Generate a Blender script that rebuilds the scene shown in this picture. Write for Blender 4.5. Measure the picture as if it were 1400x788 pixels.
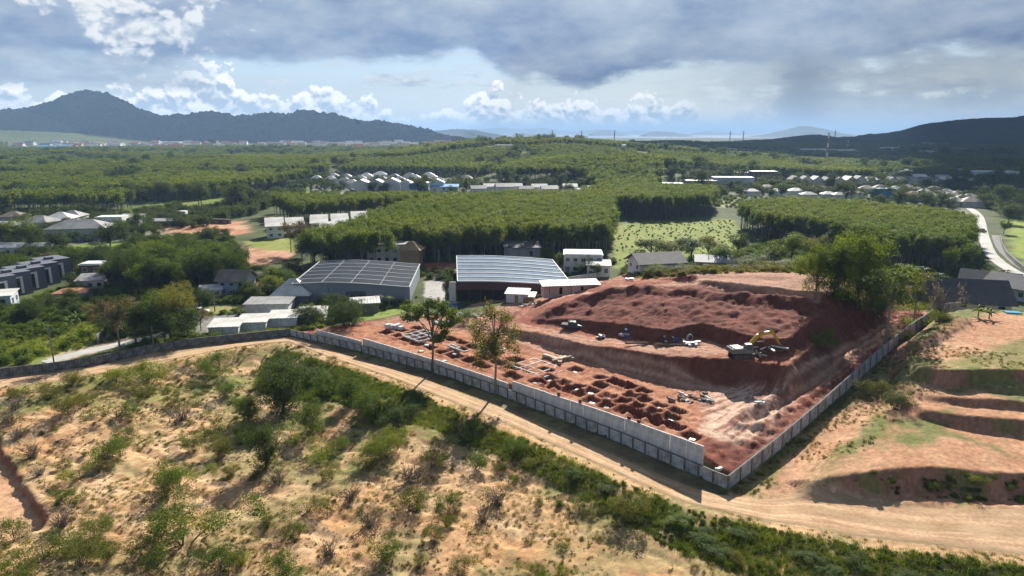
import bpy, math, random
import numpy as np
from mathutils import Vector, Matrix
R = math.radians
scene = bpy.context.scene
for o in list(bpy.data.objects): bpy.data.objects.remove(o)
col = scene.collection

# ------------------------------------------------------------------ camera
CAMZ, PITCH, F = 50.0, 12.9, 933.0
cam_d = bpy.data.cameras.new('camera'); cam = bpy.data.objects.new('camera', cam_d); col.objects.link(cam)
cam.location = (0, 0, CAMZ); cam.rotation_euler = (R(90 - PITCH), 0, 0)
cam_d.sensor_width = 36.0; cam_d.lens = 36.0 * F / 1400.0
cam_d.clip_start = 0.5; cam_d.clip_end = 120000
scene.camera = cam
scene.view_settings.view_transform = 'Standard'; scene.view_settings.look = 'None'
scene.view_settings.exposure = 1.25; scene.view_settings.gamma = 1.0
scene.view_settings.use_curve_mapping = False
cy = scene.cycles
cy.use_denoising = True; cy.denoising_prefilter = 'NONE'
try: cy.denoiser = 'OPENIMAGEDENOISE'
except Exception: pass
cy.max_bounces = 6; cy.diffuse_bounces = 3; cy.glossy_bounces = 2; cy.transmission_bounces = 4
cy.transparent_max_bounces = 8; cy.volume_bounces = 0
cy.caustics_reflective = False; cy.caustics_refractive = False
cy.sample_clamp_indirect = 6.0
cy.use_adaptive_sampling = True; cy.adaptive_threshold = 0.02

# ------------------------------------------------------------------ sun
SUN_EL, SUN_AZ = 31.5, 16.0           # degrees; azimuth clockwise from +Y (the view axis)
sun_d = bpy.data.lights.new('sun', 'SUN'); sun_d.energy = 5.0; sun_d.angle = R(0.53); sun_d.color = (1.0, 0.95, 0.86)
sun = bpy.data.objects.new('sun', sun_d); col.objects.link(sun)
sdir = Vector((math.sin(R(SUN_AZ)) * math.cos(R(SUN_EL)), math.cos(R(SUN_AZ)) * math.cos(R(SUN_EL)), math.sin(R(SUN_EL))))
sun.rotation_euler = (-sdir).to_track_quat('-Z', 'Y').to_euler(); sun.location = (0, 0, 900)

# ------------------------------------------------------------------ node expression helper
class E:
    """wraps a float socket so that sky formulas can be written as arithmetic"""
    def __init__(s, nt, sock): s.nt, s.s = nt, sock
    def _op(s, op, *args, clamp=False):
        n = s.nt.nodes.new('ShaderNodeMath'); n.operation = op; n.use_clamp = clamp
        for i, a in enumerate((s,) + args):
            if isinstance(a, E): s.nt.links.new(a.s, n.inputs[i])
            else: n.inputs[i].default_value = float(a)
        return E(s.nt, n.outputs[0])
    def __add__(s, o): return s._op('ADD', o)
    __radd__ = __add__
    def __mul__(s, o): return s._op('MULTIPLY', o)
    __rmul__ = __mul__
    def __sub__(s, o): return s._op('SUBTRACT', o)
    def __rsub__(s, o): return (s * -1.0) + o
    def __truediv__(s, o): return s._op('DIVIDE', o)
    def pow(s, e): return s._op('POWER', e)
    def max(s, o): return s._op('MAXIMUM', o)
    def min(s, o): return s._op('MINIMUM', o)
    def abs(s): return s._op('ABSOLUTE')
    def sat(s): return s._op('ADD', 0.0, clamp=True)
    def step(s, a, b):
        n = s.nt.nodes.new('ShaderNodeMapRange'); n.interpolation_type = 'SMOOTHSTEP'
        s.nt.links.new(s.s, n.inputs['Value']); n.inputs['From Min'].default_value = a; n.inputs['From Max'].default_value = b
        return E(s.nt, n.outputs['Result'])
def comb(nt, x, y, z):
    n = nt.nodes.new('ShaderNodeCombineXYZ')
    for i, a in enumerate((x, y, z)):
        if isinstance(a, E): nt.links.new(a.s, n.inputs[i])
        else: n.inputs[i].default_value = float(a)
    return n.outputs[0]
def noise(nt, vec, scale, detail=5, rough=.5, lac=2.0, dist=0.0):
    n = nt.nodes.new('ShaderNodeTexNoise'); nt.links.new(vec, n.inputs['Vector'])
    n.inputs['Scale'].default_value = scale; n.inputs['Detail'].default_value = detail
    n.inputs['Roughness'].default_value = rough; n.inputs['Lacunarity'].default_value = lac; n.inputs['Distortion'].default_value = dist
    return E(nt, n.outputs['Fac'])
def voro(nt, vec, scale, detail=3, rough=.5):
    n = nt.nodes.new('ShaderNodeTexVoronoi'); n.feature = 'F1'; nt.links.new(vec, n.inputs['Vector'])
    n.inputs['Scale'].default_value = scale; n.inputs['Detail'].default_value = detail; n.inputs['Roughness'].default_value = rough
    return E(nt, n.outputs['Distance'])
def mixc(nt, fac, a, b):
    n = nt.nodes.new('ShaderNodeMix'); n.data_type = 'RGBA'
    if isinstance(fac, E): nt.links.new(fac.s, n.inputs[0])
    else: n.inputs[0].default_value = fac
    for i, c in ((6, a), (7, b)):
        if isinstance(c, tuple): n.inputs[i].default_value = c + (1,) if len(c) == 3 else c
        else: nt.links.new(c, n.inputs[i])
    return n.outputs[2]
def curve(nt, x, pts, lo, hi):
    """piecewise curve of x (range lo..hi), values 0..10 stored /10"""
    n = nt.nodes.new('ShaderNodeFloatCurve')
    t = (x - lo) / (hi - lo)
    nt.links.new(t.sat().s, n.inputs['Value'])
    c = n.mapping.curves[0]
    P_ = [((a - lo) / (hi - lo), b / 10.0) for a, b in pts]
    c.points[0].location = P_[0]; c.points[1].location = P_[-1]
    for p in P_[1:-1]: c.points.new(*p)
    n.mapping.update()
    return E(nt, n.outputs[0]) * 10.0

def el_of(v): return math.degrees(math.atan((394 - v) / F)) - PITCH
def az_of(u, v=150):
    xc, yc = (u - 700) / F, (394 - v) / F
    fy = math.cos(R(PITCH)) + yc * math.sin(R(PITCH))
    return math.degrees(math.atan2(xc, fy))

# ------------------------------------------------------------------ world: Nishita sky with cloud layers laid out by azimuth and elevation
world = bpy.data.worlds.new('World'); scene.world = world; world.use_nodes = True
world.cycles.sampling_method = 'MANUAL'; world.cycles.sample_map_resolution = 256
def S(r, g, b):
    k = 2 ** -scene.view_settings.exposure
    return tuple((((c / 255 + .055) / 1.055) ** 2.4 if c > 10 else c / 255 / 12.92) * k for c in (r, g, b))
def build_world():
    nt = world.node_tree; nt.nodes.clear()
    out = nt.nodes.new('ShaderNodeOutputWorld'); bg = nt.nodes.new('ShaderNodeBackground'); bg2 = nt.nodes.new('ShaderNodeBackground')
    sky = nt.nodes.new('ShaderNodeTexSky'); sky.sky_type = 'NISHITA'; sky.sun_disc = False
    sky.sun_elevation = R(SUN_EL); sky.sun_rotation = R(SUN_AZ); sky.altitude = 50; sky.air_density = 1.0; sky.dust_density = 0.6; sky.ozone_density = 1.5
    tc = nt.nodes.new('ShaderNodeTexCoord'); sp = nt.nodes.new('ShaderNodeSeparateXYZ')
    nt.links.new(tc.outputs['Generated'], sp.inputs[0])
    x, y, z = (E(nt, sp.outputs[i]) for i in range(3))
    el = z._op('ARCSINE') * 57.29578
    az = x._op('ARCTAN2', y) * 57.29578
    sc = nt.nodes.new('ShaderNodeVectorMath'); sc.operation = 'SCALE'; nt.links.new(sky.outputs[0], sc.inputs[0]); sc.inputs['Scale'].default_value = 0.085
    nish = sc.outputs[0]
    # above the band: broken grey cloud over blue, one noise only
    nh = noise(nt, comb(nt, x, y, z * 2.2), 6.5, 4, .55)
    hi = mixc(nt, nh.step(.40, .66), S(100, 118, 148), S(154, 168, 188))
    hi = mixc(nt, nh.step(.60, .72) * .7, hi, nish)
    nt.links.new(hi, bg2.inputs[0]); bg2.inputs[1].default_value = 1.0
    # the band near the horizon
    c = mixc(nt, .86, nish, mixc(nt, el.step(0, 9), S(200, 217, 229), S(160, 192, 220)))
    A = az_of
    Vh = comb(nt, x, y, z * 3.0)
    n1 = noise(nt, comb(nt, x, y, z * 2.2), 6.5, 5, .55)
    n2 = noise(nt, comb(nt, x + 3.1, y, z * 2.4), 17, 6, .60)
    n3 = noise(nt, Vh, 12, 5, .58)
    right = az.step(A(900), A(1080))
    # thin high streaks
    st = noise(nt, comb(nt, x, y, z * 8), 10, 4, .6)
    c = mixc(nt, st.step(.50, .72) * el.step(1.5, 4) * .75, c, S(214, 222, 228))
    # far cumulus bank standing on the horizon
    prof = [(-180, 3.0), (-90, 3.4), (-52, 3.0), (A(0), 2.4), (A(120), 2.9), (A(215), 3.2), (A(262), 4.5), (A(295), 4.7), (A(325), 3.9), (A(345), 3.0), (A(372), 2.6),
            (A(405), 3.0), (A(438), 3.7), (A(460), 3.6), (A(482), 2.8), (A(500), 2.2), (A(525), 1.8), (A(560), 1.2), (A(600), 1.3), (A(640), 2.2), (A(668), 3.6), (A(682), 3.6), (A(700), 2.9),
            (A(735), 2.5), (A(790), 2.7), (A(840), 2.2), (A(880), 2.35), (A(905), 2.5), (A(960), 1.7), (A(1010), 1.3), (A(1060), 2.3), (A(1150), 3.0), (A(1260), 3.4), (A(1400), 3.6), (60, 3.2), (120, 3.4), (180, 3.0)]
    top = curve(nt, az, prof, -180, 180)
    wob = (n2 - .5)
    def puff(dx, dz):
        vv = comb(nt, x + wob * .03 + dx, y, (z + dz) * 1.15 + wob * .02)
        a = voro(nt, vv, 30, 2.5, .60)
        return 1.0 - a
    fine = noise(nt, comb(nt, x, y, z * 1.2), 120, 3, .6) - .5
    p0 = puff(0, 0) + fine * .16; p1 = puff(0.003, 0.0080)
    cum = top - el + (p0 - .44) * 2.4 + 1.15 + wob * 1.4
    m = cum.step(-.08, .34)
    rim = 1.0 - cum.step(.0, .9)
    shade = ((p0 - p1) * 2.4 + .50 + rim * .5 + wob * 1.3 - (1.0 - el.step(.2, 2.2)) * .10).sat()
    lit = mixc(nt, right, tuple(q * 1.35 for q in S(252, 252, 250)), S(205, 213, 217))
    dk = mixc(nt, right, tuple(q * 1.15 for q in S(178, 196, 214)), S(176, 189, 199))
    c = mixc(nt, m * (1.0 - right * .35), c, mixc(nt, shade, dk, lit))
    # pale air over the horizon
    c = mixc(nt, (1.0 - el.step(-.5, 1.5)) * .6, c, mixc(nt, right, S(222, 229, 233), S(188, 202, 210)))
    # right-hand veil of rain cloud
    veil = az.step(A(860), A(1120)) * el.step(.1, 3.0) * n3.step(.30, .50)
    c = mixc(nt, veil * .8, c, mixc(nt, (n3 * .6 + n2 * .4).step(.40, .64), S(155, 170, 186), S(200, 208, 213)))
    # small torn clouds
    fr = n3.step(.575, .68) * el.step(2.9, 4.0) * (1.0 - el.step(6, 8))
    c = mixc(nt, fr * .85, c, mixc(nt, n2.step(.42, .62), S(160, 176, 197), S(234, 237, 239)))
    # heavy grey deck overhead, its lower edge by azimuth
    base = [(-180, 5.2), (-60, 4.8), (A(0), 4.9), (A(150), 4.8), (A(240), 4.7), (A(290), 5.0), (A(380), 5.2), (A(470), 5.3), (A(560), 5.1), (A(610), 5.7), (A(640), 6.3), (A(658), 5.6), (A(690), 4.4),
            (A(740), 3.7), (A(800), 3.5), (A(850), 3.9), (A(885), 4.7), (A(960), 5.0), (A(1060), 4.9), (A(1170), 4.8), (A(1260), 5.2), (A(1400), 5.3), (60, 5.0), (180, 5.2)]
    eb = curve(nt, az, base, -180, 180)
    ew = (n3 - .5) * 3.0 + wob * 1.6
    d = el - eb + ew
    dm = d.step(-.30, .75)
    body = ((n1 - .5) * 1.7 + wob * 1.2 + .40 + el.step(6.5, 13) * .22 - (1.0 - d.step(.2, 2.2)) * .16 + right * .14).sat()
    hole = n1.step(.61, .72) * el.step(8, 12) * .8
    c = mixc(nt, dm * (1.0 - hole), c, mixc(nt, body, S(118, 142, 178), S(198, 210, 222)))
    # lower second layer on the left, rain shaft on the right
    l2 = (1.0 - az.step(A(230), A(330))) * (el + ew * .5).step(2.6, 3.6) * (1.0 - (el - ew * .2).step(4.8, 5.8))
    c = mixc(nt, l2 * .8, c, mixc(nt, n2.step(.35, .66), S(140, 156, 180), S(192, 201, 211)))
    rain = az.step(A(1040), A(1092)) * (1.0 - az.step(A(1100), A(1165))) * el.step(-.3, 1) * (1.0 - el.step(4.5, 6.5))
    c = mixc(nt, rain * .75, c, S(146, 161, 178))
    # sunlit towering cumulus breaking through the deck
    def blob(u, v, w, h):
        a = (az - A(u, v)) / w; b = (el - el_of(v)) / h
        return 1.0 - (a * a + b * b)
    b_ = blob(150, 25, 4.4, 2.0).max(blob(215, 50, 4.2, 2.6)).max(blob(300, 5, 3.6, 1.5)) + (p0 - .40) * 1.8 + .55 + wob * 4.5 + (n3 - .5) * 2.0
    bs = ((p0 - p1) * 1.7 + .62 + (n1 - .5) * 1.6 + wob * 1.2).sat()
    c = mixc(nt, b_.step(-.15, .8) * .95, c, mixc(nt, bs, S(176, 191, 208), S(246, 247, 247)))
    nt.links.new(c, bg.inputs[0]); bg.inputs[1].default_value = 1.0
    mx = nt.nodes.new('ShaderNodeMixShader')
    nt.links.new(el.step(12.0, 17.0).s, mx.inputs[0]); nt.links.new(bg.outputs[0], mx.inputs[1]); nt.links.new(bg2.outputs[0], mx.inputs[2])
    nt.links.new(mx.outputs[0], out.inputs[0])
build_world()

# ------------------------------------------------------------------ pixel <-> place
cp, sp_ = math.cos(R(PITCH)), math.sin(R(PITCH))
def ray(u, v):
    a, b = (u - 700) / F, (394 - v) / F
    return np.array([a, cp + b * sp_, -sp_ + b * cp])
def P(u, v, z=0.0):
    d = ray(u, v); t = (z - CAMZ) / d[2]
    return np.array([d[0] * t, d[1] * t, z])
def PY(u, v, y):
    d = ray(u, v); t = y / d[1]
    return np.array([d[0] * t, y, CAMZ + d[2] * t])
def ppm(p):                              # pixels (1400 wide) per metre at a point
    return F / (p[1] * cp + (CAMZ - p[2]) * sp_)

# ------------------------------------------------------------------ numpy noise
def _hash(ix, iy, seed):
    h = (ix.astype(np.int64) * 374761393 + iy.astype(np.int64) * 668265263 + seed * 974711) & 0x7fffffff
    h = ((h ^ (h >> 13)) * 1274126177) & 0x7fffffff
    return ((h ^ (h >> 16)) & 0xffff) / 65535.0
def vnoise(x, y, s, seed=0):
    x = np.asarray(x) / s; y = np.asarray(y) / s
    ix = np.floor(x); iy = np.floor(y); fx = x - ix; fy = y - iy
    fx = fx * fx * (3 - 2 * fx); fy = fy * fy * (3 - 2 * fy)
    a = _hash(ix, iy, seed); b = _hash(ix + 1, iy, seed); c = _hash(ix, iy + 1, seed); d = _hash(ix + 1, iy + 1, seed)
    return (a + (b - a) * fx) * (1 - fy) + (c + (d - c) * fx) * fy
def fbm(x, y, s, o=4, seed=0, g=.5):
    r = 0; a = 1; t = 0
    for k in range(o):
        r = r + a * vnoise(x, y, s / 2 ** k, seed + k * 17); t += a; a *= g
    return r / t
def sst(x, a, b):
    t = np.clip((x - a) / (b - a), 0, 1); return t * t * (3 - 2 * t)
def mix(a, b, t): return a + (b - a) * t
def poly_sd(px, py, pts, widths=None):
    """signed distance to a polygon (negative inside), and the width of the nearest edge"""
    pts = np.asarray(pts)[:, :2]; n = len(pts)
    best = np.full(px.shape, 1e18); wid = np.zeros(px.shape); ins = np.zeros(px.shape, bool)
    for i in range(n):
        a = pts[i]; b = pts[(i + 1) % n]; e = b - a
        wx = px - a[0]; wy = py - a[1]
        t = np.clip((wx * e[0] + wy * e[1]) / (e @ e + 1e-12), 0, 1)
        d = (wx - e[0] * t) ** 2 + (wy - e[1] * t) ** 2
        m = d < best
        best = np.where(m, d, best)
        if widths is not None: wid = np.where(m, widths[i], wid)
        c = ((a[1] <= py) & (b[1] > py)) | ((b[1] <= py) & (a[1] > py))
        with np.errstate(divide='ignore', invalid='ignore'):
            xi = a[0] + (py - a[1]) / (b[1] - a[1] if b[1] != a[1] else 1e-12) * e[0]
        ins ^= c & (px < xi)
    d = np.sqrt(best)
    return np.where(ins, -d, d), wid
def line_d(px, py, pts):
    pts = np.asarray(pts)[:, :2]; best = np.full(np.shape(px), 1e18); along = np.zeros(np.shape(px)); L = 0
    for a, b in zip(pts[:-1], pts[1:]):
        e = b - a; l = math.hypot(*e)
        t = np.clip(((px - a[0]) * e[0] + (py - a[1]) * e[1]) / (e @ e + 1e-12), 0, 1)
        d = (px - a[0] - e[0] * t) ** 2 + (py - a[1] - e[1] * t) ** 2
        m = d < best; best = np.where(m, d, best); along = np.where(m, L + t * l, along); L += l
    return np.sqrt(best), along
class TPS:
    def __init__(s, pts):
        p = np.asarray(pts, float); s.c = p[:, :2]; n = len(p)
        K = s._k(s.c[:, 0][:, None] - s.c[:, 0], s.c[:, 1][:, None] - s.c[:, 1]) + np.eye(n) * 30.0
        A = np.zeros((n + 3, n + 3)); A[:n, :n] = K; A[:n, n] = 1; A[:n, n + 1:] = s.c; A[n, :n] = 1; A[n + 1:, :n] = s.c.T
        s.w = np.linalg.solve(A, np.r_[p[:, 2], 0, 0, 0])
    @staticmethod
    def _k(dx, dy):
        r2 = dx * dx + dy * dy + 1e-9; return r2 * np.log(r2) * .5
    def __call__(s, x, y):
        r = s.w[-3] + s.w[-2] * x + s.w[-1] * y
        for (a, b), w in zip(s.c, s.w[:-3]): r = r + w * s._k(x - a, y - b)
        return r
def PP(l): return np.array([P(*q) for q in l])

# ------------------------------------------------------------------ plan of the place
W1 = PP([(397, 459), (480, 477.5), (590, 508), (677, 538), (700, 546.5), (850, 606.5), (995, 669)])       # front wall, foot line
W0 = PP([(-60, 526), (0, 515), (65, 508), (130, 499), (190, 485), (245, 475), (310, 468), (397, 459)])      # wall along the track to the left
W2 = PP([(995, 669, 0), (1050, 625, 1.2), (1117, 568, 3.2), (1150, 538, 4.2), (1190, 501, 5.6), (1240, 459, 7.6), (1275, 436, 9.0)])
W3 = PP([(1275, 436, 9.0), (1281, 431.5, 9.0), (1293, 429, 9.0), (1312, 427, 8.6)])
TRACK = [((-40, 524), (-40, 538)), ((0, 519), (0, 531)), ((90, 508), (90, 520)), ((175, 494), (175, 503)), ((250, 481), (250, 489)), ((330, 468.5), (330, 474)), ((388, 461.5), (388, 468)), ((410, 464.5), (405, 472)),
         ((455, 480), (445, 487)), ((500, 494), (488, 501)), ((550, 509), (538, 518)), ((600, 526), (585, 537)), ((662, 549), (648, 562)), ((700, 563), (684, 577)), ((760, 588), (742, 602)), ((850, 626), (832, 642)),
         ((950, 667), (930, 685)), ((1012, 679), (1000, 702)), ((1060, 682), (1050, 714)), ((1110, 678), (1105, 722)), ((1180, 690), (1170, 735)), ((1262, 703), (1240, 746)), ((1330, 708), (1300, 755)), ((1400, 713), (1400, 769)), ((1520, 722), (1520, 790))]
def inset(line, d):
    t = np.gradient(line[:, :2], axis=0); t /= np.hypot(t[:, 0], t[:, 1])[:, None]
    o = line.copy(); o[:, 0] += -t[:, 1] * d; o[:, 1] += t[:, 0] * d; return o
_w1, _w2 = inset(W1, 1.15), inset(W2, .75)
def _ix(a, b, c, d):
    r, s = (b - a)[:2], (d - c)[:2]; t = ((c - a)[0] * s[1] - (c - a)[1] * s[0]) / (r[0] * s[1] - r[1] * s[0]); return a + (b - a) * t
_w1[-1] = _ix(_w1[-3], _w1[-2], _w2[1], _w2[2])
SITE = np.vstack([_w1, _w2[1:], PP([(1262, 418, 9), (1215, 398, 9), (1150, 380, 12), (1080, 362, 8), (1000, 366, 5), (905, 376, 4), (860, 381, 3), (830, 386, 2.5), (735, 404, 2), (640, 428, 1), (560, 430, .6), (470, 446, .3)])])
nS = len(SITE); nW = len(W1) + len(W2) - 1
site_w = [.55] * (nW - 1) + [4, 6, 12, 14, 20, 20, 14, 12, 10, 8, 6, 5, 4][:nS - nW + 1]
site_z = TPS(PP([(440, 458, .8), (500, 465, 1.2), (560, 470, 1.6), (560, 440, 1.2), (640, 450, 1.8), (700, 500, 2.4), (700, 543, 2.3), (850, 580, 3), (940, 610, 3.1), (900, 540, 2.8), (1000, 540, 3.0), (985, 655, .9), (960, 628, 2.6),
                 (1050, 604, 1.9), (1100, 545, 3.0), (1150, 515, 4.0), (1200, 478, 5.6), (1255, 438, 8.6), (720, 420, 2.2), (700, 470, 2.4), (830, 400, 3), (900, 378, 4)]))
PADS = []   # (polygon, widths, height function)
def pad(front, fw, back, bw, ctrl, noisef=None):
    poly = PP(front + back); w = [fw] * (len(front) - 1) + [bw] * (len(back) + 1)
    if callable(fw): w = [fw(i) for i in range(len(front) - 1)] + [bw] * (len(back) + 1)
    PADS.append((poly, w, TPS(PP(ctrl))))
# second level with the pickup and the excavator
pad([(690, 446, 3.4), (700, 450.5, 3.6), (740, 458, 4.4), (800, 471.5, 5.6), (875, 482, 6.6), (937, 489, 7.2), (1000, 492, 7.4), (1040, 494, 7.4), (1072, 500, 7.2), (1094, 489, 7.4), (1122, 462, 8.4), (1152, 440, 9.4), (1183, 424, 10)], lambda i: [1.2, 1.6, 2.0, 2.6, 3.2, 3.6, 3.8, 3.8, 3.6, 3.8, 4.0, 3.5][i],
    [(1200, 408, 10), (1100, 372, 8), (900, 376, 4), (760, 405, 3.2), (715, 425, 3.0)], 6,
    [(700, 450, 3.6), (740, 440, 4.4), (800, 472, 5.6), (800, 455, 5.8), (875, 482, 6.6), (937, 489, 7.2), (1000, 490, 7.4), (1060, 497, 7.2), (1000, 470, 7.6), (1150, 440, 9.4), (1183, 424, 10.2), (740, 420, 3.4), (830, 400, 4), (900, 378, 4.5), (1120, 400, 10)])
# rough spoil bench above it
pad([(728, 437, 4.8), (745, 436.5, 5.6), (790, 438.5, 7.2), (840, 443, 8.6), (912, 450, 9.8), (935, 446, 10), (962, 442, 10.2), (1000, 452, 10.4), (1040, 462, 10.4), (1075, 462, 10.4), (1105, 446, 11), (1135, 428, 11.6), (1160, 414, 12)], lambda i: [1.5, 2.0, 2.0, 2.0, 2.2, 2.2, 2.2, 2.4, 2.6, 2.8, 3.0, 3.0][i],
    [(1180, 398, 12), (1100, 366, 12), (1000, 368, 9), (930, 374, 9), (868, 378, 6), (830, 392, 6), (770, 402, 4.5)], 9,
    [(735, 436, 5.0), (790, 438, 7.2), (840, 443, 8.6), (912, 450, 9.8), (962, 442, 10.2), (1040, 462, 10.4), (1100, 448, 11), (1150, 420, 12), (770, 420, 7.4), (790, 406, 7.6), (850, 399, 11.4), (850, 420, 10.2), (930, 400, 12.2), (930, 420, 11.4), (1000, 405, 12.8), (1000, 430, 11.6), (1060, 415, 13),
     (1120, 415, 13.2), (860, 391, 11), (930, 388, 11.4), (1000, 391, 11.8), (1060, 398, 12), (900, 380, 10), (1120, 405, 13), (1160, 400, 12.5)])
# top plateau
pad([(948, 379, 12.5), (962, 382, 14), (1000, 386.5, 14.8), (1050, 392, 15.2), (1098, 398, 15.4), (1136, 404, 15.2), (1150, 398, 14.6)], 1.6, [(1150, 378, 14), (1080, 370, 14), (1000, 370, 13), (960, 373, 12)], 12,
    [(962, 382, 13.8), (1000, 386, 14.8), (1050, 392, 15.2), (1136, 404, 15.2), (1080, 376, 15.6), (1000, 374, 13.6), (1150, 385, 14.4)])
# terraces right of the wall
RB = [(1900, 470, 12), (1330, 425, 10.6), (1290, 432, 10.2)]
pad([(1128, 672, 1.1), (1190, 682.5, 1.2), (1250, 687, 1.3), (1400, 693, 1.3), (1900, 712, 1.3)], .9, RB + [(1235, 520, 6), (1190, 580, 4.4), (1130, 655, 1.4)], 4, [(1128, 672, 1.0), (1250, 687, 1.2), (1900, 710, 1.2), (1275, 681, 1.4), (1400, 600, 1.4), (1230, 560, 1.8)])
pad([(1113, 659, 2.0), (1130, 651, 2.8), (1152, 646, 3.4), (1200, 641, 3.9), (1275, 641, 4.0), (1400, 648, 4.0), (1900, 676, 4.0)], 2.2, RB + [(1235, 520, 6), (1200, 560, 4.6), (1175, 590, 4.2), (1135, 632, 2.8)], 4, [(1115, 657, 2.2), (1200, 641, 3.9), (1400, 648, 4.0), (1900, 676, 4), (1210, 585, 4.4), (1400, 594, 4.4), (1160, 610, 3.6)])
pad([(1232, 545, 5.6), (1262, 559, 6.0), (1300, 566, 6.2), (1400, 576, 6.3), (1900, 622, 6.3)], 1.4, RB + [(1240, 510, 6.4), (1225, 530, 5.8)], 3, [(1232, 545, 5.6), (1300, 566, 6.2), (1900, 622, 6.3), (1400, 560, 6.5), (1250, 530, 6.2)])
pad([(1240, 530, 6.4), (1267, 537, 7.2), (1325, 543, 7.5), (1400, 550, 7.6), (1900, 590, 7.6)], 1.1, RB + [(1248, 505, 7.2)], 3, [(1240, 530, 6.4), (1325, 543, 7.5), (1900, 590, 7.6), (1400, 540, 7.8), (1260, 515, 7.4)])
pad([(1260, 514, 7.8), (1287, 517, 8.5), (1350, 525, 8.7), (1400, 530, 8.8), (1900, 566, 8.8)], 1.0, RB + [(1255, 500, 8)], 3, [(1260, 514, 7.8), (1350, 525, 8.7), (1900, 566, 8.8), (1400, 520, 9), (1270, 505, 8.4)])
pad([(1246, 494, 8.4), (1260, 500.5, 9.6), (1300, 504.5, 10.3), (1400, 507.5, 10.6), (1900, 530, 10.6)], 1.5, RB[:1] + [(1420, 430, 11), (1330, 425, 10.8), (1300, 432, 10.6), (1262, 458, 9.6), (1246, 476, 8.8)], 4, [(1246, 494, 8.6), (1300, 504, 10.3), (1900, 530, 10.6), (1330, 440, 11), (1400, 470, 10.8), (1250, 478, 9)])
# mound between wall and pad, and the cut pit at the far left of the frame
pad([(1248, 470, 9.6), (1272, 458, 10.6), (1305, 440, 11.4), (1310, 433, 11.4), (1290, 436, 10.8), (1255, 458, 9.8)], 2.5, [(1246, 466, 9.4)], 2.5, [(1248, 470, 9.6), (1272, 458, 10.6), (1305, 440, 11.4), (1290, 436, 10.8), (1255, 460, 9.6)])
PIT = PP([(-300, 560, -2.4), (-60, 560, -2.4), (-20, 590, -2.6), (8, 640, -2.8), (34, 684, -3), (60, 727, -3), (52, 733, -3), (0, 752, -3), (-60, 775, -3), (-300, 860, -3)])

PITS = []   # (centre px, half along wall, half across, depth) on the building pad
wdir = (W1[-1] - W1[3])[:2]; wdir /= np.hypot(*wdir); wnor = np.array([-wdir[1], wdir[0]])
if wnor[1] < 0: wnor = -wnor
def wall_pt(s, t): return np.array([W1[4, 0] + wdir[0] * s + wnor[0] * t, W1[4, 1] + wdir[1] * s + wnor[1] * t, 0.0])
_r = random.Random(4); GRIDPITS = []
for row, t_ in enumerate((5.4, 8.8, 12.2, 15.6)):          # orderly rows of footing pits right of the step in the wall
    for k in range(12):
        s_ = 1.0 + 3.5 * k + .8 * (row % 2)
        if s_ > 36 - row * 3 or _r.random() < .18: continue
        PITS.append((wall_pt(s_ + _r.uniform(-.25, .25), t_ + _r.uniform(-.2, .2)), _r.uniform(1.05, 1.4), _r.uniform(.95, 1.25), _r.uniform(.55, .95))); GRIDPITS.append(PITS[-1][0])
PITS.append((wall_pt(7, 6.4), 5.5, 1.0, .9)); PITS.append((wall_pt(28, 6.2), 6.0, 1.0, 1.0)); PITS.append((wall_pt(14, 15.5), 2.8, 1.3, .9))
for row, t_ in enumerate((4.4, 8.0, 11.6)):                # and of strip trenches to the left
    for k in range(11):
        s_ = -4.5 - 4.6 * k + 1.2 * row
        if _r.random() < .22: continue
        PITS.append((wall_pt(s_, t_ + _r.uniform(-.3, .3)), _r.uniform(1.3, 2.2), _r.uniform(.8, 1.2), _r.uniform(.6, 1.0)))
FIELD_EDGE = PP([t[1] for t in TRACK])
FORE = np.vstack([FIELD_EDGE, [[140, 40, 0], [140, -60, 0], [-160, -60, 0], [-160, 110, 0]]])
ROADS = {}
def hills(x, y):
    r = math.sqrt
    z = 26 * np.exp(-(((x - 95) / 230) ** 2 + ((y - 1030) / 190) ** 2)) + 15 * np.exp(-(((x - 95) / 110) ** 2 + ((y - 700) / 95) ** 2))
    z = z + 22 * np.exp(-(((x + 60) / 170) ** 2 + ((y - 1250) / 200) ** 2)) + 6 * np.exp(-(((x + 380) / 260) ** 2 + ((y - 900) / 160) ** 2))
    far = sst(np.hypot(x, y), 450, 1400)
    z = z + far * (fbm(x, y, 420, 3, 5) - .5) * 16
    z = z - 34 * sst(y, 2500, 9500) - 10 * sst(y, 9800, 10800)
    return z
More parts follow.
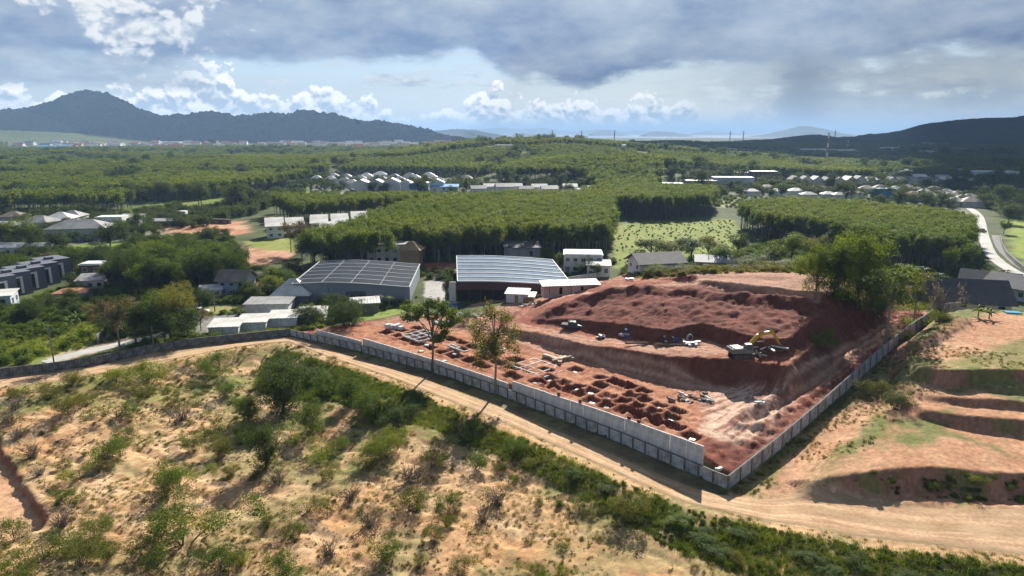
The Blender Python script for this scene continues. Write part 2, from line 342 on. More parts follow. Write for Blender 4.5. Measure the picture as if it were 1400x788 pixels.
def height(x, y):
    x = np.asarray(x, float); y = np.asarray(y, float)
    z = hills(x, y)
    near = (x > -170) & (x < 260) & (y > 20) & (y < 330)
    if not near.any(): return z
    X, Y = x[near], y[near]; h = z[near].copy()
    h = h * 0 + (fbm(X, Y, 40, 3, 9) - .5) * .8 * sst(Y, 150, 210)
    # strip of land climbing beside the right-hand wall
    w2 = TPS(W2[[0, 2, 4, 6]]); dl, al = line_d(X, Y, W2)
    L2 = sum(math.hypot(*(W2[i + 1] - W2[i])[:2]) for i in range(len(W2) - 1))
    zz = np.interp(al, np.linspace(0, L2, len(W2)), W2[:, 2])
    side = (X - W2[0, 0]) * (W2[-1, 1] - W2[0, 1]) - (Y - W2[0, 1]) * (W2[-1, 0] - W2[0, 0])
    ramp = np.where(side > 0, 1 - sst(dl, 25, 60), 1 - sst(dl, 5, 25)) * (1 - sst(Y, 168, 205))
    h = mix(h, zz * 1.0 - .1, ramp * (zz > .02))
    # building site platform
    sd, wd = poly_sd(X, Y, SITE, site_w)
    w = 1 - np.clip(sd / np.maximum(wd, .01), 0, 1)
    zs = site_z(X, Y)
    h = mix(h, np.maximum(zs, h * 0 + .3), w)
    insite = sst(-sd, .3, 1.5)
    for i, (poly, wdt, zf) in enumerate(PADS):
        lo = poly[:, :2].min(0) - 15; hi = poly[:, :2].max(0) + 15
        k = (X > lo[0]) & (X < hi[0]) & (Y > lo[1]) & (Y < hi[1])
        if not k.any(): continue
        nx, ny = X[k], Y[k]
        jx = (fbm(nx, ny, 5, 3, 40 + i) - .5) * 1.4; jy = (fbm(nx, ny, 5, 3, 80 + i) - .5) * 1.4
        sd2, wd2 = poly_sd(nx + jx, ny + jy, poly, wdt)
        t = 1 - np.clip(sd2 / np.maximum(wd2, .01), 0, 1); t = t * (.35 + .65 * t) if i < 3 else t
        zt = zf(nx, ny)
        h[k] = mix(h[k], zt, t)
        if i == 1:      # clods and ridges of tipped spoil
            m = sst(-sd2, -.5, 2.5)
            rd = np.abs(fbm(nx, ny, 5.5, 4, 300) - .5) * 2
            h[k] += m * ((fbm(nx, ny, 1.5, 2, 310, .8) - .5) * .75 + (fbm(nx, ny, 4.2, 3, 313) - .5) * 1.1 + (fbm(nx * .5 + ny * .2, ny, 10, 2, 312) - .5) * 1.6 + (.5 - rd) * .35) * (1 - sst(Y[k], 164, 174) * .7)
        elif i == 0: h[k] += sst(-sd2, -4, 0) * (fbm(nx, ny, 1.6, 3, 320) - .5) * .25 + (1 - sst(np.abs(sd2 - 1.5), 0, 2.0)) * (fbm(nx, ny, 1.2, 3, 330, .7) - .5) * 1.2
        elif i == 2: h[k] += (1 - sst(np.abs(sd2 - .8), 0, 1.6)) * (fbm(nx, ny, 1.6, 3, 340) - .5) * .8
        else: h[k] += (1 - sst(np.abs(sd2 - .6), 0, 1.8)) * (fbm(nx, ny, 1.3, 3, 350) - .5) * .6
    dcr, _ = line_d(X, Y, PP([(752, 424, 7), (790, 410, 9), (850, 400, 11.2), (910, 404, 11.6), (960, 409, 11.8), (1040, 416, 12.4), (1100, 420, 12.6)]))
    h += insite * (1.5 + 1.2 * (fbm(X, Y, 7, 3, 401) - .5)) * np.exp(-(dcr / 2.3) ** 2)
    dhr, _ = line_d(X, Y, PP([(770, 404, 5.5), (850, 391, 10.6), (930, 388, 11.2), (1000, 392, 11.6), (1060, 400, 12)]))
    h -= insite * .7 * np.exp(-(dhr / 2.6) ** 2)
    # foundation pits
    for c, ha, hb, dp in PITS:
        dx = X - c[0]; dy = Y - c[1]; k = np.hypot(dx, dy) < max(ha, hb) * 1.5 + 3
        if not k.any(): continue
        j = (fbm(X[k], Y[k], 1.4, 3, 55) - .5) * .55
        a = np.abs(dx[k] * wdir[0] + dy[k] * wdir[1]) - ha; b = np.abs(dx[k] * wnor[0] + dy[k] * wnor[1]) - hb
        q = np.maximum(a, b) + j * .7
        h[k] += -dp * (1 - sst(q, -.25, .10)) + .22 * np.exp(-((q - .6) / .4) ** 2)
    # foundation area roughness
    fz = poly_sd(X, Y, PP([(440, 456, 1), (700, 545, 2), (950, 612, 3), (1000, 560, 3), (935, 530, 3), (820, 500, 3), (690, 470, 2.4), (600, 440, 2), (500, 445, 1)]))[0]
    h += sst(-fz, 0, 2) * ((fbm(X, Y, 2.4, 4, 71) - .5) * .5)
    # trench and ruts beside the right wall
    dtr, _ = line_d(X, Y, PP([(1020, 572, 3), (1080, 545, 3), (1130, 512, 4), (1150, 500, 4.4)]))
    h += insite * (-.9 * np.exp(-(dtr / 1.0) ** 2) + .5 * np.exp(-((dtr - 2.2) / .9) ** 2))
    dt2, _ = line_d(X, Y, PP([(1010, 590, 2), (1020, 600, 2), (990, 640, 1.5)]))
    h += insite * (1 - sst(line_d(X, Y, W2)[0], 5, 9)) * (fbm(X, Y, 1.6, 3, 77, .7) - .5) * 1.4
    h += insite * (fbm(X, Y, 1.1, 2, 79, .7) - .5) * .22
    # foreground slope: gullies and humps
    fd = poly_sd(X, Y, FORE)[0]; fm = sst(-fd, 1.0, 9)
    ca, sa = math.cos(R(28)), math.sin(R(28)); gx = X * ca - Y * sa; gy = X * sa + Y * ca
    warp = (fbm(X, Y, 9, 3, 91) - .5) * 5
    gul = np.abs(fbm(gx * .33 + warp * .3, gy + warp, 3.6, 3, 93) - .5) * 2
    h += fm * (-1.0 - .022 * np.clip(-fd, 0, 60) + (fbm(X, Y, 30, 2, 90) - .5) * 2.6 + (fbm(X, Y, 8, 3, 89) - .5) * .5 - (1 - sst(gul, 0, .30)) * .30 + (fbm(X, Y, 1.3, 3, 94) - .5) * .2)
    h += (1 - sst(np.abs(fd + 2.5), 0, 3)) * .35 * fbm(X, Y, 3, 2, 97)
    pd = poly_sd(X + (fbm(X, Y, 3, 3, 98) - .5) * 1.6, Y + (fbm(X, Y, 3, 3, 99) - .5) * 1.6, PIT)[0]
    h = mix(h, -3.3 + fbm(X, Y, 6, 3, 96) * .4, 1 - sst(pd, 0, .8))
    # clods and crumbs: finest relief the sheet carries
    grit = _hash(np.round(X / .43), np.round(Y / .43), 21) - .5
    h += grit * (.15 * insite * sst(fbm(X, Y, 4, 3, 83), .34, .54) + .10 * fm + .06)
    z = z.copy(); z[near] = h
    return z
_gx = None
def G(u, v, it=60):
    """ground point under a pixel, by marching the ray to the terrain"""
    d = ray(u, v); t0 = 40.0; ts = np.geomspace(45, 9000, 1500)
    pts = d[None, :] * ts[:, None]; hz = hfast(pts[:, 0], pts[:, 1])
    below = (CAMZ + pts[:, 2]) < hz
    i = int(np.argmax(below)) if below.any() else len(ts) - 1
    a, b = ts[max(i - 1, 0)], ts[i]
    for _ in range(6):
        q = np.linspace(a, b, 9); pp = d[None, :] * q[:, None]; bl = (CAMZ + pp[:, 2]) < hfast(pp[:, 0], pp[:, 1])
        j = int(np.argmax(bl)) if bl.any() else 8
        a, b = q[max(j - 1, 0)], q[j]
    p = d * b; return np.array([p[0], p[1], H1(p[0], p[1])])
def H1(x, y): return float(hfast(np.array([x]), np.array([y]))[0])
GRID = {}
def hfast(x, y):
    """height read back from the built ground sheet"""
    ax, ay, Z = GRID['ax'], GRID['ay'], GRID['Z']
    i = np.clip(np.searchsorted(ax, x) - 1, 0, len(ax) - 2); j = np.clip(np.searchsorted(ay, y) - 1, 0, len(ay) - 2)
    fx = np.clip((x - ax[i]) / (ax[i + 1] - ax[i]), 0, 1); fy = np.clip((y - ay[j]) / (ay[j + 1] - ay[j]), 0, 1)
    return (Z[j, i] * (1 - fx) + Z[j, i + 1] * fx) * (1 - fy) + (Z[j + 1, i] * (1 - fx) + Z[j + 1, i + 1] * fx) * fy

# ------------------------------------------------------------------ mesh helpers
class MB:
    def __init__(s): s.v = []; s.f = []; s.m = []; s.n = 0
    def add(s, V, Fc, m=0):
        s.v.append(np.asarray(V, float).reshape(-1, 3)); s.f += [tuple(i + s.n for i in f) for f in Fc]; s.m += [m] * len(Fc); s.n += len(s.v[-1]); return s
    BOX = [(0, 3, 2, 1), (4, 5, 6, 7), (0, 1, 5, 4), (1, 2, 6, 5), (2, 3, 7, 6), (3, 0, 4, 7)]
    def box(s, c, d, rz=0, rx=0, ry=0, m=0, taper=1.0):
        x, y, z = (q / 2 for q in d)
        V = np.array([(-x, -y, -z), (x, -y, -z), (x, y, -z), (-x, y, -z), (-x * taper, -y * taper, z), (x * taper, -y * taper, z), (x * taper, y * taper, z), (-x * taper, y * taper, z)])
        M = np.array((Matrix.Rotation(rz, 3, 'Z') @ Matrix.Rotation(ry, 3, 'Y') @ Matrix.Rotation(rx, 3, 'X')))
        return s.add(V @ M.T + np.array(c), s.BOX, m)
    def prism(s, prof, y0, y1, m=0):
        """profile in xz, extruded along y"""
        n = len(prof); V = [(a, y0, b) for a, b in prof] + [(a, y1, b) for a, b in prof]
        return s.add(V, [tuple(range(n)), tuple(range(2 * n - 1, n - 1, -1))] + [((i + 1) % n, i, i + n, (i + 1) % n + n) for i in range(n)], m)
    def tube(s, pts, rad, k=6, m=0, cap=True):
        pts = [Vector(p) for p in pts]; n = len(pts); rad = [rad] * n if not hasattr(rad, '__len__') else rad
        V = []
        for i, p in enumerate(pts):
            t = (pts[min(i + 1, n - 1)] - pts[max(i - 1, 0)]).normalized()
            a = t.orthogonal().normalized(); b = t.cross(a)
            if i: 
                a = (pa - t * pa.dot(t)).normalized(); b = t.cross(a)
            pa = a
            V += [p + (a * math.cos(2 * math.pi * j / k) + b * math.sin(2 * math.pi * j / k)) * rad[i] for j in range(k)]
        Fc = [(i * k + j, i * k + (j + 1) % k, (i + 1) * k + (j + 1) % k, (i + 1) * k + j) for i in range(n - 1) for j in range(k)]
        if cap: Fc += [tuple(range(k - 1, -1, -1)), tuple((n - 1) * k + j for j in range(k))]
        return s.add([tuple(q) for q in V], Fc, m)
    def cyl(s, a, b, r, k=12, m=0): return s.tube([a, b], [r, r], k, m)
    def mesh(s, name, mats, smooth=False):
        me = bpy.data.meshes.new(name); V = np.vstack(s.v)
        me.from_pydata(V.tolist(), [], s.f)
        for mm in (mats if isinstance(mats, (list, tuple)) else [mats]): me.materials.append(mm)
        if any(s.m): me.polygons.foreach_set('material_index', s.m)
        if smooth: me.polygons.foreach_set('use_smooth', [True] * len(s.f))
        me.update(); return me
    def build(s, name, mats, parent=None, loc=(0, 0, 0), rz=0, smooth=False):
        return link(name, s.mesh(name, mats, smooth), parent, loc, rz)
def link(name, me, parent=None, loc=(0, 0, 0), rz=0, sc=None):
    o = bpy.data.objects.new(name, me); col.objects.link(o); o.location = loc
    o.rotation_euler = rz if hasattr(rz, '__len__') else (0, 0, rz)
    if sc is not None: o.scale = sc if hasattr(sc, '__len__') else (sc,) * 3
    if parent: o.parent = parent
    return o
def tag(o, label, cat, group=None, kind=None):
    if label: o['label'] = label
    if cat: o['category'] = cat
    if group: o['group'] = group
    if kind: o['kind'] = kind
    return o
def thing(name, label, cat, loc=(0, 0, 0), rz=0, group=None, sc=None):
    return tag(link(name, None, None, tuple(loc), rz, sc), label, cat, group)
def struct(o): o['kind'] = 'structure'; return o
def np_mesh(name, V, quads, mats, smooth=True, midx=None):
    me = bpy.data.meshes.new(name); k = quads.shape[1]
    me.vertices.add(len(V)); me.vertices.foreach_set('co', np.asarray(V, np.float32).ravel())
    me.loops.add(quads.size); me.loops.foreach_set('vertex_index', quads.ravel().astype(np.int32))
    me.polygons.add(len(quads)); me.polygons.foreach_set('loop_start', np.arange(0, quads.size, k, dtype=np.int32))
    if midx is not None: me.polygons.foreach_set('material_index', np.asarray(midx, np.int32))
    me.polygons.foreach_set('use_smooth', np.full(len(quads), smooth))
    for m in (mats if isinstance(mats, (list, tuple)) else [mats]): me.materials.append(m)
    me.update(calc_edges=True); return me
def grid_quads(nx, ny):
    i = np.arange(nx * ny).reshape(ny, nx)
    return np.stack([i[:-1, :-1], i[:-1, 1:], i[1:, 1:], i[1:, :-1]], -1).reshape(-1, 4)

# ------------------------------------------------------------------ materials
def newmat(name):
    m = bpy.data.materials.new(name); m.use_nodes = True; return m, m.node_tree, m.node_tree.nodes['Principled BSDF']
def mat(name, c, rough=.8, var=.25, scale=1.5, bump=0.0, metal=0.0, c2=None, spec=.3, streak=0, detail=5):
    """plain surface: colour varied by two noises, optional vertical streaks and bump"""
    c = tuple(q * .87 for q in c); c2 = tuple(q * .87 for q in c2) if c2 else None
    m, nt, b = newmat(name)
    tc = nt.nodes.new('ShaderNodeTexCoord'); geo = nt.nodes.new('ShaderNodeNewGeometry')
    n1 = noise(nt, tc.outputs['Object'], scale, detail, .6); n2 = noise(nt, tc.outputs['Object'], scale * .17, 3, .5)
    t = (n1 * .6 + n2 * .4).step(.32, .68)
    if streak:
        mp = nt.nodes.new('ShaderNodeMapping'); nt.links.new(tc.outputs['Object'], mp.inputs[0]); mp.inputs['Scale'].default_value = (2.2, 2.2, .18)
        s_ = noise(nt, mp.outputs[0], 2.0, 5, .65).step(.42, .75); t = (t - s_ * streak).sat()
    lo = tuple(q * (1 - var) for q in c) if c2 is None else c2; hi = tuple(min(q * (1 + var * .5), .9) for q in c)
    nt.links.new(mixc(nt, t, lo, hi), b.inputs['Base Color'])
    b.inputs['Roughness'].default_value = rough; b.inputs['Metallic'].default_value = metal; b.inputs['Specular IOR Level'].default_value = spec
    if bump:
        bp = nt.nodes.new('ShaderNodeBump'); bp.inputs['Strength'].default_value = bump; bp.inputs['Distance'].default_value = .05
        nt.links.new(n1.s, bp.inputs['Height']); nt.links.new(bp.outputs[0], b.inputs['Normal'])
    return m
def leafmat(name, c, c2, trans=.45, hue=.35, rough=.55):
    c = tuple(q * .88 for q in c); c2 = tuple(q * .88 for q in c2)
    m, nt, b = newmat(name)
    oi = nt.nodes.new('ShaderNodeObjectInfo'); geo = nt.nodes.new('ShaderNodeNewGeometry')
    r = E(nt, oi.outputs['Random']); isl = E(nt, geo.outputs['Random Per Island'])
    big = noise(nt, geo.outputs['Position'], .035, 3, .5).step(.35, .65)
    wide = noise(nt, geo.outputs['Position'], .0065, 3, .6).step(.36, .64)
    t = (r * .42 + isl * .30 + big * .25 + wide * .42 - .20).sat()
    base = mixc(nt, t, c, c2)
    nt.links.new(base, b.inputs['Base Color']); b.inputs['Roughness'].default_value = rough; b.inputs['Specular IOR Level'].default_value = .07
    tr = nt.nodes.new('ShaderNodeBsdfTranslucent')
    nt.links.new(mixc(nt, t, tuple(q * k for q, k in zip(c, (1.5, 1.35, .7))), tuple(q * k for q, k in zip(c2, (1.5, 1.35, .7)))), tr.inputs[0])
    mx = nt.nodes.new('ShaderNodeMixShader'); mx.inputs[0].default_value = trans
    nt.links.new(b.outputs[0], mx.inputs[1]); nt.links.new(tr.outputs[0], mx.inputs[2])
    nt.links.new(mx.outputs[0], nt.nodes['Material Output'].inputs[0])
    return m
M = {}
M['concrete'] = mat('concrete', (.66, .655, .64), .9, .3, .8, .3, c2=(.42, .415, .40), streak=.45)
M['concrete_old'] = mat('weathered concrete', (.27, .265, .25), .95, .5, .9, .3, c2=(.11, .105, .10), streak=.7)
M['precast'] = mat('precast concrete', (.62, .61, .59), .9, .3, .6, .2, c2=(.33, .32, .31), streak=.5)
M['precast_b'] = mat('precast concrete, darker', (.50, .49, .47), .9, .3, .6, .2, c2=(.24, .23, .22), streak=.6)
M['precast_c'] = mat('precast concrete, stained', (.57, .55, .52), .9, .4, .9, .2, c2=(.26, .235, .20), streak=.8)
M['white'] = mat('white paint', (.72, .72, .70), .7, .12, .5, streak=.25)
M['offwhite'] = mat('cream paint', (.62, .60, .55), .8, .2, .4, streak=.3)
M['grey_wall'] = mat('slate grey render', (.13, .14, .17), .8, .2, .4)
M['blue_wall'] = mat('blue paint', (.30, .42, .58), .75, .2, .5, streak=.3)
M['pale_blue'] = mat('pale blue paint', (.48, .55, .60), .75, .2, .5, streak=.2)
M['pink'] = mat('faded pink sheet', (.66, .48, .42), .8, .25, .5, c2=(.48, .33, .29), streak=.4)
M['red'] = mat('red paint', (.55, .10, .06), .7, .2, .6)
M['maroon'] = mat('maroon metal fascia', (.11, .045, .045), .6, .2, .4)
M['dark'] = mat('dark opening', (.015, .014, .015), .9, .3, .5)
M['glass'] = mat('window glass', (.03, .04, .05), .12, .2, .5, spec=.6)
M['roof_grey'] = mat('grey roof sheet', (.30, .29, .28), .6, .3, .4, .2, c2=(.2, .19, .18))
M['roof_pale'] = mat('pale roof sheet', (.62, .60, .56), .6, .25, .3, .1, c2=(.44, .42, .38), streak=.3)
M['roof_dark'] = mat('dark grey roof tile', (.10, .095, .095), .75, .35, .6, .3)
M['roof_brown'] = mat('brown roof tile', (.22, .17, .13), .8, .3, .6, .3)
M['roof_beige'] = mat('beige roof tile', (.44, .36, .29), .8, .25, .5, .2)
M['roof_orange'] = mat('orange roof tile', (.48, .22, .12), .8, .25, .6, .2)
M['roof_blue'] = mat('blue roof sheet', (.10, .32, .62), .5, .15, .3)
M['bright_blue'] = mat('bright blue cladding', (.05, .28, .55), .5, .15, .3)
M['navy'] = mat('navy blue cladding', (.05, .10, .30), .5, .15, .3)
M['thatch'] = mat('dry thatch', (.33, .22, .12), .95, .4, 2.0, .5)
M['solar'] = mat('dark translucent roof panel', (.026, .034, .046), .7, .25, .3, spec=.03)
M['solar2'] = mat('blue grey roof panel', (.20, .245, .30), .55, .2, .3, spec=.0)
M['rib'] = mat('white roof rib', (.62, .62, .62), .5, .15, .3)
M['steel_wall'] = mat('grey blue wall sheet', (.26, .29, .33), .6, .12, .2)
M['brown_wall'] = mat('brown brick', (.13, .075, .06), .9, .3, .8)
M['bark'] = mat('grey brown bark', (.16, .13, .10), .95, .4, 2.0, .4)
M['bark_pale'] = mat('pale bark', (.30, .27, .22), .95, .35, 2.0, .3)
M['bark_rubber'] = mat('lichen grey bark', (.22, .20, .17), .95, .35, 1.0)
M['twig'] = mat('dry grey twigs', (.20, .17, .15), .95, .35, 3.0)
M['leaf_rubber'] = leafmat('rubber leaves', (.078, .128, .016), (.142, .176, .021), 0.6)
M['leaf_dark'] = leafmat('dark green leaves', (.034, .062, .012), (.068, .098, .016), 0.45)
M['leaf_mid'] = leafmat('mid green leaves', (.066, .115, .014), (.118, .162, .018), 0.5)
M['leaf_light'] = leafmat('yellow green leaves', (.135, .19, .018), (.20, .225, .024), 0.5)
M['leaf_olive'] = leafmat('olive leaves', (.105, .118, .026), (.17, .168, .036), 0.48)
M['leaf_brown'] = leafmat('reddish brown leaves', (.11, .085, .042), (.15, .12, .05), 0.42)
M['leaf_dry'] = leafmat('dry brush leaves', (.17, .13, .09), (.25, .20, .13), .25)
M['leaf_palm'] = leafmat('palm leaves', (.13, .18, .03), (.24, .24, .04), .4)
M['grass'] = leafmat('grass blades', (.10, .15, .022), (.19, .22, .035), .35)
M['yellow'] = mat('yellow machine paint', (.62, .36, .03), .45, .2, .8, spec=.4)
M['machine_white'] = mat('grey white machine paint', (.22, .205, .18), .7, .3, .8, spec=.15, streak=.4)
M['rubber'] = mat('black rubber', (.02, .02, .02), .8, .3, 2)
M['track'] = mat('muddy steel track', (.07, .055, .05), .8, .4, 2)
M['rust'] = mat('rusty steel', (.17, .085, .05), .85, .4, 3)
M['silver'] = mat('silver car paint', (.07, .072, .075), .55, .2, .8, spec=.2)
M['car_dark'] = mat('dark car paint', (.03, .032, .035), .3, .1, .5, spec=.5)
M['car_white'] = mat('white car paint', (.7, .7, .7), .3, .05, .5, spec=.5)
M['lamp'] = mat('clear lamp glass', (.6, .6, .58), .2, .05, 1)
M['tail'] = mat('red lamp glass', (.35, .02, .015), .3, .05, 1)
M['tarp_blue'] = mat('blue plastic', (.05, .14, .42), .5, .2, 1)
M['plastic'] = mat('dusty white plastic', (.50, .49, .46), .5, .15, 1)
M['timber'] = mat('timber', (.36, .24, .14), .85, .3, 1.5)
M['pool'] = mat('pool water', (.10, .45, .62), .1, .1, .5, spec=.6)
M['stone'] = mat('grey stone', (.20, .19, .18), .9, .35, 1.2, .4)

# ------------------------------------------------------------------ the ground sheet
def axis(lo, hi, step, far_lo, far_hi, g=1.045):
    a = list(np.arange(lo, hi + step * .5, step)); s = step
    while a[-1] < far_hi: s *= g; a.append(a[-1] + s)
    b = []; s = step; q = lo
    while q > far_lo: s *= g; q -= s; b.append(q)
    return np.array(b[::-1] + a)
C_ = lambda *c: np.array(c, float)
FIELDS = [   # (pixel polygon, colour a, colour b, softness m)
    ([(836, 308), (905, 303), (1000, 300), (1018, 322), (1020, 348), (960, 366), (842, 366)], C_(.135, .185, .030), C_(.21, .235, .05), 3),      # young plantation field
    ([(-100, 430), (60, 445), (150, 440), (158, 470), (60, 498), (-100, 505)], C_(.14, .19, .03), C_(.24, .24, .06), 2),                          # rough meadow inside the left wall
    ([(-100, 333), (60, 331), (180, 326), (190, 338), (90, 345), (-100, 348)], C_(.15, .22, .03), C_(.2, .25, .05), 4),                             # lawn strip far left
    ([(335, 331), (395, 325), (402, 335), (400, 346), (350, 340)], C_(.17, .21, .03), C_(.26, .27, .07), 2),                                          # terrace grass by the white houses
    ([(1376, 300), (1500, 295), (1600, 380), (1420, 372), (1382, 345)], C_(.17, .23, .03), C_(.24, .28, .05), 3),                                     # meadow far right
    ([(262, 420), (330, 415), (352, 418), (330, 426), (262, 430)], C_(.2, .2, .06), C_(.27, .25, .09), 2),                                            # dry lawn by the blue house
    ([(486, 432), (540, 422), (560, 424), (520, 440), (480, 447)], C_(.13, .19, .03), C_(.2, .24, .05), 1.5),                                          # grass bank by the grey hall
    ([(400, 262), (425, 258), (445, 257), (440, 262), (405, 270)], C_(.2, .25, .05), C_(.26, .28, .07), 6),
    ([(170, 284), (420, 255), (430, 262), (330, 285), (180, 300)], C_(.11, .16, .03), C_(.17, .2, .04), 6),
    ([(975, 277), (1010, 276), (1010, 281), (975, 284)], C_(.40, .33, .2), C_(.3, .3, .1), 4),
    ([(1240, 262), (1420, 268), (1430, 300), (1350, 290)], C_(.07, .09, .025), C_(.12, .13, .04), 10),
    ([(700, 393), (960, 375), (1160, 378), (1160, 392), (960, 384), (720, 402)], C_(.14, .16, .04), C_(.22, .2, .08), 3),
]
BARE = [
    ([(170, 313), (235, 305), (330, 303), (345, 318), (300, 325), (200, 322)], C_(.52, .33, .20), C_(.40, .18, .10), 3),
    ([(332, 336), (352, 340), (395, 344), (400, 352), (360, 364), (335, 364)], C_(.50, .30, .19), C_(.36, .17, .10), 2),
    ([(575, 378), (620, 376), (622, 360), (580, 360)], C_(.45, .20, .12), C_(.33, .12, .08), 2),
    ([(580, 385), (618, 382), (625, 415), (580, 415)], C_(.45, .43, .40), C_(.36, .34, .31), 1),
    ([(640, 425), (700, 412), (760, 400), (830, 395), (860, 385), (830, 383), (740, 402), (640, 418)], C_(.46, .28, .17), C_(.38, .2, .12), 2),
    ([(425, 268), (620, 268), (610, 250), (430, 248)], C_(.24, .22, .19), C_(.12, .13, .08), 10),
    ([(640, 268), (700, 262), (830, 265), (780, 272)], C_(.2, .19, .16), C_(.10, .12, .06), 8),
    ([(940, 262), (1250, 262), (1330, 285), (1340, 300), (1180, 268), (1000, 272)], C_(.22, .20, .17), C_(.10, .12, .05), 8),
    ([(60, 490), (130, 468), (175, 462), (180, 468), (130, 482), (75, 497)], C_(.45, .36, .26), C_(.36, .29, .2), 1),
    ([(-20, 320), (120, 315), (220, 310), (240, 330), (60, 338), (-20, 335)], C_(.2, .19, .16), C_(.12, .14, .06), 4),
    ([(262, 432), (420, 432), (420, 450), (270, 460)], C_(.3, .29, .27), C_(.2, .2, .16), 2),
]
def build_ground():
    ax = axis(-112, 132, .43, -15000, 15000); ay = axis(52, 196, .43, -900, 14000)
    X, Y = np.meshgrid(ax, ay); x, y = X.ravel(), Y.ravel()
    z = height(x, y)
    # flatten along the dirt track
    Z = z.reshape(X.shape); GRID.update(ax=ax, ay=ay, Z=Z)
    gy, gx = np.gradient(Z, ay, ax); slope = np.hypot(gx, gy).ravel()
    n1 = fbm(x, y, 14, 4, 201); n2 = fbm(x, y, 3.2, 4, 202); n3 = fbm(x, y, 60, 3, 203); n4 = fbm(x, y, .9, 2, 204); nn = fbm(x, y, 250, 3, 205)
    def lay(c, colr, w): return c + (colr - c) * w[:, None]
    def duo(a, b, t): return a[None, :] + (b - a)[None, :] * t[:, None]
    c = duo(C_(.048, .062, .02), C_(.085, .10, .03), sst(n1 * .6 + n2 * .4, .35, .65))
    far = sst(np.hypot(x, y), 1300, 3000)
    c = lay(c, duo(C_(.040, .055, .02), C_(.085, .10, .032), sst(nn, .4, .6)), far)
    for pl, a, b, s in FIELDS + BARE:
        q = PP(pl); lo = q[:, :2].min(0) - 3 * s - 5; hi = q[:, :2].max(0) + 3 * s + 5
        k = np.where((x > lo[0]) & (x < hi[0]) & (y > lo[1]) & (y < hi[1]))[0]
        if not len(k): continue
        sd = poly_sd(x[k] + (n2[k] - .5) * 2 * s, y[k] + (n1[k] - .5) * 3 * s, q)[0]
        c[k] = lay(c[k], duo(a, b, sst(n2[k] * .6 + n1[k] * .4, .35, .62)), 1 - sst(sd, -s * .5, s * .5))
    near = np.where((x > -165) & (x < 250) & (y > 20) & (y < 300))[0]
    X_, Y_, z_, sl = x[near], y[near], z[near], slope[near]
    a1, a2, a3, a4 = n1[near], n2[near], n3[near], n4[near]; cc = c[near]
    # foreground sand
    fd = poly_sd(X_, Y_, FORE)[0]
    ca, sa = math.cos(R(28)), math.sin(R(28)); gx_ = X_ * ca - Y_ * sa; gy_ = X_ * sa + Y_ * ca
    band = fbm(gx_ * .35, gy_, 2.6, 3, 211)
    sand = duo(C_(.53, .335, .175), C_(.46, .25, .115), sst(a1 * .5 + a3 * .5, .38, .62))
    sand = lay(sand, np.tile(C_(.57, .40, .24), (len(X_), 1)), sst(band, .52, .72) * .6)
    sand = lay(sand, np.tile(C_(.34, .19, .10), (len(X_), 1)), sst(a2 * .6 + a4 * .4, .60, .76) * .5)
    drygrass = sst(fbm(X_, Y_, 7, 4, 215) * .6 + a3 * .4, .47, .60)
    sand = lay(sand, duo(C_(.30, .25, .12), C_(.20, .19, .075), sst(a2, .4, .6)), drygrass * .68)
    # grassier upper-left part of the slope and the verge of the track
    ul = sst(-poly_sd(X_, Y_, PP([(-60, 535), (180, 505), (330, 478), (400, 476), (480, 505), (560, 540), (680, 590), (840, 660), (960, 705), (1100, 750), (1000, 770), (800, 690), (640, 610), (560, 600), (480, 640), (400, 640), (330, 600), (300, 540), (180, 545), (-60, 580)]))[0], -3, 3)
    sand = lay(sand, duo(C_(.19, .20, .055), C_(.12, .15, .035), sst(a2, .35, .65)), ul * sst(fbm(X_, Y_, 6, 3, 218), .36, .60) * .8)
    fleck = _hash(np.round(X_ / .43), np.round(Y_ / .43), 41)
    sand = lay(sand, np.tile(C_(.17, .12, .065), (len(X_), 1)), (fleck > .90) * sst(a2, .42, .6) * .75)
    gl = np.abs(fbm(gx_ * .30 + (a1 - .5) * 4, gy_, 2.4, 3, 213) - .5) * 2
    sand = lay(sand, np.tile(C_(.29, .155, .08), (len(X_), 1)), (1 - sst(gl, .0, .12)) * .7)
    sand = sand * 1.04 * (.86 + .28 * fleck)[:, None]
    cc = lay(cc, sand, sst(-fd, -1, .8))
    # earth between track and wall, both sides of the bend
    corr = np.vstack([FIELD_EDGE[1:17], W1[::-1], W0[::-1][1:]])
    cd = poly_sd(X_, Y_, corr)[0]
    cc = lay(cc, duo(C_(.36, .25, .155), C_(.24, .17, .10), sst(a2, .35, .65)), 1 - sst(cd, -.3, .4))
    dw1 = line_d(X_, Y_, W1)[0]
    cc = lay(cc, duo(C_(.15, .115, .07), C_(.10, .09, .045), sst(a2, .35, .65)), (1 - sst(cd, -.3, .4)) * (1 - sst(dw1 + (a2 - .5) * 3, 2.6, 4.6)) * .9)  # dark soil by the front wall, with the wall's shadow painted into the tone
    cc = lay(cc, duo(C_(.22, .2, .08), C_(.28, .24, .10), a2), (1 - sst(cd, -.3, .4)) * sst(fbm(X_, Y_, 5, 3, 219), .55, .66) * .6)
    # right-hand land
    rt = np.vstack([W2, W3[1:], PP([(1420, 432, 10.6), (1700, 470, 10)]), PP([(1700, 800), (1400, 790)]), FIELD_EDGE[:16:-1]])
    rd = poly_sd(X_, Y_, rt)[0]; rw = 1 - sst(rd, -.3, .5)
    soil = duo(C_(.54, .31, .18), C_(.46, .235, .13), sst(a1 * .5 + a2 * .5, .38, .62))
    gr = duo(C_(.215, .20, .075), C_(.17, .175, .05), sst(a2, .4, .6))
    dW2 = line_d(X_, Y_, W2)[0]
    gmask = np.clip((1 - sst(dW2, 7, 12)) * .8 + sst(fbm(X_, Y_, 11, 4, 221), .55, .66), 0, 1)
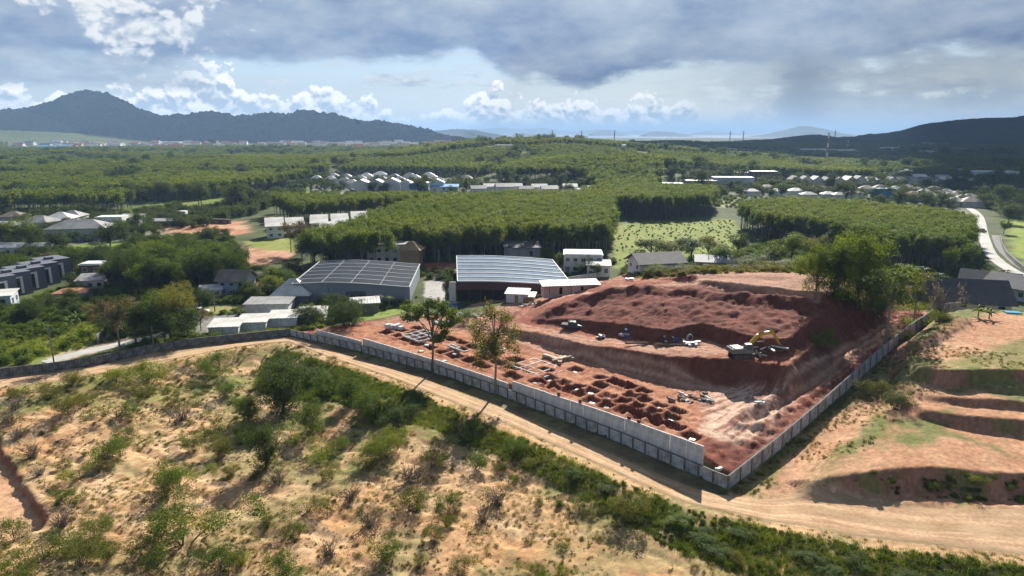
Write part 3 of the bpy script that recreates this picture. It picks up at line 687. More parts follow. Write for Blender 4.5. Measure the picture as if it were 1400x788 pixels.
    br = line_d(X_, Y_, PP([(1060, 700), (1085, 660), (1110, 630, 1), (1150, 585, 3), (1195, 545, 5)]))[0]
    gmask *= sst(br + (a2 - .5) * 3, 1.6, 4.0)
    gp = poly_sd(X_, Y_, PP([(1262, 484, 10), (1330, 470, 10.6), (1400, 464, 10.6), (1500, 470, 10.6), (1500, 512, 10.6), (1300, 503, 10.3)]))[0]
    gmask = np.maximum(gmask, (1 - sst(gp, -2, 1.5)) * .85)
    bp_ = poly_sd(X_, Y_, PP([(1260, 470, 10), (1310, 442, 11), (1370, 432, 10.6), (1440, 450, 10.6), (1380, 466, 10.6), (1300, 488, 10.3), (1260, 486, 9.8)]))[0]
    gmask = gmask * sst(bp_ + (a2 - .5) * 4, -1, 2)
    steep = sst(sl, .45, .8)
    rcol = lay(soil, gr, gmask)
    rcol = lay(rcol, duo(C_(.42, .21, .13), C_(.32, .15, .095), a2), steep * .9)
    rcol = lay(rcol, duo(C_(.15, .16, .045), C_(.22, .20, .065), a2), steep * sst(fbm(X_, Y_, 9, 3, 223) + .1 * (Y_ > 140), .48, .60) * .85)
    flatroad = poly_sd(X_, Y_, np.vstack([PP([t[0] for t in TRACK[16:]]), PP([t[1] for t in TRACK[16:]])[::-1]]))[0]
    rcol = lay(rcol, duo(C_(.55, .37, .22), C_(.47, .29, .165), sst(a1 * .4 + a2 * .6, .4, .6)), 1 - sst(flatroad, -.5, 1.5))
    fl3 = _hash(np.round(X_ / .43), np.round(Y_ / .43), 45)
    rcol = rcol * (.82 + .36 * fl3)[:, None] * .9
    cc = lay(cc, rcol, rw)
    # building site
    sd = poly_sd(X_, Y_, SITE)[0]; sw = 1 - sst(sd, -.2, .35); sw = np.where((Y_ > 175) & (sd > -8), sw * sst(-sd + (a1 - .5) * 10, 0, 5), sw)
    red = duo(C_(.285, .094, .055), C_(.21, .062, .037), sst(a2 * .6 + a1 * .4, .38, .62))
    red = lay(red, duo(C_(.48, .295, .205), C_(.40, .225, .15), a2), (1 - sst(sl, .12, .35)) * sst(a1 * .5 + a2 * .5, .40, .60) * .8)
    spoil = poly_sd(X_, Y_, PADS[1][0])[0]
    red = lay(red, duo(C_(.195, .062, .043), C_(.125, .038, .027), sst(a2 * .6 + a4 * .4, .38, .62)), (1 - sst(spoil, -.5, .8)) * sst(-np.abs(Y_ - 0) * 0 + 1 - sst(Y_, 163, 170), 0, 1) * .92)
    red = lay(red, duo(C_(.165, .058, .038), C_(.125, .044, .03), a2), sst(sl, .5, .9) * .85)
    for ln, wdt, wt in [([(640, 440, 2), (700, 462, 2.6), (760, 480, 2.8), (830, 500, 3), (930, 524, 3), (1010, 540, 3), (1060, 548, 3)], 1.9, .8), ([(700, 446, 3.6), (800, 465, 5.7), (900, 475, 6.8), (1000, 480, 7.4)], 2.2, .7),
                        ([(740, 418, 3), (790, 402, 5), (850, 392, 11), (930, 387, 11.4), (1000, 391, 11.8), (1060, 400, 12), (1110, 404, 13)], 2.0, .75), ([(1030, 590, 2), (1050, 560, 3), (1110, 525, 3.4), (1165, 480, 5), (1215, 450, 7)], 2.6, .75), ([(640, 425, 1), (700, 415, 2), (745, 408, 2)], 3, .7)]:
        d_, al_ = line_d(X_, Y_, np.array([G(q[0], q[1]) for q in ln])); rut = .65 + .35 * np.cos(d_ * 2 * math.pi / 1.7)
        red = lay(red, duo(C_(.60, .38, .265), C_(.49, .275, .175), a2), (1 - sst(d_ + (a2 - .5) * 1.6, wdt * .5, wdt * 1.3)) * min(wt + .15, 1) * rut)
    fz = poly_sd(X_, Y_, PP([(440, 456, 1), (700, 545, 2), (950, 612, 3), (1000, 560, 3), (935, 530, 3), (820, 500, 3), (690, 470, 2.4), (600, 440, 2), (500, 445, 1)]))[0]
    red = lay(red, duo(C_(.47, .235, .13), C_(.35, .135, .072), sst(a2 * .7 + a4 * .3, .38, .62)), (1 - sst(fz, -2, 1)) * (1 - sst(sl, .35, .9)) * .8)
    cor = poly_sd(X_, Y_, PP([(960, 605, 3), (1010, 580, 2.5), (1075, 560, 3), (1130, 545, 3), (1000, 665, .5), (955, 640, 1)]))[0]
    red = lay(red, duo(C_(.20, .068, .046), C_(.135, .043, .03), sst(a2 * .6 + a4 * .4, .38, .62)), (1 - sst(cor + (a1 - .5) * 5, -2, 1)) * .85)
    fan = poly_sd(X_, Y_, PP([(960, 545, 3), (1000, 530, 3), (1085, 535, 3), (1060, 575, 2.6), (1035, 605, 2), (985, 605, 2.4), (955, 590, 3)]))[0]
    fo = P(1075, 520, 3); ang = np.arctan2(Y_ - fo[1], X_ - fo[0]); rad_ = np.hypot(X_ - fo[0], Y_ - fo[1])
    stk = fbm(ang * 40 + fbm(X_, Y_, 6, 2, 231) * 3, rad_ * .12, 1.0, 3, 232)
    red = lay(red, duo(C_(.62, .42, .31), C_(.26, .125, .085), sst(stk, .40, .60)), (1 - sst(fan + (a2 - .5) * 3, -1.5, 1.5)) * .95)
    top = poly_sd(X_, Y_, PADS[2][0])[0]
    red = lay(red, duo(C_(.45, .27, .19), C_(.34, .18, .12), a2), (1 - sst(top, -1, .2)) * (1 - sst(sl, .3, .6)) * .8)
    fl2 = _hash(np.round(X_ / .43), np.round(Y_ / .43), 43)
    red = red * (.84 + .32 * fl2)[:, None] * .95
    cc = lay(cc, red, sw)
    pd = poly_sd(X_, Y_, PIT)[0]
    cc = lay(cc, duo(C_(.55, .33, .19), C_(.50, .27, .145), a1), 1 - sst(pd, -.2, .4))
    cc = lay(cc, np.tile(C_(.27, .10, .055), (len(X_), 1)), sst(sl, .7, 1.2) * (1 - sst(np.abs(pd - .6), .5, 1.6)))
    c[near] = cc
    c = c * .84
    m, nt, b = newmat('earth')
    at = nt.nodes.new('ShaderNodeVertexColor'); at.layer_name = 'cover'
    geo = nt.nodes.new('ShaderNodeNewGeometry'); pos = geo.outputs['Position']
    f1 = noise(nt, pos, .9, 6, .65); f2 = noise(nt, pos, 6.0, 3, .6)
    k = (f1 * .7 + f2 * .3).step(.28, .72) * .62 + .69
    vm = nt.nodes.new('ShaderNodeVectorMath'); vm.operation = 'SCALE'; nt.links.new(at.outputs[0], vm.inputs[0]); nt.links.new(k.s, vm.inputs['Scale'])
    nt.links.new(vm.outputs[0], b.inputs['Base Color']); b.inputs['Roughness'].default_value = .95; b.inputs['Specular IOR Level'].default_value = .1
    bp = nt.nodes.new('ShaderNodeBump'); bp.inputs['Strength'].default_value = .9; bp.inputs['Distance'].default_value = .16
    nt.links.new((f1 * .7 + f2 * .3).s, bp.inputs['Height']); nt.links.new(bp.outputs[0], b.inputs['Normal'])
    M['earth'] = m
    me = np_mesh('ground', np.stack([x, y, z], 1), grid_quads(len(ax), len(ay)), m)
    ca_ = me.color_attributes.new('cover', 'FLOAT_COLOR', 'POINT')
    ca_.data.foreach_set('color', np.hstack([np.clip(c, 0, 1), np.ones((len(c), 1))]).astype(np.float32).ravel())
    return struct(link('ground', me))
build_ground()

# ------------------------------------------------------------------ tracks and roads as draped strips
def ribbon(name, pairs, m, n_across=10, step=1.0, lift=.05, zf=hfast):
    A = np.array([p[0] for p in pairs]); B = np.array([p[1] for p in pairs]); mid = (A + B) / 2
    L = np.r_[0, np.cumsum(np.hypot(*(mid[1:] - mid[:-1])[:, :2].T))]; n = max(int(L[-1] / step), 2); s = np.linspace(0, L[-1], n)
    def cr(Q):   # smooth interpolation along the strip
        t = np.interp(s, L, np.arange(len(L))); i = np.clip(t.astype(int), 0, len(L) - 2); f = (t - i)[:, None]
        q = lambda k: Q[np.clip(k, 0, len(Q) - 1)]
        p0, p1, p2, p3 = q(i - 1), q(i), q(i + 1), q(i + 2)
        return .5 * ((2 * p1) + (-p0 + p2) * f + (2 * p0 - 5 * p1 + 4 * p2 - p3) * f * f + (-p0 + 3 * p1 - 3 * p2 + p3) * f ** 3)
    a, b = cr(A[:, :2]), cr(B[:, :2]); w = np.linspace(0, 1, n_across)
    Q = a[:, None, :] * (1 - w)[None, :, None] + b[:, None, :] * w[None, :, None]
    e = (fbm(s, s * 0, 2.5, 3, 7) - .5)[:, None] * .6
    x, y = Q[..., 0].ravel(), Q[..., 1].ravel(); z = zf(x, y) + lift
    edge = np.tile(np.minimum(w, 1 - w) < .01, n); z[edge] -= lift * 1.6
    me = np_mesh(name, np.stack([x, y, z], 1), grid_quads(n_across, n), m)
    uv = me.uv_layers.new(name='uv'); width = np.hypot(*(a - b).T)
    U = np.stack([np.tile(w, n), np.repeat(s, n_across)], 1)
    li = np.zeros(len(me.loops), np.int32); me.loops.foreach_get('vertex_index', li)
    uv.data.foreach_set('uv', U[li].astype(np.float32).ravel())
    return struct(link(name, me))
def dirtmat(name, c1, c2, grassy=.35):
    m, nt, b = newmat(name)
    uv = nt.nodes.new('ShaderNodeUVMap'); sp = nt.nodes.new('ShaderNodeSeparateXYZ'); nt.links.new(uv.outputs[0], sp.inputs[0])
    geo = nt.nodes.new('ShaderNodeNewGeometry'); pos = geo.outputs['Position']
    u, v = E(nt, sp.outputs[0]), E(nt, sp.outputs[1])
    big = noise(nt, pos, .25, 5, .6); fine = noise(nt, pos, 2.2, 5, .65)
    streak = noise(nt, comb(nt, u * 9, v * .10, 0), 1.5, 4, .6)
    wob = (noise(nt, comb(nt, v * .06, 0, 0), 1, 3, .5) - .5) * .16
    rut = (u + wob - .32).abs().step(.11, .02).max((u + wob - .68).abs().step(.11, .02))
    t = (big * .5 + streak * .5).step(.36, .64)
    cA = mixc(nt, t, c2, c1)
    cA = mixc(nt, rut * .55 * streak.step(.3, .6), cA, tuple(min(q * 1.18, .8) for q in c1))
    mid = (u + wob - .5).abs().step(.13, .04) * grassy
    cA = mixc(nt, mid * fine.step(.4, .6), cA, (.26, .215, .10))
    edge = ((u - .5).abs() + (noise(nt, pos, .6, 4, .6) - .5) * .22).step(.34, .46)
    cA = mixc(nt, (edge * fine.step(.30, .62)), cA, (.27, .20, .105))
    k = fine.step(.25, .75) * .4 + .8
    vm = nt.nodes.new('ShaderNodeVectorMath'); vm.operation = 'SCALE'; nt.links.new(cA, vm.inputs[0]); nt.links.new(k.s, vm.inputs['Scale'])
    nt.links.new(vm.outputs[0], b.inputs['Base Color']); b.inputs['Roughness'].default_value = .95; b.inputs['Specular IOR Level'].default_value = .1
    bp = nt.nodes.new('ShaderNodeBump'); bp.inputs['Strength'].default_value = .7; bp.inputs['Distance'].default_value = .1
    nt.links.new((fine * .6 + streak * .4 - rut * .4).s, bp.inputs['Height']); nt.links.new(bp.outputs[0], b.inputs['Normal'])
    return m
M['dirt'] = dirtmat('packed dirt', (.47, .315, .19), (.33, .195, .108))
M['road'] = mat('worn concrete road', (.44, .42, .39), .9, .2, .3, .1, streak=0)
M['asphalt'] = mat('old asphalt', (.16, .155, .15), .9, .25, .4)
ribbon('dirt_track', [(P(*a), P(*b)) for a, b in TRACK], M['dirt'], 14, .8, .07)
def strip(name, cl, w, m, lift=.05, step=2.0, na=4):
    c = PP(cl); t = np.gradient(c[:, :2], axis=0); t /= np.hypot(t[:, 0], t[:, 1])[:, None]; nrm = np.stack([-t[:, 1], t[:, 0]], 1)
    return ribbon(name, [((c[i, 0] + nrm[i, 0] * w / 2, c[i, 1] + nrm[i, 1] * w / 2, 0), (c[i, 0] - nrm[i, 0] * w / 2, c[i, 1] - nrm[i, 1] * w / 2, 0)) for i in range(len(c))], m, na, step, lift)
strip('road', [(1480, 408), (1420, 388), (1390, 374), (1368, 360), (1353, 345), (1347, 330), (1343, 315), (1341, 303), (1336, 293), (1324, 285), (1300, 280)], 6.0, M['road'], .12)
strip('canal_bed', [(1480, 395), (1425, 378), (1398, 366), (1380, 352), (1369, 340), (1364, 330), (1361, 322)], 4.5, M['asphalt'], .10)
strip('road', [(60, 496), (100, 485), (140, 476), (185, 466), (228, 456)], 4.5, M['road'], .08)
strip('road', [(255, 440), (300, 434), (345, 432), (395, 424)], 6.0, M['asphalt'], .08)
strip('road', [(770, 396), (820, 388), (850, 384), (880, 384)], 5.0, M['road'], .12)

# ------------------------------------------------------------------ sea, mountains, islands
def seamat():
    m, nt, b = newmat('sea water'); b.inputs['Base Color'].default_value = (.10, .15, .19, 1); b.inputs['Roughness'].default_value = .7; b.inputs['Specular IOR Level'].default_value = .03
    return m
sv = [(-60000, 10300, -39), (60000, 10300, -39), (60000, 70000, -39), (-60000, 70000, -39)]
struct(MB().add(sv, [(0, 1, 2, 3)]).build('sea', seamat()))
def forestmat(name, c1, c2, s):
    m, nt, b = newmat(name); geo = nt.nodes.new('ShaderNodeNewGeometry'); pos = geo.outputs['Position']
    t = (noise(nt, pos, s, 5, .6) * .6 + noise(nt, pos, s * 12, 3, .6) * .4).step(.36, .64)
    nt.links.new(mixc(nt, t, c1, c2), b.inputs['Base Color']); b.inputs['Roughness'].default_value = .9; b.inputs['Specular IOR Level'].default_value = .05
    bp = nt.nodes.new('ShaderNodeBump'); bp.inputs['Strength'].default_value = 1; bp.inputs['Distance'].default_value = 8
    nt.links.new(noise(nt, pos, .06, 4, .7).s, bp.inputs['Height']); nt.links.new(bp.outputs[0], b.inputs['Normal']); return m
M['mount'] = forestmat('forested mountain', (.010, .018, .012), (.028, .040, .018), .004)
def ridge(name, prof, Y, depth_f, depth_b, zfoot, nx, ny, spur=.35, tree=9.0, seed=1, m=None, fine=14.0):
    """mountain whose skyline is the given pixel profile at distance Y"""
    pts = np.array([PY(u, v, Y) for u, v in prof]); xs = np.linspace(pts[0, 0], pts[-1, 0], nx)
    top = np.interp(xs, pts[:, 0], pts[:, 2]); ys = np.r_[np.linspace(Y - depth_f, Y, ny), np.linspace(Y, Y + depth_b, ny // 3)[1:]]
    Xg, Yg = np.meshgrid(xs, ys); Hh = np.maximum(top - zfoot, 0)[None, :]
    t = np.where(Yg <= Y, (Yg - (Y - depth_f)) / depth_f, 1 - (Yg - Y) / depth_b)
    sp = np.abs(fbm(Xg, Yg * .4, 430, 4, seed) - .5) * 2.6
    tt = np.clip(t + (sp - .35) * spur * np.sin(np.pi * np.clip(t, 0, 1)), 0, 1)
    Z = zfoot + Hh * (tt ** 1.35) + (fbm(Xg, Yg, 160, 4, seed + 5) - .5) * 34 * np.sin(np.pi * np.clip(t, 0, 1)) * np.minimum(Hh / 150, 1)
    Z += (fbm(Xg, Yg, fine * 2.5, 3, seed + 9, .7) - .55) * tree * 2.0 * np.minimum(Hh / 40, 1) * (t > .02)
    Z[0, :] = zfoot - 40; Z[-1, :] = zfoot - 40
    me = np_mesh(name, np.stack([Xg.ravel(), Yg.ravel(), Z.ravel()], 1), grid_quads(nx, len(ys)), m or M['mount'])
    return struct(link(name, me))
ML = [(-420, 172), (-250, 150), (-120, 160), (-40, 155), (0, 151), (30, 149), (55, 144), (75, 138), (95, 129), (108, 125), (120, 122.5), (135, 124), (145, 127), (155, 131), (175, 141), (195, 150.5), (215, 161), (235, 156), (265, 155), (285, 150.5), (320, 157), (345, 156), (375, 153), (400, 154.5), (410, 150), (418, 148.5), (428, 151), (440, 154), (460, 156), (480, 163), (500, 167), (520, 165.5), (540, 168.5), (560, 171), (580, 176), (600, 182), (615, 186), (640, 189), (680, 194)]
ridge('mountain', ML, 4300, 1250, 800, -14, 900, 110, .75, 20, 3, None, 9.0)
ridge('hill', [(-300, 172), (-100, 160), (0, 150), (25, 150), (50, 156), (80, 166), (105, 176), (140, 184), (185, 186), (215, 190), (260, 196)], 3700, 600, 350, -14, 320, 50, .7, 7, 13, forestmat('scrub hill', (.04, .055, .03), (.075, .085, .04), .006))
ridge('hill', [(-300, 176), (-60, 177), (0, 178.5), (60, 180), (110, 183), (160, 187), (220, 194), (260, 198)], 3150, 600, 400, -14, 220, 40, .1, 3, 15, forestmat('meadow hill', (.085, .105, .035), (.12, .135, .05), .004))
ridge('hill', [(1010, 192), (1060, 190), (1080, 187), (1100, 184.5), (1120, 184), (1140, 188), (1165, 187), (1190, 183), (1220, 181), (1235, 178), (1250, 174.5), (1280, 168.5), (1300, 165), (1340, 161), (1370, 161), (1400, 158), (1480, 150), (1600, 146), (1750, 165), (1900, 180)], 3100, 900, 600, -12, 420, 60, .4, 5, 23)
ridge('hill', [(590, 180), (605, 178), (625, 176.5), (650, 178), (680, 184), (700, 188), (720, 190)], 8200, 700, 500, -32, 160, 30, .4, 6, 33)
isl = forestmat('far island forest', (.05, .06, .045), (.07, .08, .06), .002)
for i, (pr, Y) in enumerate([([(610, 179), (640, 177), (665, 176), (690, 175), (715, 177), (742, 174.5), (760, 178), (785, 180), (815, 177), (835, 178), (850, 180), (870, 178), (900, 180), (925, 182), (940, 184)], 24000),
                             ([(700, 184), (715, 182), (730, 184), (741, 187)], 13500), ([(806, 183), (820, 178.5), (832, 177.5), (840, 181), (856, 184.5)], 15500), ([(878, 185), (888, 180.5), (900, 179.5), (918, 181), (935, 183), (946, 186)], 13500),
                             ([(945, 183), (965, 179.5), (985, 181), (1010, 183), (1030, 184.5)], 20000), ([(1020, 188), (1050, 183), (1075, 177), (1095, 172.5), (1110, 173), (1130, 177), (1150, 182), (1175, 186), (1200, 188)], 12000), ([(1180, 184), (1230, 182), (1300, 181), (1400, 183)], 26000)]):
    q = ridge('island', pr, Y, 900, 700, -40, 120, 16, .3, 5, 60 + i, isl, 40)

# ------------------------------------------------------------------ clouds overhead whose shade lies on the far country
def cloudmat():
    m, nt, b = newmat('cloud'); b.inputs['Base Color'].default_value = (.85, .86, .88, 1); b.inputs['Roughness'].default_value = 1; b.inputs['Specular IOR Level'].default_value = 0; return m
CM = cloudmat()
def cloud(shadow_poly, alt, thick, seed):
    """lumpy cloud slab whose shade falls on the given ground polygon"""
    sh = np.array([math.sin(R(SUN_AZ)), math.cos(R(SUN_AZ))]) * alt / math.tan(R(SUN_EL))
    q = np.asarray(shadow_poly)[:, :2] + sh; lo, hi = q.min(0) - 150, q.max(0) + 150
    nx = 90; ny = 90; X, Y = np.meshgrid(np.linspace(lo[0], hi[0], nx), np.linspace(lo[1], hi[1], ny))
    sd = poly_sd(X.ravel(), Y.ravel(), q)[0].reshape(X.shape) + (fbm(X, Y, 400, 4, seed) - .5) * 170
    t = np.clip(-sd / 260, 0, 1) ** .5
    up = alt + thick * t * (.45 + fbm(X, Y, 300, 4, seed + 3)); dn = alt - 30 * t * fbm(X, Y, 200, 3, seed + 6)
    keep = sd < 0; idx = np.arange(nx * ny).reshape(ny, nx); kq = keep[:-1, :-1] | keep[1:, 1:] | keep[:-1, 1:] | keep[1:, :-1]
    gq = grid_quads(nx, ny)[kq.ravel()]
    V = np.vstack([np.stack([X.ravel(), Y.ravel(), up.ravel()], 1), np.stack([X.ravel(), Y.ravel(), dn.ravel()], 1)])
    me = np_mesh('cloud', V, np.vstack([gq, gq[:, ::-1] + nx * ny]), CM)
    return struct(link('cloud', me))
cloud(PP([(640, 218), (760, 216), (850, 221), (905, 226), (960, 228), (1010, 225), (1080, 225), (1200, 227), (1285, 232), (1300, 262), (1500, 282), (1900, 275), (2000, 215), (1500, 196), (700, 194), (600, 205)]), 1150, 170, 5)
cloud([(-5200, 3200), (-1200, 3150), (-100, 3300), (-100, 4300), (-5200, 4400)], 1300, 170, 15)

# ------------------------------------------------------------------ haze
def build_haze():
    m = bpy.data.materials.new('haze air'); m.use_nodes = True; nt = m.node_tree; nt.nodes.clear()
    o = nt.nodes.new('ShaderNodeOutputMaterial'); v = nt.nodes.new('ShaderNodeVolumePrincipled')
    v.inputs['Color'].default_value = (.43, .66, 1.0, 1); v.inputs['Density'].default_value = HAZE; v.inputs['Anisotropy'].default_value = .05
    nt.links.new(v.outputs[0], o.inputs['Volume'])
    h = MB().box((0, 5000, 130), (150000, 150000, 440)).build('haze', m); h['kind'] = 'stuff'
    h['label'] = 'pale blue haze filling the air over the valley'
HAZE = 9.0e-5
build_haze()

# ------------------------------------------------------------------ walls round the site
BLOCK = []          # footprints where no plant may grow: (cx, cy, half x, half y, rz)
def block(c, hx, hy, rz=0): BLOCK.append((c[0], c[1], hx, hy, rz))
def resample(line, step):
    L = np.r_[0, np.cumsum(np.hypot(*(line[1:] - line[:-1])[:, :2].T))]; n = max(int(round(L[-1] / step)), 1)
    s = np.linspace(0, L[-1], n + 1); return np.stack([np.interp(s, L, line[:, k]) for k in range(3)], 1)
def panel_wall(name, label, line, h, step, m, post_m, group=None, th=.16, post_side=-1, coping=True, follow=False):
    q = resample(line, step); t = thing(name, label, 'wall', tuple(q[0]), 0, group); rnd = random.Random(len(q))
    hf = h if callable(h) else (lambda s: h)
    for i in range(len(q) - 1):
        a, b = q[i], q[i + 1]; d = b - a; l = math.hypot(d[0], d[1]); yaw = math.atan2(d[1], d[0]); sl = d[2] / l
        h0, h1 = hf(i / (len(q) - 1)), hf((i + 1) / (len(q) - 1)); dj = rnd.uniform(-.018, .018)
        x0, x1 = .05, l - .05; low = -.9
        def zz(x, top): return sl * x + (mix(h0, h1, x / l) if top else low)
        V = [(x0, -th / 2 + dj, zz(x0, 0)), (x1, -th / 2 + dj, zz(x1, 0)), (x1, th / 2 + dj, zz(x1, 0)), (x0, th / 2 + dj, zz(x0, 0)), (x0, -th / 2 + dj, zz(x0, 1)), (x1, -th / 2 + dj, zz(x1, 1)), (x1, th / 2 + dj, zz(x1, 1)), (x0, th / 2 + dj, zz(x0, 1))]
        mm = m if m is not M['precast'] else M[rnd.choice(['precast', 'precast', 'precast_b', 'precast_c'])]
        MB().add(V, MB.BOX).build('panel', mm, t, tuple(a - q[0]), (rnd.uniform(-.02, .02), 0, yaw))
        if post_m is not None:
            MB().box((0, 0, (h0 + low) / 2 + .03), (.24, .34, h0 - low + .06)).build('post', post_m, t, tuple(a - q[0]), yaw)
        if coping:
            V2 = [(vx, vy * 1.45, vz + (.07 if k > 3 else 0)) for k, (vx, vy, vz) in enumerate([(0, -th / 2, zz(0, 1) + .004), (l, -th / 2, zz(l, 1) + .004), (l, th / 2, zz(l, 1) + .004), (0, th / 2, zz(0, 1) + .004)] * 2)]
            MB().add(V2, MB.BOX).build('coping', post_m or m, t, tuple(a - q[0]), yaw)
    return t
def off(line, d):    # shift a line sideways (towards the building site when positive)
    t = np.gradient(line[:, :2], axis=0); t /= np.hypot(t[:, 0], t[:, 1])[:, None]
    o = line.copy(); o[:, 0] += -t[:, 1] * d; o[:, 1] += t[:, 0] * d; return o
panel_wall('boundary_wall', 'weathered grey concrete panel wall bordering the track at the left', W0, 1.75, 2.9, M['concrete_old'], M['concrete_old'])
panel_wall('boundary_wall', 'low pale concrete panel wall along the dirt track below the site', W1, lambda s: 1.55 + .35 * s, 2.45, M['precast'], M['concrete_old'])
panel_wall('boundary_wall', 'long low concrete wall climbing the right edge of the site', W2, 2.1, 3.1, M['precast'], M['concrete_old'])
panel_wall('boundary_wall', 'short concrete wall end bending before the dark roofed house', W3, 2.4, 2.6, M['precast'], M['concrete_old'])
W1b = off(W1, .32)
def seg(line, a, b):
    q = resample(line, .5); n = len(q); return q[int(a * n):max(int(b * n), int(a * n) + 2)]
def s_at(u):       # share of the front wall at a pixel column
    q = resample(W1b, .5); us = [700 + F * p[0] / (p[1] * cp + CAMZ * sp_) for p in q]; return float(np.interp(u, us, np.linspace(0, 1, len(us))))
for (u0, u1, h0, h1, lb) in [(436, 497, 2.9, 2.5, 'weathered low upper retaining wall at the far end of the front wall'), (497, 594, 3.4, 2.7, 'blue grey upper retaining wall left of the spreading tree trunk'), (594, 698, 2.9, 2.9, 'narrow upper retaining wall between the two tall wall trees'),
                             (699, 961, 3.6, 4.9, 'tall pale concrete retaining wall stepping up beside the foundation pits')]:
    panel_wall('retaining_wall', lb, seg(W1b, s_at(u0), s_at(u1)), lambda s, a=h0, b=h1: a + (b - a) * s, 3.0, M['concrete'], None, None, .22, coping=False)
# buttress stubs on the wall top left unfinished
for i, u in enumerate([765, 795, 862, 874]):
    s = s_at(u); q = resample(W1b, .5); p = q[int(s * (len(q) - 1))]
    tag(MB().box((0, 0, .35), (.5, .3, .9)).build('column_stub', M['rust'], None, (p[0], p[1] + .3, 3.6 + .9 * (u - 700) / 260), math.atan2(wdir[1], wdir[0])), 'dark unfinished column stub on the tall retaining wall top', 'column', 'column stubs along the retaining wall')

# ------------------------------------------------------------------ buildings
def windows(t, face, xs, zs, w, h, y, m_frame=None, sub=True):
    """rows of windows on one wall face; face = (origin, rz) in the thing's frame"""
    for z in zs:
        for x in xs:
            wd = MB(); f = .09
            for a, b, c, d in ((0, h / 2, w + f, f), (0, -h / 2, w + f, f), (w / 2, 0, f, h), (-w / 2, 0, f, h)): wd.box((a, 0, b), (c, .12, d))
            ca, sa = math.cos(face), math.sin(face)
            o = wd.build('window', m_frame or M['white'], t, (x * ca + y * sa, x * sa - y * ca, z), face)
            if sub: MB().box((0, .02, 0), (w - f, .05, h - f)).build('pane', M['glass'], o)
def roof_mesh(kind, w, d, rh, ov=.5, th=.18):
    mb = MB(); W, D = w / 2 + ov, d / 2 + ov
    if kind == 'flat': mb.box((0, 0, th), (w + .3, d + .3, 2 * th)); mb.box((0, 0, .55), (w - .5, d - .5, .05))
    elif kind == 'gable':      # ridge along x
        mb.add([(-W, -D, 0), (W, -D, 0), (W, 0, rh), (-W, 0, rh), (-W, D, 0), (W, D, 0), (-W, -D, -th), (W, -D, -th), (W, 0, rh - th), (-W, 0, rh - th), (-W, D, -th), (W, D, -th)],
               [(0, 1, 2, 3), (3, 2, 5, 4), (7, 6, 9, 8), (8, 9, 10, 11), (0, 6, 7, 1), (4, 5, 11, 10), (0, 3, 9, 6), (3, 4, 10, 9), (2, 1, 7, 8), (5, 2, 8, 11)])
    elif kind == 'hip':
        k = max(W - D, .2) if W > D else .2; k2 = max(D - W, .0)
        A = [(-W, -D, 0), (W, -D, 0), (W, D, 0), (-W, D, 0)]
        Rg = [(-k, 0, rh), (k, 0, rh)] if W >= D else [(0, -k2, rh), (0, k2, rh)]
        B = [(x, y, -th) for x, y, _ in A]
        Fc = [(0, 1, 5, 4), (2, 3, 4, 5), (1, 2, 5), (3, 0, 4)] if W >= D else [(0, 1, 4), (2, 3, 5), (1, 2, 5, 4), (3, 0, 4, 5)]
        mb.add(A + Rg + B, Fc + [(9, 8, 7, 6), (0, 6, 7, 1), (1, 7, 8, 2), (2, 8, 9, 3), (3, 9, 6, 0)])
    elif kind == 'shed':       # high at the back (+y)
        mb.add([(-W, -D, 0), (W, -D, 0), (W, D, rh), (-W, D, rh), (-W, -D, -th), (W, -D, -th), (W, D, rh - th), (-W, D, rh - th)], [(0, 1, 2, 3), (7, 6, 5, 4), (0, 4, 5, 1), (1, 5, 6, 2), (2, 6, 7, 3), (3, 7, 4, 0)])
    return mb
def wall_mesh(kind, w, d, h, rh):
    mb = MB(); W, D = w / 2, d / 2
    if kind == 'gable':
        mb.add([(-W, -D, -1), (W, -D, -1), (W, D, -1), (-W, D, -1), (-W, -D, h), (W, -D, h), (W, D, h), (-W, D, h), (-W, 0, h + rh * .92), (W, 0, h + rh * .92)],
               [(0, 1, 5, 4), (1, 2, 6, 9, 5), (2, 3, 7, 6), (3, 0, 4, 8, 7), (4, 5, 9, 8), (8, 9, 6, 7)])
    elif kind == 'shed':
        mb.add([(-W, -D, -1), (W, -D, -1), (W, D, -1), (-W, D, -1), (-W, -D, h - .02), (W, -D, h - .02), (W, D, h + rh * .9), (-W, D, h + rh * .9)], MB.BOX)
    else: mb.box((0, 0, (h - 1) / 2), (w, d, h + 1))
    return mb
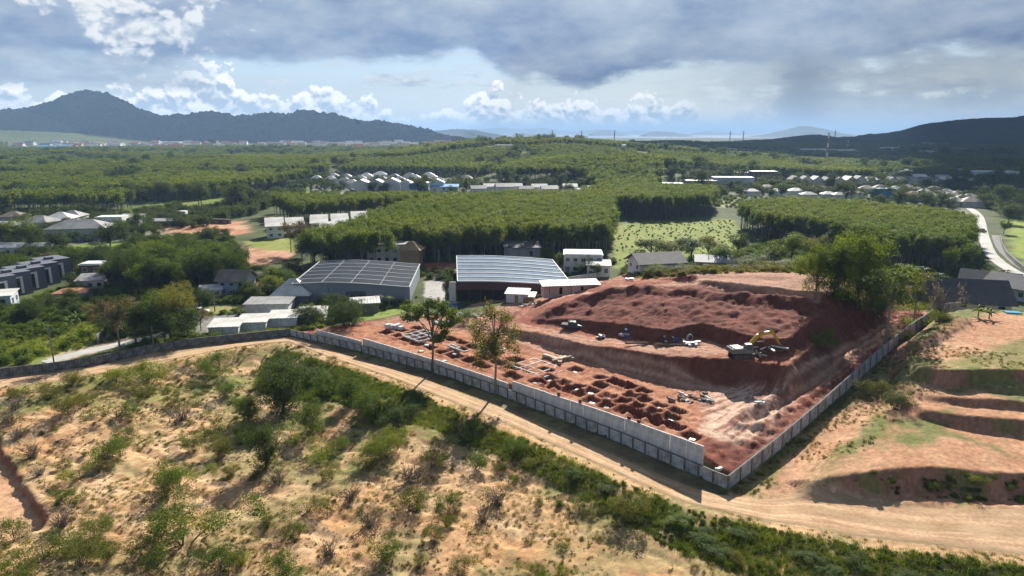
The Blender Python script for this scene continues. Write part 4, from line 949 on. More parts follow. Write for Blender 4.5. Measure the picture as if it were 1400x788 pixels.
def house(name, label, pt, rz, w, d, h, kind, rh, wm, rm, nwin=3, floors=1, cat='house', group=None, ov=.5, door=True, side=2, sub=True, fm=None, seams=0):
    """pt: ground point of the middle of the front wall"""
    n = np.array([-math.sin(rz), math.cos(rz)]); c = (pt[0] + n[0] * d / 2, pt[1] + n[1] * d / 2, pt[2])
    t = thing(name, label, cat, c, rz, group); block(c, w / 2 + 1, d / 2 + 1, rz)
    wall_mesh(kind, w, d, h, rh).build('wall', M[wm], t)
    rf = roof_mesh(kind, w, d, rh, ov).build('roof', M[rm], t, (0, 0, h + .05))
    if seams:
        for k in range(seams):
            x = (k + .5) / seams * w - w / 2
            if kind == 'shed': MB().add([(x - .06, -d / 2 - ov, .012), (x + .06, -d / 2 - ov, .012), (x + .06, d / 2 + ov, rh + .012), (x - .06, d / 2 + ov, rh + .012), (x - .06, -d / 2 - ov, .09), (x + .06, -d / 2 - ov, .09), (x + .06, d / 2 + ov, rh + .09), (x - .06, d / 2 + ov, rh + .09)], MB.BOX).build('seam', M[rm], rf)
    fh = h / floors
    if nwin:
        xs = [(k + .5) / nwin * w - w / 2 for k in range(nwin)]; ww = min(1.5, w / nwin * .55)
        zs = [fh * (f + .55) for f in range(floors)]
        windows(t, 0, xs[1:] if door and floors == 1 else xs, zs, ww, fh * .42, d / 2 + .02, fm, sub)
        if side:
            ys = [(k + .5) / side * d - d / 2 for k in range(side)]
            s_ = 1 if c[0] < 0 else -1
            windows(t, s_ * math.pi / 2, ys, zs, min(1.3, d / side * .5), fh * .42, w / 2 + .02, fm, sub)
        if door: MB().box((xs[0], -d / 2 - .03, 1.05), (1.0, .1, 2.1)).build('door', M['timber'], t)
    return t
def dup(root, loc, rz, label=None, sc=None):
    r = root.copy(); col.objects.link(r); r.location = loc; r.rotation_euler = (0, 0, rz)
    if label: r['label'] = label
    if sc: r.scale = sc
    for ch in root.children:
        c = ch.copy(); col.objects.link(c); c.parent = r
        for g in ch.children:
            e = g.copy(); col.objects.link(e); e.parent = c
    return r

# --- the two big halls
def hall(label, x0, x1, y0, y1, prof, wallm, panelm, ncol, nrow, wh, skew=0.0, split=1):
    t = thing('warehouse', label, 'warehouse', ((x0 + x1) / 2, (y0 + y1) / 2, 0)); w, d = x1 - x0, y1 - y0; block(((x0 + x1) / 2, (y0 + y1) / 2), w / 2 + 1.5, d / 2 + 1.5)
    f = lambda s: np.interp(s, *zip(*prof)); K = 24; S_ = np.linspace(0, 1, K + 1)
    sm = lambda s: float(np.interp(s, S_, np.convolve(np.r_[[f(0)] * 3, f(S_), [f(1)] * 3], np.ones(7) / 7, 'valid')))
    def X(s, yy): return -w / 2 + s * w + skew * (yy / d)
    # walls
    mb = MB(); V = [(X(s, -d / 2), -d / 2, -1) for s in S_] + [(X(s, -d / 2), -d / 2, sm(s) - .3) for s in S_]
    mb.add(V, [(i, i + 1, i + K + 2, i + K + 1) for i in range(K)]); V = [(X(s, d / 2), d / 2, -1) for s in S_] + [(X(s, d / 2), d / 2, sm(s) - .3) for s in S_]
    mb.add(V, [(i + 1, i, i + K + 1, i + K + 2) for i in range(K)])
    for s in (0, 1): mb.add([(X(s, -d / 2), -d / 2, -1), (X(s, d / 2), d / 2, -1), (X(s, d / 2), d / 2, sm(s) - .3), (X(s, -d / 2), -d / 2, sm(s) - .3)], [(0, 1, 2, 3) if s else (3, 2, 1, 0)])
    mb.build('wall', M[wallm], t)
    ov = 1.0; D0, D1 = -d / 2 - ov, d / 2 + ov
    # roof panels: one curved sheet per bay and column
    for r in range(nrow):
        ya, yb = D0 + (D1 - D0) * r / nrow + .1, D0 + (D1 - D0) * (r + 1) / nrow - .1
        for c in range(ncol):
            ss = np.linspace(c / ncol, (c + 1) / ncol, 9); ss[0] += .003; ss[-1] -= .003
            V = []; 
            for dz in (0, -.12):
                for yy in (ya, yb): V += [(X(s, yy), yy, sm(s) + dz) for s in ss]
            n = 9; Fc = []
            for i in range(n - 1): Fc += [(i, i + 1, n + i + 1, n + i), (2 * n + i + 1, 2 * n + i, 3 * n + i, 3 * n + i + 1), (i + 1, i, 2 * n + i, 2 * n + i + 1), (n + i, n + i + 1, 3 * n + i + 1, 3 * n + i)]
            Fc += [(0, n, 3 * n, 2 * n), (2 * n - 1, n - 1, 3 * n - 1, 4 * n - 1)]
            MB().add(V, Fc).build('roof_panel', M[panelm], t, smooth=False)
    for r in range(nrow + 1):
        yy = D0 + (D1 - D0) * r / nrow
        MB().tube([(X(s, yy), yy, sm(s) + .06) for s in S_], .14 if ncol > 1 else .24, 4).build('rib', M['rib'], t)
    for c in range(ncol + 1):
        s = c / ncol; k = .16 if c in (0, ncol) else .06
        MB().tube([(X(s, yy), yy, sm(s) + .08) for yy in np.linspace(D0, D1, 4)], k, 4).build('purlin', M['rib'], t)
    return t
LH = hall('long grey hall with dark ribbed roof left of the paved yard', -66.5, -31.5, 200, 234, [(0, 5.6), (.25, 6.2), (.5, 6.0), (.75, 5.4), (1, 4.6)], 'steel_wall', 'solar', 4, 6, 5, -1.5)
RH = hall('maroon fronted hall with silvery ribbed roof and open dark bays', -18.2, 16.5, 201, 242, [(0, 6.2), (.3, 6.25), (.6, 5.8), (.85, 5.2), (1, 4.6)], 'dark', 'solar2', 1, 7, 5, -3.5)
MB().box((-1.2, -20.62, 4.6), (32.0, .2, 2.4)).build('fascia', M['maroon'], RH)
for k in range(9): MB().box((-16 + k * 3.7, -20.7, 1.2), (.25, .25, 5)).build('column', M['maroon'], RH)
MB().box((-17.1, -20.75, 2.4), (2.0, .4, 7.0)).build('pier', M['offwhite'], RH)
for k in range(11): MB().box((-15.5 + k * 3.1, -17.12, 1.8), (.1, .12, 5.2)).build('seam', M['steel_wall'], LH)
MB().box((2, -17.1, 1.1), (6, .16, 4.2)).build('roller_door', M['grey_wall'], LH)
# --- buildings in the middle distance: (name, label, u, v, rz deg, w, d, h, kind, rh, wall, roof, windows, floors)
def at(u, v): return G(u, v)
B = lambda name, label, u, v, rz, w, d, h, kind, rh, wm, rm, **k: house(name, label, at(u, v), R(rz), w, d, h, kind, rh, wm, rm, **k)
B('house', 'blue walled house with brown gable roof and red door panel', 318, 405, -6, 8.8, 7, 4.8, 'gable', 3.0, 'blue_wall', 'roof_brown', nwin=3, floors=2, ov=.9)
B('shed', 'small pale roofed outhouse left of the blue house', 289, 408, 20, 6, 4.5, 2.6, 'shed', .7, 'offwhite', 'roof_pale', nwin=2, cat='shed')
B('house', 'small grey gabled annex behind the blue house', 350, 391, 20, 6, 5, 2.8, 'gable', 1.5, 'red', 'roof_grey', nwin=2)
B('house', 'orange red awning house beside the blue house', 347, 402, -10, 5, 4, 2.2, 'shed', .5, 'red', 'roof_orange', nwin=1)
B('workshop', 'low workshop with pale stained hip roof touching the grey hall', 397, 416, 4, 11, 9, 2.6, 'hip', 4.2, 'grey_wall', 'roof_pale', nwin=0, cat='workshop')
for u, v, lb in [(306, 459, 'leftmost of the pale carport roofs behind the wall'), (344, 452.5, 'second pale carport roof from the left'), (386, 446.5, 'third pale carport roof, brownest of the row'), (425, 441, 'rightmost pale carport roof beside the round tree')]:
    B('carport', lb, u, v, 7, 7.2, 6.5, 2.3, 'shed', .5, 'concrete', 'roof_pale', nwin=0, cat='carport', ov=.4, seams=9)
B('shed', 'long flat grey roof behind the carports', 365, 428, 3, 12, 7, 2.6, 'shed', .4, 'concrete', 'roof_grey', nwin=0, cat='shed', seams=8)
B('shed', 'white tin roofed store beside the round tree', 500, 428, 14, 7.5, 5, 2.8, 'shed', .6, 'machine_white', 'roof_pale', nwin=0, cat='shed', seams=9)
B('house', 'flat grey roofed office block behind the grey hall', 535, 362, 2, 18, 9, 7.2, 'flat', 0, 'offwhite', 'roof_grey', nwin=6, floors=2, cat='office')
B('pavilion', 'thatched hip roof pavilion at the edge of the plantation', 560, 366, -8, 7, 6, 6.6, 'hip', 3.0, 'timber', 'thatch', nwin=0, cat='pavilion', ov=1.0)
B('shed', 'dark roofed annex behind the maroon hall', 714, 357, 0, 14, 8, 5.4, 'shed', 1.2, 'roof_grey', 'roof_dark', nwin=2, cat='annex')
B('shed', 'small white shed with blue edged tin roof on the site', 706, 414, -10, 6, 5, 2.6, 'shed', .5, 'white', 'roof_pale', nwin=1, cat='shed', seams=6)
B('shed', 'lean-to porch attached beside the small white site shed', 722, 414, -10, 3, 4, 1.8, 'shed', .4, 'timber', 'roof_pale', nwin=0, cat='lean-to', seams=3)
PS = B('workers_barrack', 'long pink walled site barrack under a pale tin roof', 781, 402, 9, 15.5, 4.2, 2.5, 'shed', .55, 'pink', 'roof_pale', nwin=0, cat='barrack', ov=.6, seams=16)
for k in range(5): MB().box((-6.2 + k * 3.1, -2.14, 1.1), (.12, .1, 2.3)).build('batten', M['roof_dark'], PS)
for k in range(2): MB().box((-3 + k * 6.1, -2.15, 1.0), (.8, .1, 1.9)).build('door', M['dark'], PS)
B('house', 'large white flat roofed villa with pale blue tint behind the barrack', 797, 374, -4, 14, 11, 6.4, 'flat', 0, 'white', 'white', nwin=5, floors=2)
B('house', 'white villa wing with grey barrel roof', 818, 379, -4, 8, 9, 4.2, 'gable', 1.2, 'white', 'roof_grey', nwin=3)
B('house', 'white house with slate grey gable roof behind hedge', 905, 373, 14, 14, 9, 2.8, 'gable', 2.6, 'white', 'roof_dark', nwin=4, ov=1.0)
B('house', 'low house with pale grey roof left of the dense bushes', 975, 370, -14, 10, 7, 2.4, 'gable', 1.6, 'offwhite', 'roof_grey', nwin=3)
# dark roofed villa at the right
V0 = B('villa', 'long dark grey roofed villa behind the wall end', 1316, 424, -14, 20, 12, 1.8, 'gable', 4.6, 'white', 'roof_dark', nwin=5, cat='villa', ov=1.0)
B('villa', 'white gabled villa wing with dark roof by the pool', 1372, 408, -62, 12, 10, 3.6, 'gable', 3.4, 'pale_blue', 'roof_dark', nwin=4, floors=1, cat='villa', ov=1.0)
B('villa', 'rear dark roofed wing of the villa near the road', 1350, 397, -38, 15, 9, 2.4, 'gable', 3.2, 'pale_blue', 'roof_dark', nwin=4, cat='villa', ov=1.0)
pp_ = G(1384, 428); tag(MB().box((0, 0, .1), (3.0, 1.6, .3)).build('swimming_pool', M['pool'], None, (pp_[0], pp_[1], pp_[2]), R(-14)), 'turquoise swimming pool beside the white villa', 'pool')
# slate townhouse row at the left
def townhouse(u, v, lb, i):
    p = at(u, v); rz = R(57); nx, ny = math.sin(rz), -math.cos(rz)
    t = thing('townhouse', lb, 'townhouse', p, rz, None); block(p, 8, 8, rz)
    MB().box((0, 5, 3), (8.3, 10, 8)).build('wall', M['grey_wall'], t)
    MB().box((0, 5, 7.1), (8.5, 10.2, .22)).build('roof', M['grey_wall'], t)
    MB().box((-1.2, 3.2, 7.6), (2.2, 2.2, .8)).build('roof_vent', M['grey_wall'], t)
    f = MB()
    for a, b, c, d in ((-1.25, 3.2, .75, 5.4), (1.25, 3.2, .75, 5.4), (0, 5.6, 1.76, .5)): f.box((a, -.16, b), (c, .3, d))
    o = f.build('window_frame', M['white'], t); MB().box((0, -.05, 3.1), (1.7, .08, 4.4)).build('pane', M['glass'], o)
    for z in (1.6, 3.1, 4.6): MB().box((0, -.12, z), (1.7, .06, .06)).build('glazing_bar', M['grey_wall'], o)
for i, (u, v, lb) in enumerate([(5, 411, 'slate grey townhouse nearest the left picture edge'), (26, 404, 'slate grey townhouse with white window frame, second from left'), (46, 397, 'slate grey townhouse with white window frame, third in the row'), (65, 390, 'slate grey townhouse with white window frame, fourth in the row'), (82, 383, 'slate grey townhouse at the far right end of the row')]): townhouse(u, v, lb, i)
B('house', 'teal walled house cut by the left picture edge', -6, 424, 20, 8, 7, 4, 'shed', .5, 'pale_blue', 'roof_pale', nwin=2)
B('house', 'dark brown block house with white roof cap behind the townhouses', 126, 388, 5, 7, 6, 6.2, 'flat', 0, 'brown_wall', 'white', nwin=2, floors=2)
B('house', 'low white house with grey lean roof under the trees', 124, 397, 12, 8, 6, 3.2, 'shed', 1.2, 'offwhite', 'roof_grey', nwin=3)
B('shed', 'orange tiled roof below the slate townhouses', 95, 411, 6, 9, 6, 2.2, 'hip', 1.0, 'offwhite', 'roof_orange', nwin=0, cat='shed')
for u, v, w, d, h, k, rh, wm, rm, lb in [(12, 352, 10, 7, 4, 'gable', 1.6, 'white', 'roof_pale', 'white roofed bungalow nearest the left edge above the lawn'), (42, 350, 9, 7, 3.6, 'gable', 1.4, 'white', 'roof_pale', 'white roofed bungalow with pale gable left of dark trees'), (104, 329, 26, 15, 5.5, 'hip', 3.6, 'pale_blue', 'roof_grey', 'wide grey hip roofed hall with blue walls at the left'),
        (45, 318, 16, 12, 5, 'hip', 3.0, 'white', 'roof_grey', 'large grey roofed villa left of the blue walled hall'), (78, 313, 14, 12, 5, 'hip', 3.2, 'white', 'roof_pale', 'pale roofed villa behind the blue walled hall'), (95, 309, 12, 10, 5, 'hip', 3.0, 'white', 'roof_grey', 'villa with grey hip roof at the forest edge'), (15, 308, 12, 10, 4.5, 'hip', 2.6, 'offwhite', 'roof_brown', 'brown roofed house at the far left forest edge'), (12, 322, 12, 9, 4.5, 'gable', 2, 'white', 'roof_pale', 'white house with pale roof at the left edge'),
        (150, 314, 13, 9, 6.0, 'flat', 0, 'white', 'white', 'white cubic house with flat roof right of the grey hall'), (172, 311, 12, 9, 5, 'shed', 1.2, 'white', 'roof_grey', 'white house with grey lean roof beside round tree'), (225, 309, 20, 6, 2.6, 'shed', .8, 'concrete_old', 'roof_grey', 'long low grey shed beside the red earthworks'), (248, 300, 5, 5, 4, 'flat', 0, 'white', 'white', 'tiny white pump house by the green field'), (296, 306, 16, 2, 2.0, 'flat', 0, 'brown_wall', 'roof_brown', 'long brown wall building above the earthworks')]:
    B('house', lb, u, v, random.Random(u).uniform(-14, 14), w, d, h, k, rh, wm, rm, nwin=3)
# white modern villas
for u, v, lb in [(377, 326, 'leftmost white modern villa with sweeping pale roof'), (405, 323, 'second white modern villa behind the thin brown trees'), (437, 321, 'third white modern villa with pale sloping roof'), (466, 318, 'white modern villa just left of the plantation corner'), (452, 333, 'white modern villa standing in front of the others'), (493, 314, 'rightmost white modern villa half hidden by plantation')]:
    B('villa', lb, u, v, 8 + (u % 7) * 2, 7.6, 10, 5.0 + (u % 3) * .4, 'shed', 3.0, 'white', 'roof_pale', nwin=2, floors=2, cat='villa', ov=.7, door=False)
# --- housing estates farther off
def estate(name, label, cat, group, spots, dims, kind, rh, wm, rms, rz=0, floors=1, nwin=2):
    protos = []
    for k, rm in enumerate(rms): protos.append(None)
    for i, (u, v) in enumerate(spots):
        k = i % len(rms); p = at(u, v); rj = R(rz + random.Random(i * 7 + int(u)).uniform(-6, 6))
        if protos[k] is None: protos[k] = house(name, label, p, rj, *dims, kind, rh, wm, rms[k], nwin=nwin, floors=floors, cat=cat, group=group, door=False, sub=False, fm=M['glass'])
        else:
            n = (-math.sin(rj) * dims[1] / 2, math.cos(rj) * dims[1] / 2); c = (p[0] + n[0], p[1] + n[1], p[2]); s_ = random.Random(i).uniform(.88, 1.12)
            dup(protos[k], c, rj, None, (s_, s_, s_)); block(c, dims[0] / 2 + 2, dims[1] / 2 + 2, rj)
estate('estate_house', 'white gabled estate house in the front row of the valley estate', 'house', 'front row of the valley estate', [(505 + 20.5 * k, 260) for k in range(6)], (11, 12, 6.5), 'gable', 3, 'white', ['roof_pale', 'roof_grey'], 90, 2)
estate('estate_house', 'pale roofed house in the back rows of the valley estate', 'house', 'back rows of the valley estate', [(432, 250), (452, 251), (470, 253), (455, 246), (473, 247), (492, 250), (500, 247), (520, 250), (538, 247), (545, 252), (566, 249), (560, 246), (582, 252), (590, 248), (600, 252), (520, 245), (585, 245), (637, 250), (645, 254), (480, 257)], (12, 10, 4), 'hip', 3.2, 'white', ['roof_pale', 'roof_pale', 'roof_grey'], 5)
B('hall', 'navy blue walled building at the end of the estate', 571, 263, 4, 14, 10, 7, 'flat', 0, 'navy', 'roof_pale', nwin=0, cat='hall')
B('hall', 'low building with bright blue roof beside the estate', 607, 262, 2, 24, 10, 4, 'shed', 1.5, 'white', 'roof_blue', nwin=3, cat='hall')
estate('terrace_house', 'white gabled terrace house in the long row across the valley', 'house', 'long terrace row across the valley', [(1092 + 14.6 * k, 254.5 + .15 * k) for k in range(14)], (10, 9.4, 6), 'gable', 3.4, 'white', ['roof_dark', 'roof_dark', 'roof_grey'], 93, 2)
estate('bungalow', 'beige tiled bungalow in the estate beside the road', 'bungalow', 'beige bungalows along the valley road', [(1185, 264), (1205, 263), (1225, 265), (1240, 262), (1255, 266), (1265, 270), (1278, 266), (1286, 272), (1296, 269), (1302, 275), (1312, 273), (1318, 279), (1328, 277), (1295, 279), (1275, 275), (1330, 284), (1250, 273), (1308, 283)], (12, 10, 3.4), 'hip', 2.8, 'offwhite', ['roof_beige', 'roof_beige', 'roof_pale'], -20)
B('hall', 'bright blue box building among the valley houses', 1211, 271, -10, 17, 10, 6.5, 'flat', 0, 'bright_blue', 'bright_blue', nwin=0, cat='hall')
B('house', 'house with red orange roof near the blue box building', 1248, 276, -8, 16, 9, 4, 'hip', 2.2, 'white', 'roof_orange', nwin=3)
estate('white_house', 'white roofed house among trees left of the terrace row', 'house', 'white roofed houses left of the terrace row', [(1065, 268), (1107, 273), (1050, 262), (1135, 272), (1150, 273), (1170, 271), (1090, 268), (1030, 268), (1120, 262)], (11, 8, 3.6), 'hip', 2.0, 'white', ['roof_pale', 'roof_grey', 'roof_beige'], -3)
for u, v, w, h, wm, rm, lb in [(960, 258, 26, 6, 'grey_wall', 'roof_grey', 'long grey flat roofed block at the valley centre'), (1003, 258, 34, 9, 'pale_blue', 'roof_pale', 'wide glassy office block with pale roof in the valley'), (1045, 250, 24, 10, 'brown_wall', 'roof_grey', 'brown four storey block right of the office'), (918, 260, 20, 5, 'offwhite', 'roof_pale', 'pale roofed long building left of the grey block'), (1020, 247, 18, 7, 'white', 'roof_pale', 'white roofed hall behind the office block')]:
    B('office_block', lb, u, v, -3, w, 12, h, 'flat', 0, wm, rm, nwin=6, floors=2, cat='office', sub=False)
estate('cottage', 'small white cottage in the tree gap below the forested hill', 'cottage', 'cottages below the forested hill', [(655, 265), (672, 262), (690, 263), (705, 261), (720, 265), (738, 263), (752, 266), (780, 262), (798, 268), (815, 265), (772, 273)], (12, 9, 4), 'gable', 2.4, 'white', ['roof_grey', 'roof_pale'], 8)
B('villa', 'white stacked villa on the wooded rise at the centre', 690, 207, 5, 26, 14, 8, 'flat', 0, 'white', 'white', nwin=6, floors=2, cat='villa', sub=False)
rb = random.Random(8)
estate('village_house', 'pale roofed village house on the shaded plain at the right', 'house', 'village houses on the shaded right plain', [(rb.uniform(1225, 1400), rb.uniform(214, 258)) for _ in range(40)], (14, 11, 5), 'gable', 3, 'white', ['roof_pale', 'roof_grey', 'roof_brown'], 10)
estate('town_house', 'tiny pale house in the distant town below the mountains', 'house', 'distant town below the mountains', [(rb.uniform(20, 620), rb.uniform(197, 206)) for _ in range(150)], (30, 20, 9), 'gable', 6, 'white', ['roof_pale', 'roof_grey', 'roof_orange', 'roof_pale', 'roof_orange'], 5, 1, 0)
estate('plain_building', 'small pale building on the dark distant plain', 'house', 'buildings scattered on the dark distant plain', [(rb.uniform(960, 1400), rb.uniform(195, 214)) for _ in range(36)], (30, 18, 7), 'shed', 3, 'white', ['roof_pale', 'roof_grey'], 0, 1, 0)
for u, v, w, lb, rm in [(70, 206, 90, 'long blue roofed factory in the distant left town', 'roof_blue'), (235, 199, 120, 'long pale factory roof at the mountain foot', 'roof_pale'), (1115, 212, 70, 'left long pale shed on the shaded plain', 'roof_pale'), (1150, 213, 80, 'right long pale shed on the shaded plain', 'roof_pale'), (1250, 196, 140, 'very long pale shed at the foot of the right hill', 'roof_pale'), (120, 201, 110, 'row of orange roofs in the distant left town', 'roof_orange')]:
    B('factory', lb, u, v, 2, w, 40, 8, 'gable', 6, 'white', rm, nwin=0, cat='factory', sub=False)
B('hall', 'white hall with flat roof on the right plain', 1360, 249, -4, 44, 16, 10, 'flat', 0, 'pale_blue', 'white', nwin=6, floors=2, cat='hall', sub=False)

# ------------------------------------------------------------------ machines, vehicles and site clutter
def wheel(t, x, y, r, w, spokes=True):
    o = MB().cyl((0, -w / 2, 0), (0, w / 2, 0), r, 18).build('wheel', M['rubber'], t, (x, y, r), 0, True)
    MB().cyl((0, -w / 2 - .012, 0), (0, w / 2 + .012, 0), r * .6, 12).build('rim', M['silver'], o)
def body_mesh(secs, yw):
    """lofted body: list of (x, z_low, z_high, half width low, half width high)"""
    V = []; Fc = []
    for x, zl, zh, wl, wh in secs: V += [(x, -wl, zl), (x, wl, zl), (x, wl * 1.0, (zl + zh) / 2), (x, wh, zh), (x, -wh, zh), (x, -wl * 1.0, (zl + zh) / 2)]
    for i in range(len(secs) - 1):
        for k in range(6): Fc.append((i * 6 + k, i * 6 + (k + 1) % 6, (i + 1) * 6 + (k + 1) % 6, (i + 1) * 6 + k))
    Fc += [(5, 4, 3, 2, 1, 0), tuple((len(secs) - 1) * 6 + k for k in range(6))]
    return MB().add(V, Fc)
def pickup(label, p, rz, paint):
    t = thing('pickup_truck', label, 'pickup', p, rz)
    body_mesh([(-2.6, .55, 1.02, .86, .84), (-2.55, .42, 1.08, .9, .87), (-.75, .40, 1.08, .92, .88), (.9, .40, 1.12, .92, .88), (1.1, .4, 1.12, .92, .86), (2.3, .42, .98, .9, .8), (2.6, .5, .86, .82, .74)], 0).build('body', M[paint], t)
    cabo = body_mesh([(-.9, 1.09, 1.3, .84, .80), (-.72, 1.09, 1.72, .84, .66), (.25, 1.09, 1.76, .84, .68), (.62, 1.09, 1.68, .84, .66), (1.25, 1.09, 1.14, .84, .82)], 0).build('cab', M[paint], t)
    for s in (-1, 1):
        MB().add([(-.62, .80 * s, 1.2), (.18, .80 * s, 1.2), (.14, .70 * s, 1.64), (-.56, .70 * s, 1.62)], [(0, 1, 2, 3)]).build('side_window', M['glass'], t, (0, .03 * s, 0))
        MB().add([(.28, .80 * s, 1.2), (1.0, .81 * s, 1.2), (.58, .70 * s, 1.62), (.26, .70 * s, 1.64)], [(0, 1, 2, 3)]).build('side_window', M['glass'], t, (0, .03 * s, 0))
        MB().box((2.55, .62 * s, .78), (.12, .3, .16)).build('headlight', M['lamp'], t)
        MB().box((-2.6, .75 * s, .85), (.06, .14, .32)).build('tail_light', M['tail'], t)
        MB().box((.85, 1.0 * s, 1.18), (.1, .2, .14)).build('mirror', M['car_dark'], t)
        for x in (-1.6, 1.65): wheel(t, x, .80 * s, .39, .26)
    MB().add([(1.22, -.76, 1.16), (1.22, .76, 1.16), (.68, .62, 1.66), (.68, -.62, 1.66)], [(0, 1, 2, 3)]).build('windscreen', M['glass'], t, (.03, 0, .02))
    MB().box((-1.72, 0, 1.06), (1.55, 1.5, .06)).build('load_bed', M['rubber'], t)
    MB().box((-.95, 0, 1.45), (.08, 1.5, .75)).build('roll_bar', M['car_dark'], t)
    MB().box((2.62, 0, .52), (.14, 1.6, .2)).build('bumper', M['car_dark'], t)
    return t
def car(label, p, rz, paint, sc=1.0):
    t = thing('car', label, 'car', p, rz, None, (sc,) * 3)
    body_mesh([(-2.1, .4, .8, .78, .72), (-2.0, .3, .95, .86, .8), (0, .28, .95, .88, .84), (1.1, .28, .92, .88, .82), (2.0, .32, .78, .84, .72), (2.15, .42, .66, .72, .66)], 0).build('body', M[paint], t)
    body_mesh([(-1.75, .93, 1.0, .8, .78), (-1.15, .93, 1.42, .8, .6), (.1, .93, 1.46, .8, .62), (.95, .93, .98, .8, .76)], 0).build('cabin', M['glass'], t)
    MB().box((-.5, 0, 1.45), (1.2, 1.18, .05)).build('roof', M[paint], t)
    for s in (-1, 1):
        for x in (-1.3, 1.3): wheel(t, x, .76 * s, .32, .2)
        MB().box((2.08, .58 * s, .64), (.12, .26, .12)).build('headlight', M['lamp'], t)
    return t
pk = G(783, 449.5); pickup('dusty silver grey pickup parked on the site bench', (pk[0], pk[1], pk[2] + .02), R(-16), 'silver')
cr_ = G(1343, 318); car('dark car driving down the concrete road at the right', (cr_[0], cr_[1], cr_[2] + .15), R(-98), 'car_dark', 1.15)
c2_ = G(275, 428.5); car('white car parked by the dry lawn near the blue house', (c2_[0], c2_[1], c2_[2] + .1), R(10), 'car_white')
c3_ = G(268, 426.5); car('dark car parked left of the white car', (c3_[0] - 1.5, c3_[1] + 2, c3_[2] + .1), R(6), 'car_dark')
c4_ = G(541, 417.5); car('silver car under the yellow palms by the grey hall', (c4_[0], c4_[1] - .5, c4_[2] + .1), R(160), 'silver')
def excavator(p, rz):
    t = thing('excavator', 'yellow armed excavator with dusty white body digging on the bench', 'excavator', p, rz)
    for s in (-1, 1):
        prof = [(-2.2, .35), (-2.05, .08), (-1.8, 0), (1.8, 0), (2.05, .08), (2.2, .35), (2.2, .55), (2.05, .82), (1.8, .9), (-1.8, .9), (-2.05, .82), (-2.2, .55)]
        tr = MB().prism(prof, 1.0 * s - .28, 1.0 * s + .28).build('track', M['track'], t)
        for k in range(22):
            a = -2.0 + 4.0 * (k % 11) / 10; MB().box((a, 1.0 * s, -.005 if k < 11 else .92), (.22, .62, .05)).build('track_shoe', M['track'], tr)
        for k in range(5): MB().cyl((-1.7 + .85 * k, 1.0 * s - .31, .42), (-1.7 + .85 * k, 1.0 * s + .31, .42), .26, 10).build('road_wheel', M['rust'], tr)
    MB().box((0, 0, .62), (2.6, 1.6, .5)).build('undercarriage', M['track'], t)
    MB().cyl((0, 0, .85), (0, 0, 1.1), .75, 16).build('slew_ring', M['track'], t)
    up = MB(); up.prism([(-2.5, 1.15), (1.7, 1.1), (1.7, 1.75), (.4, 1.85), (-.5, 2.15), (-2.1, 2.15), (-2.5, 1.9)], -1.32, 1.32); up.build('upper_body', M['machine_white'], t)
    MB().prism([(-2.78, 1.3), (-2.44, 1.2), (-2.44, 2.1), (-2.62, 2.05), (-2.78, 1.75)], -1.28, 1.28).build('counterweight', M['machine_white'], t)
    MB().box((-1.2, 0, 2.18), (1.7, 1.9, .08)).build('engine_cover', M['car_dark'], t)
    MB().cyl((-1.9, .7, 2.15), (-1.9, .7, 2.75), .08, 8).build('exhaust_pipe', M['rust'], t)
    MB().box((-2.2, -1.1, 2.4), (.08, .08, .6)).build('hand_rail', M['machine_white'], t)
    cb = body_mesh([(.05, 1.2, 2.75, .5, .46), (.2, 1.15, 2.86, .5, .48), (1.35, 1.15, 2.86, .5, .48), (1.72, 1.2, 2.2, .5, .48)], 0).build('cab', M['machine_white'], t, (0, -.78, 0))
    for s in (-1, 1): MB().box((.8, .505 * s, 2.2), (1.0, .02, .85)).build('cab_window', M['glass'], cb)
    MB().add([(1.40, -.44, 2.78), (1.40, .44, 2.78), (1.745, .44, 2.2), (1.745, -.44, 2.2)], [(0, 3, 2, 1)]).build('windscreen', M['glass'], cb, (.02, 0, 0))
    MB().box((.8, 0, 2.9), (1.1, .9, .05)).build('cab_roof', M['plastic'], cb)
    def beam(name, pts, w, m, par=t):
        """curved box section arm in the xz plane: (x, z, height)"""
        V = []; n = len(pts)
        for i, (x, z, h) in enumerate(pts):
            a = pts[max(i - 1, 0)]; b = pts[min(i + 1, n - 1)]; dx, dz = b[0] - a[0], b[1] - a[1]; l = math.hypot(dx, dz); nx, nz = -dz / l * h / 2, dx / l * h / 2
            V += [(x - nx, -w / 2, z - nz), (x - nx, w / 2, z - nz), (x + nx, w / 2, z + nz), (x + nx, -w / 2, z + nz)]
        Fc = [(3, 2, 1, 0), tuple(4 * (n - 1) + k for k in range(4))] + [(4 * i + k, 4 * i + (k + 1) % 4, 4 * i + 4 + (k + 1) % 4, 4 * i + 4 + k) for i in range(n - 1) for k in range(4)]
        return MB().add(V, Fc).build(name, m, par)
    beam('boom', [(1.3, 1.6, .55), (1.9, 3.0, .72), (3.0, 4.1, .78), (4.2, 4.6, .62), (6.0, 4.85, .42)], .46, M['yellow'])
    beam('stick', [(5.45, 5.35, .3), (6.0, 4.9, .55), (7.0, 3.5, .42), (7.9, 2.1, .3)], .34, M['yellow'])
    MB().tube([(1.6, .38, 1.5), (3.2, .38, 3.9)], .09, 8).build('boom_cylinder', M['silver'], t); MB().tube([(1.6, -.38, 1.5), (3.2, -.38, 3.9)], .09, 8).build('boom_cylinder', M['silver'], t)
    MB().tube([(3.2, 0, 4.65), (5.5, 0, 5.45)], .10, 8).build('stick_cylinder', M['silver'], t)
    MB().tube([(6.2, 0, 5.1), (7.6, 0, 3.0)], .08, 8).build('bucket_cylinder', M['silver'], t)
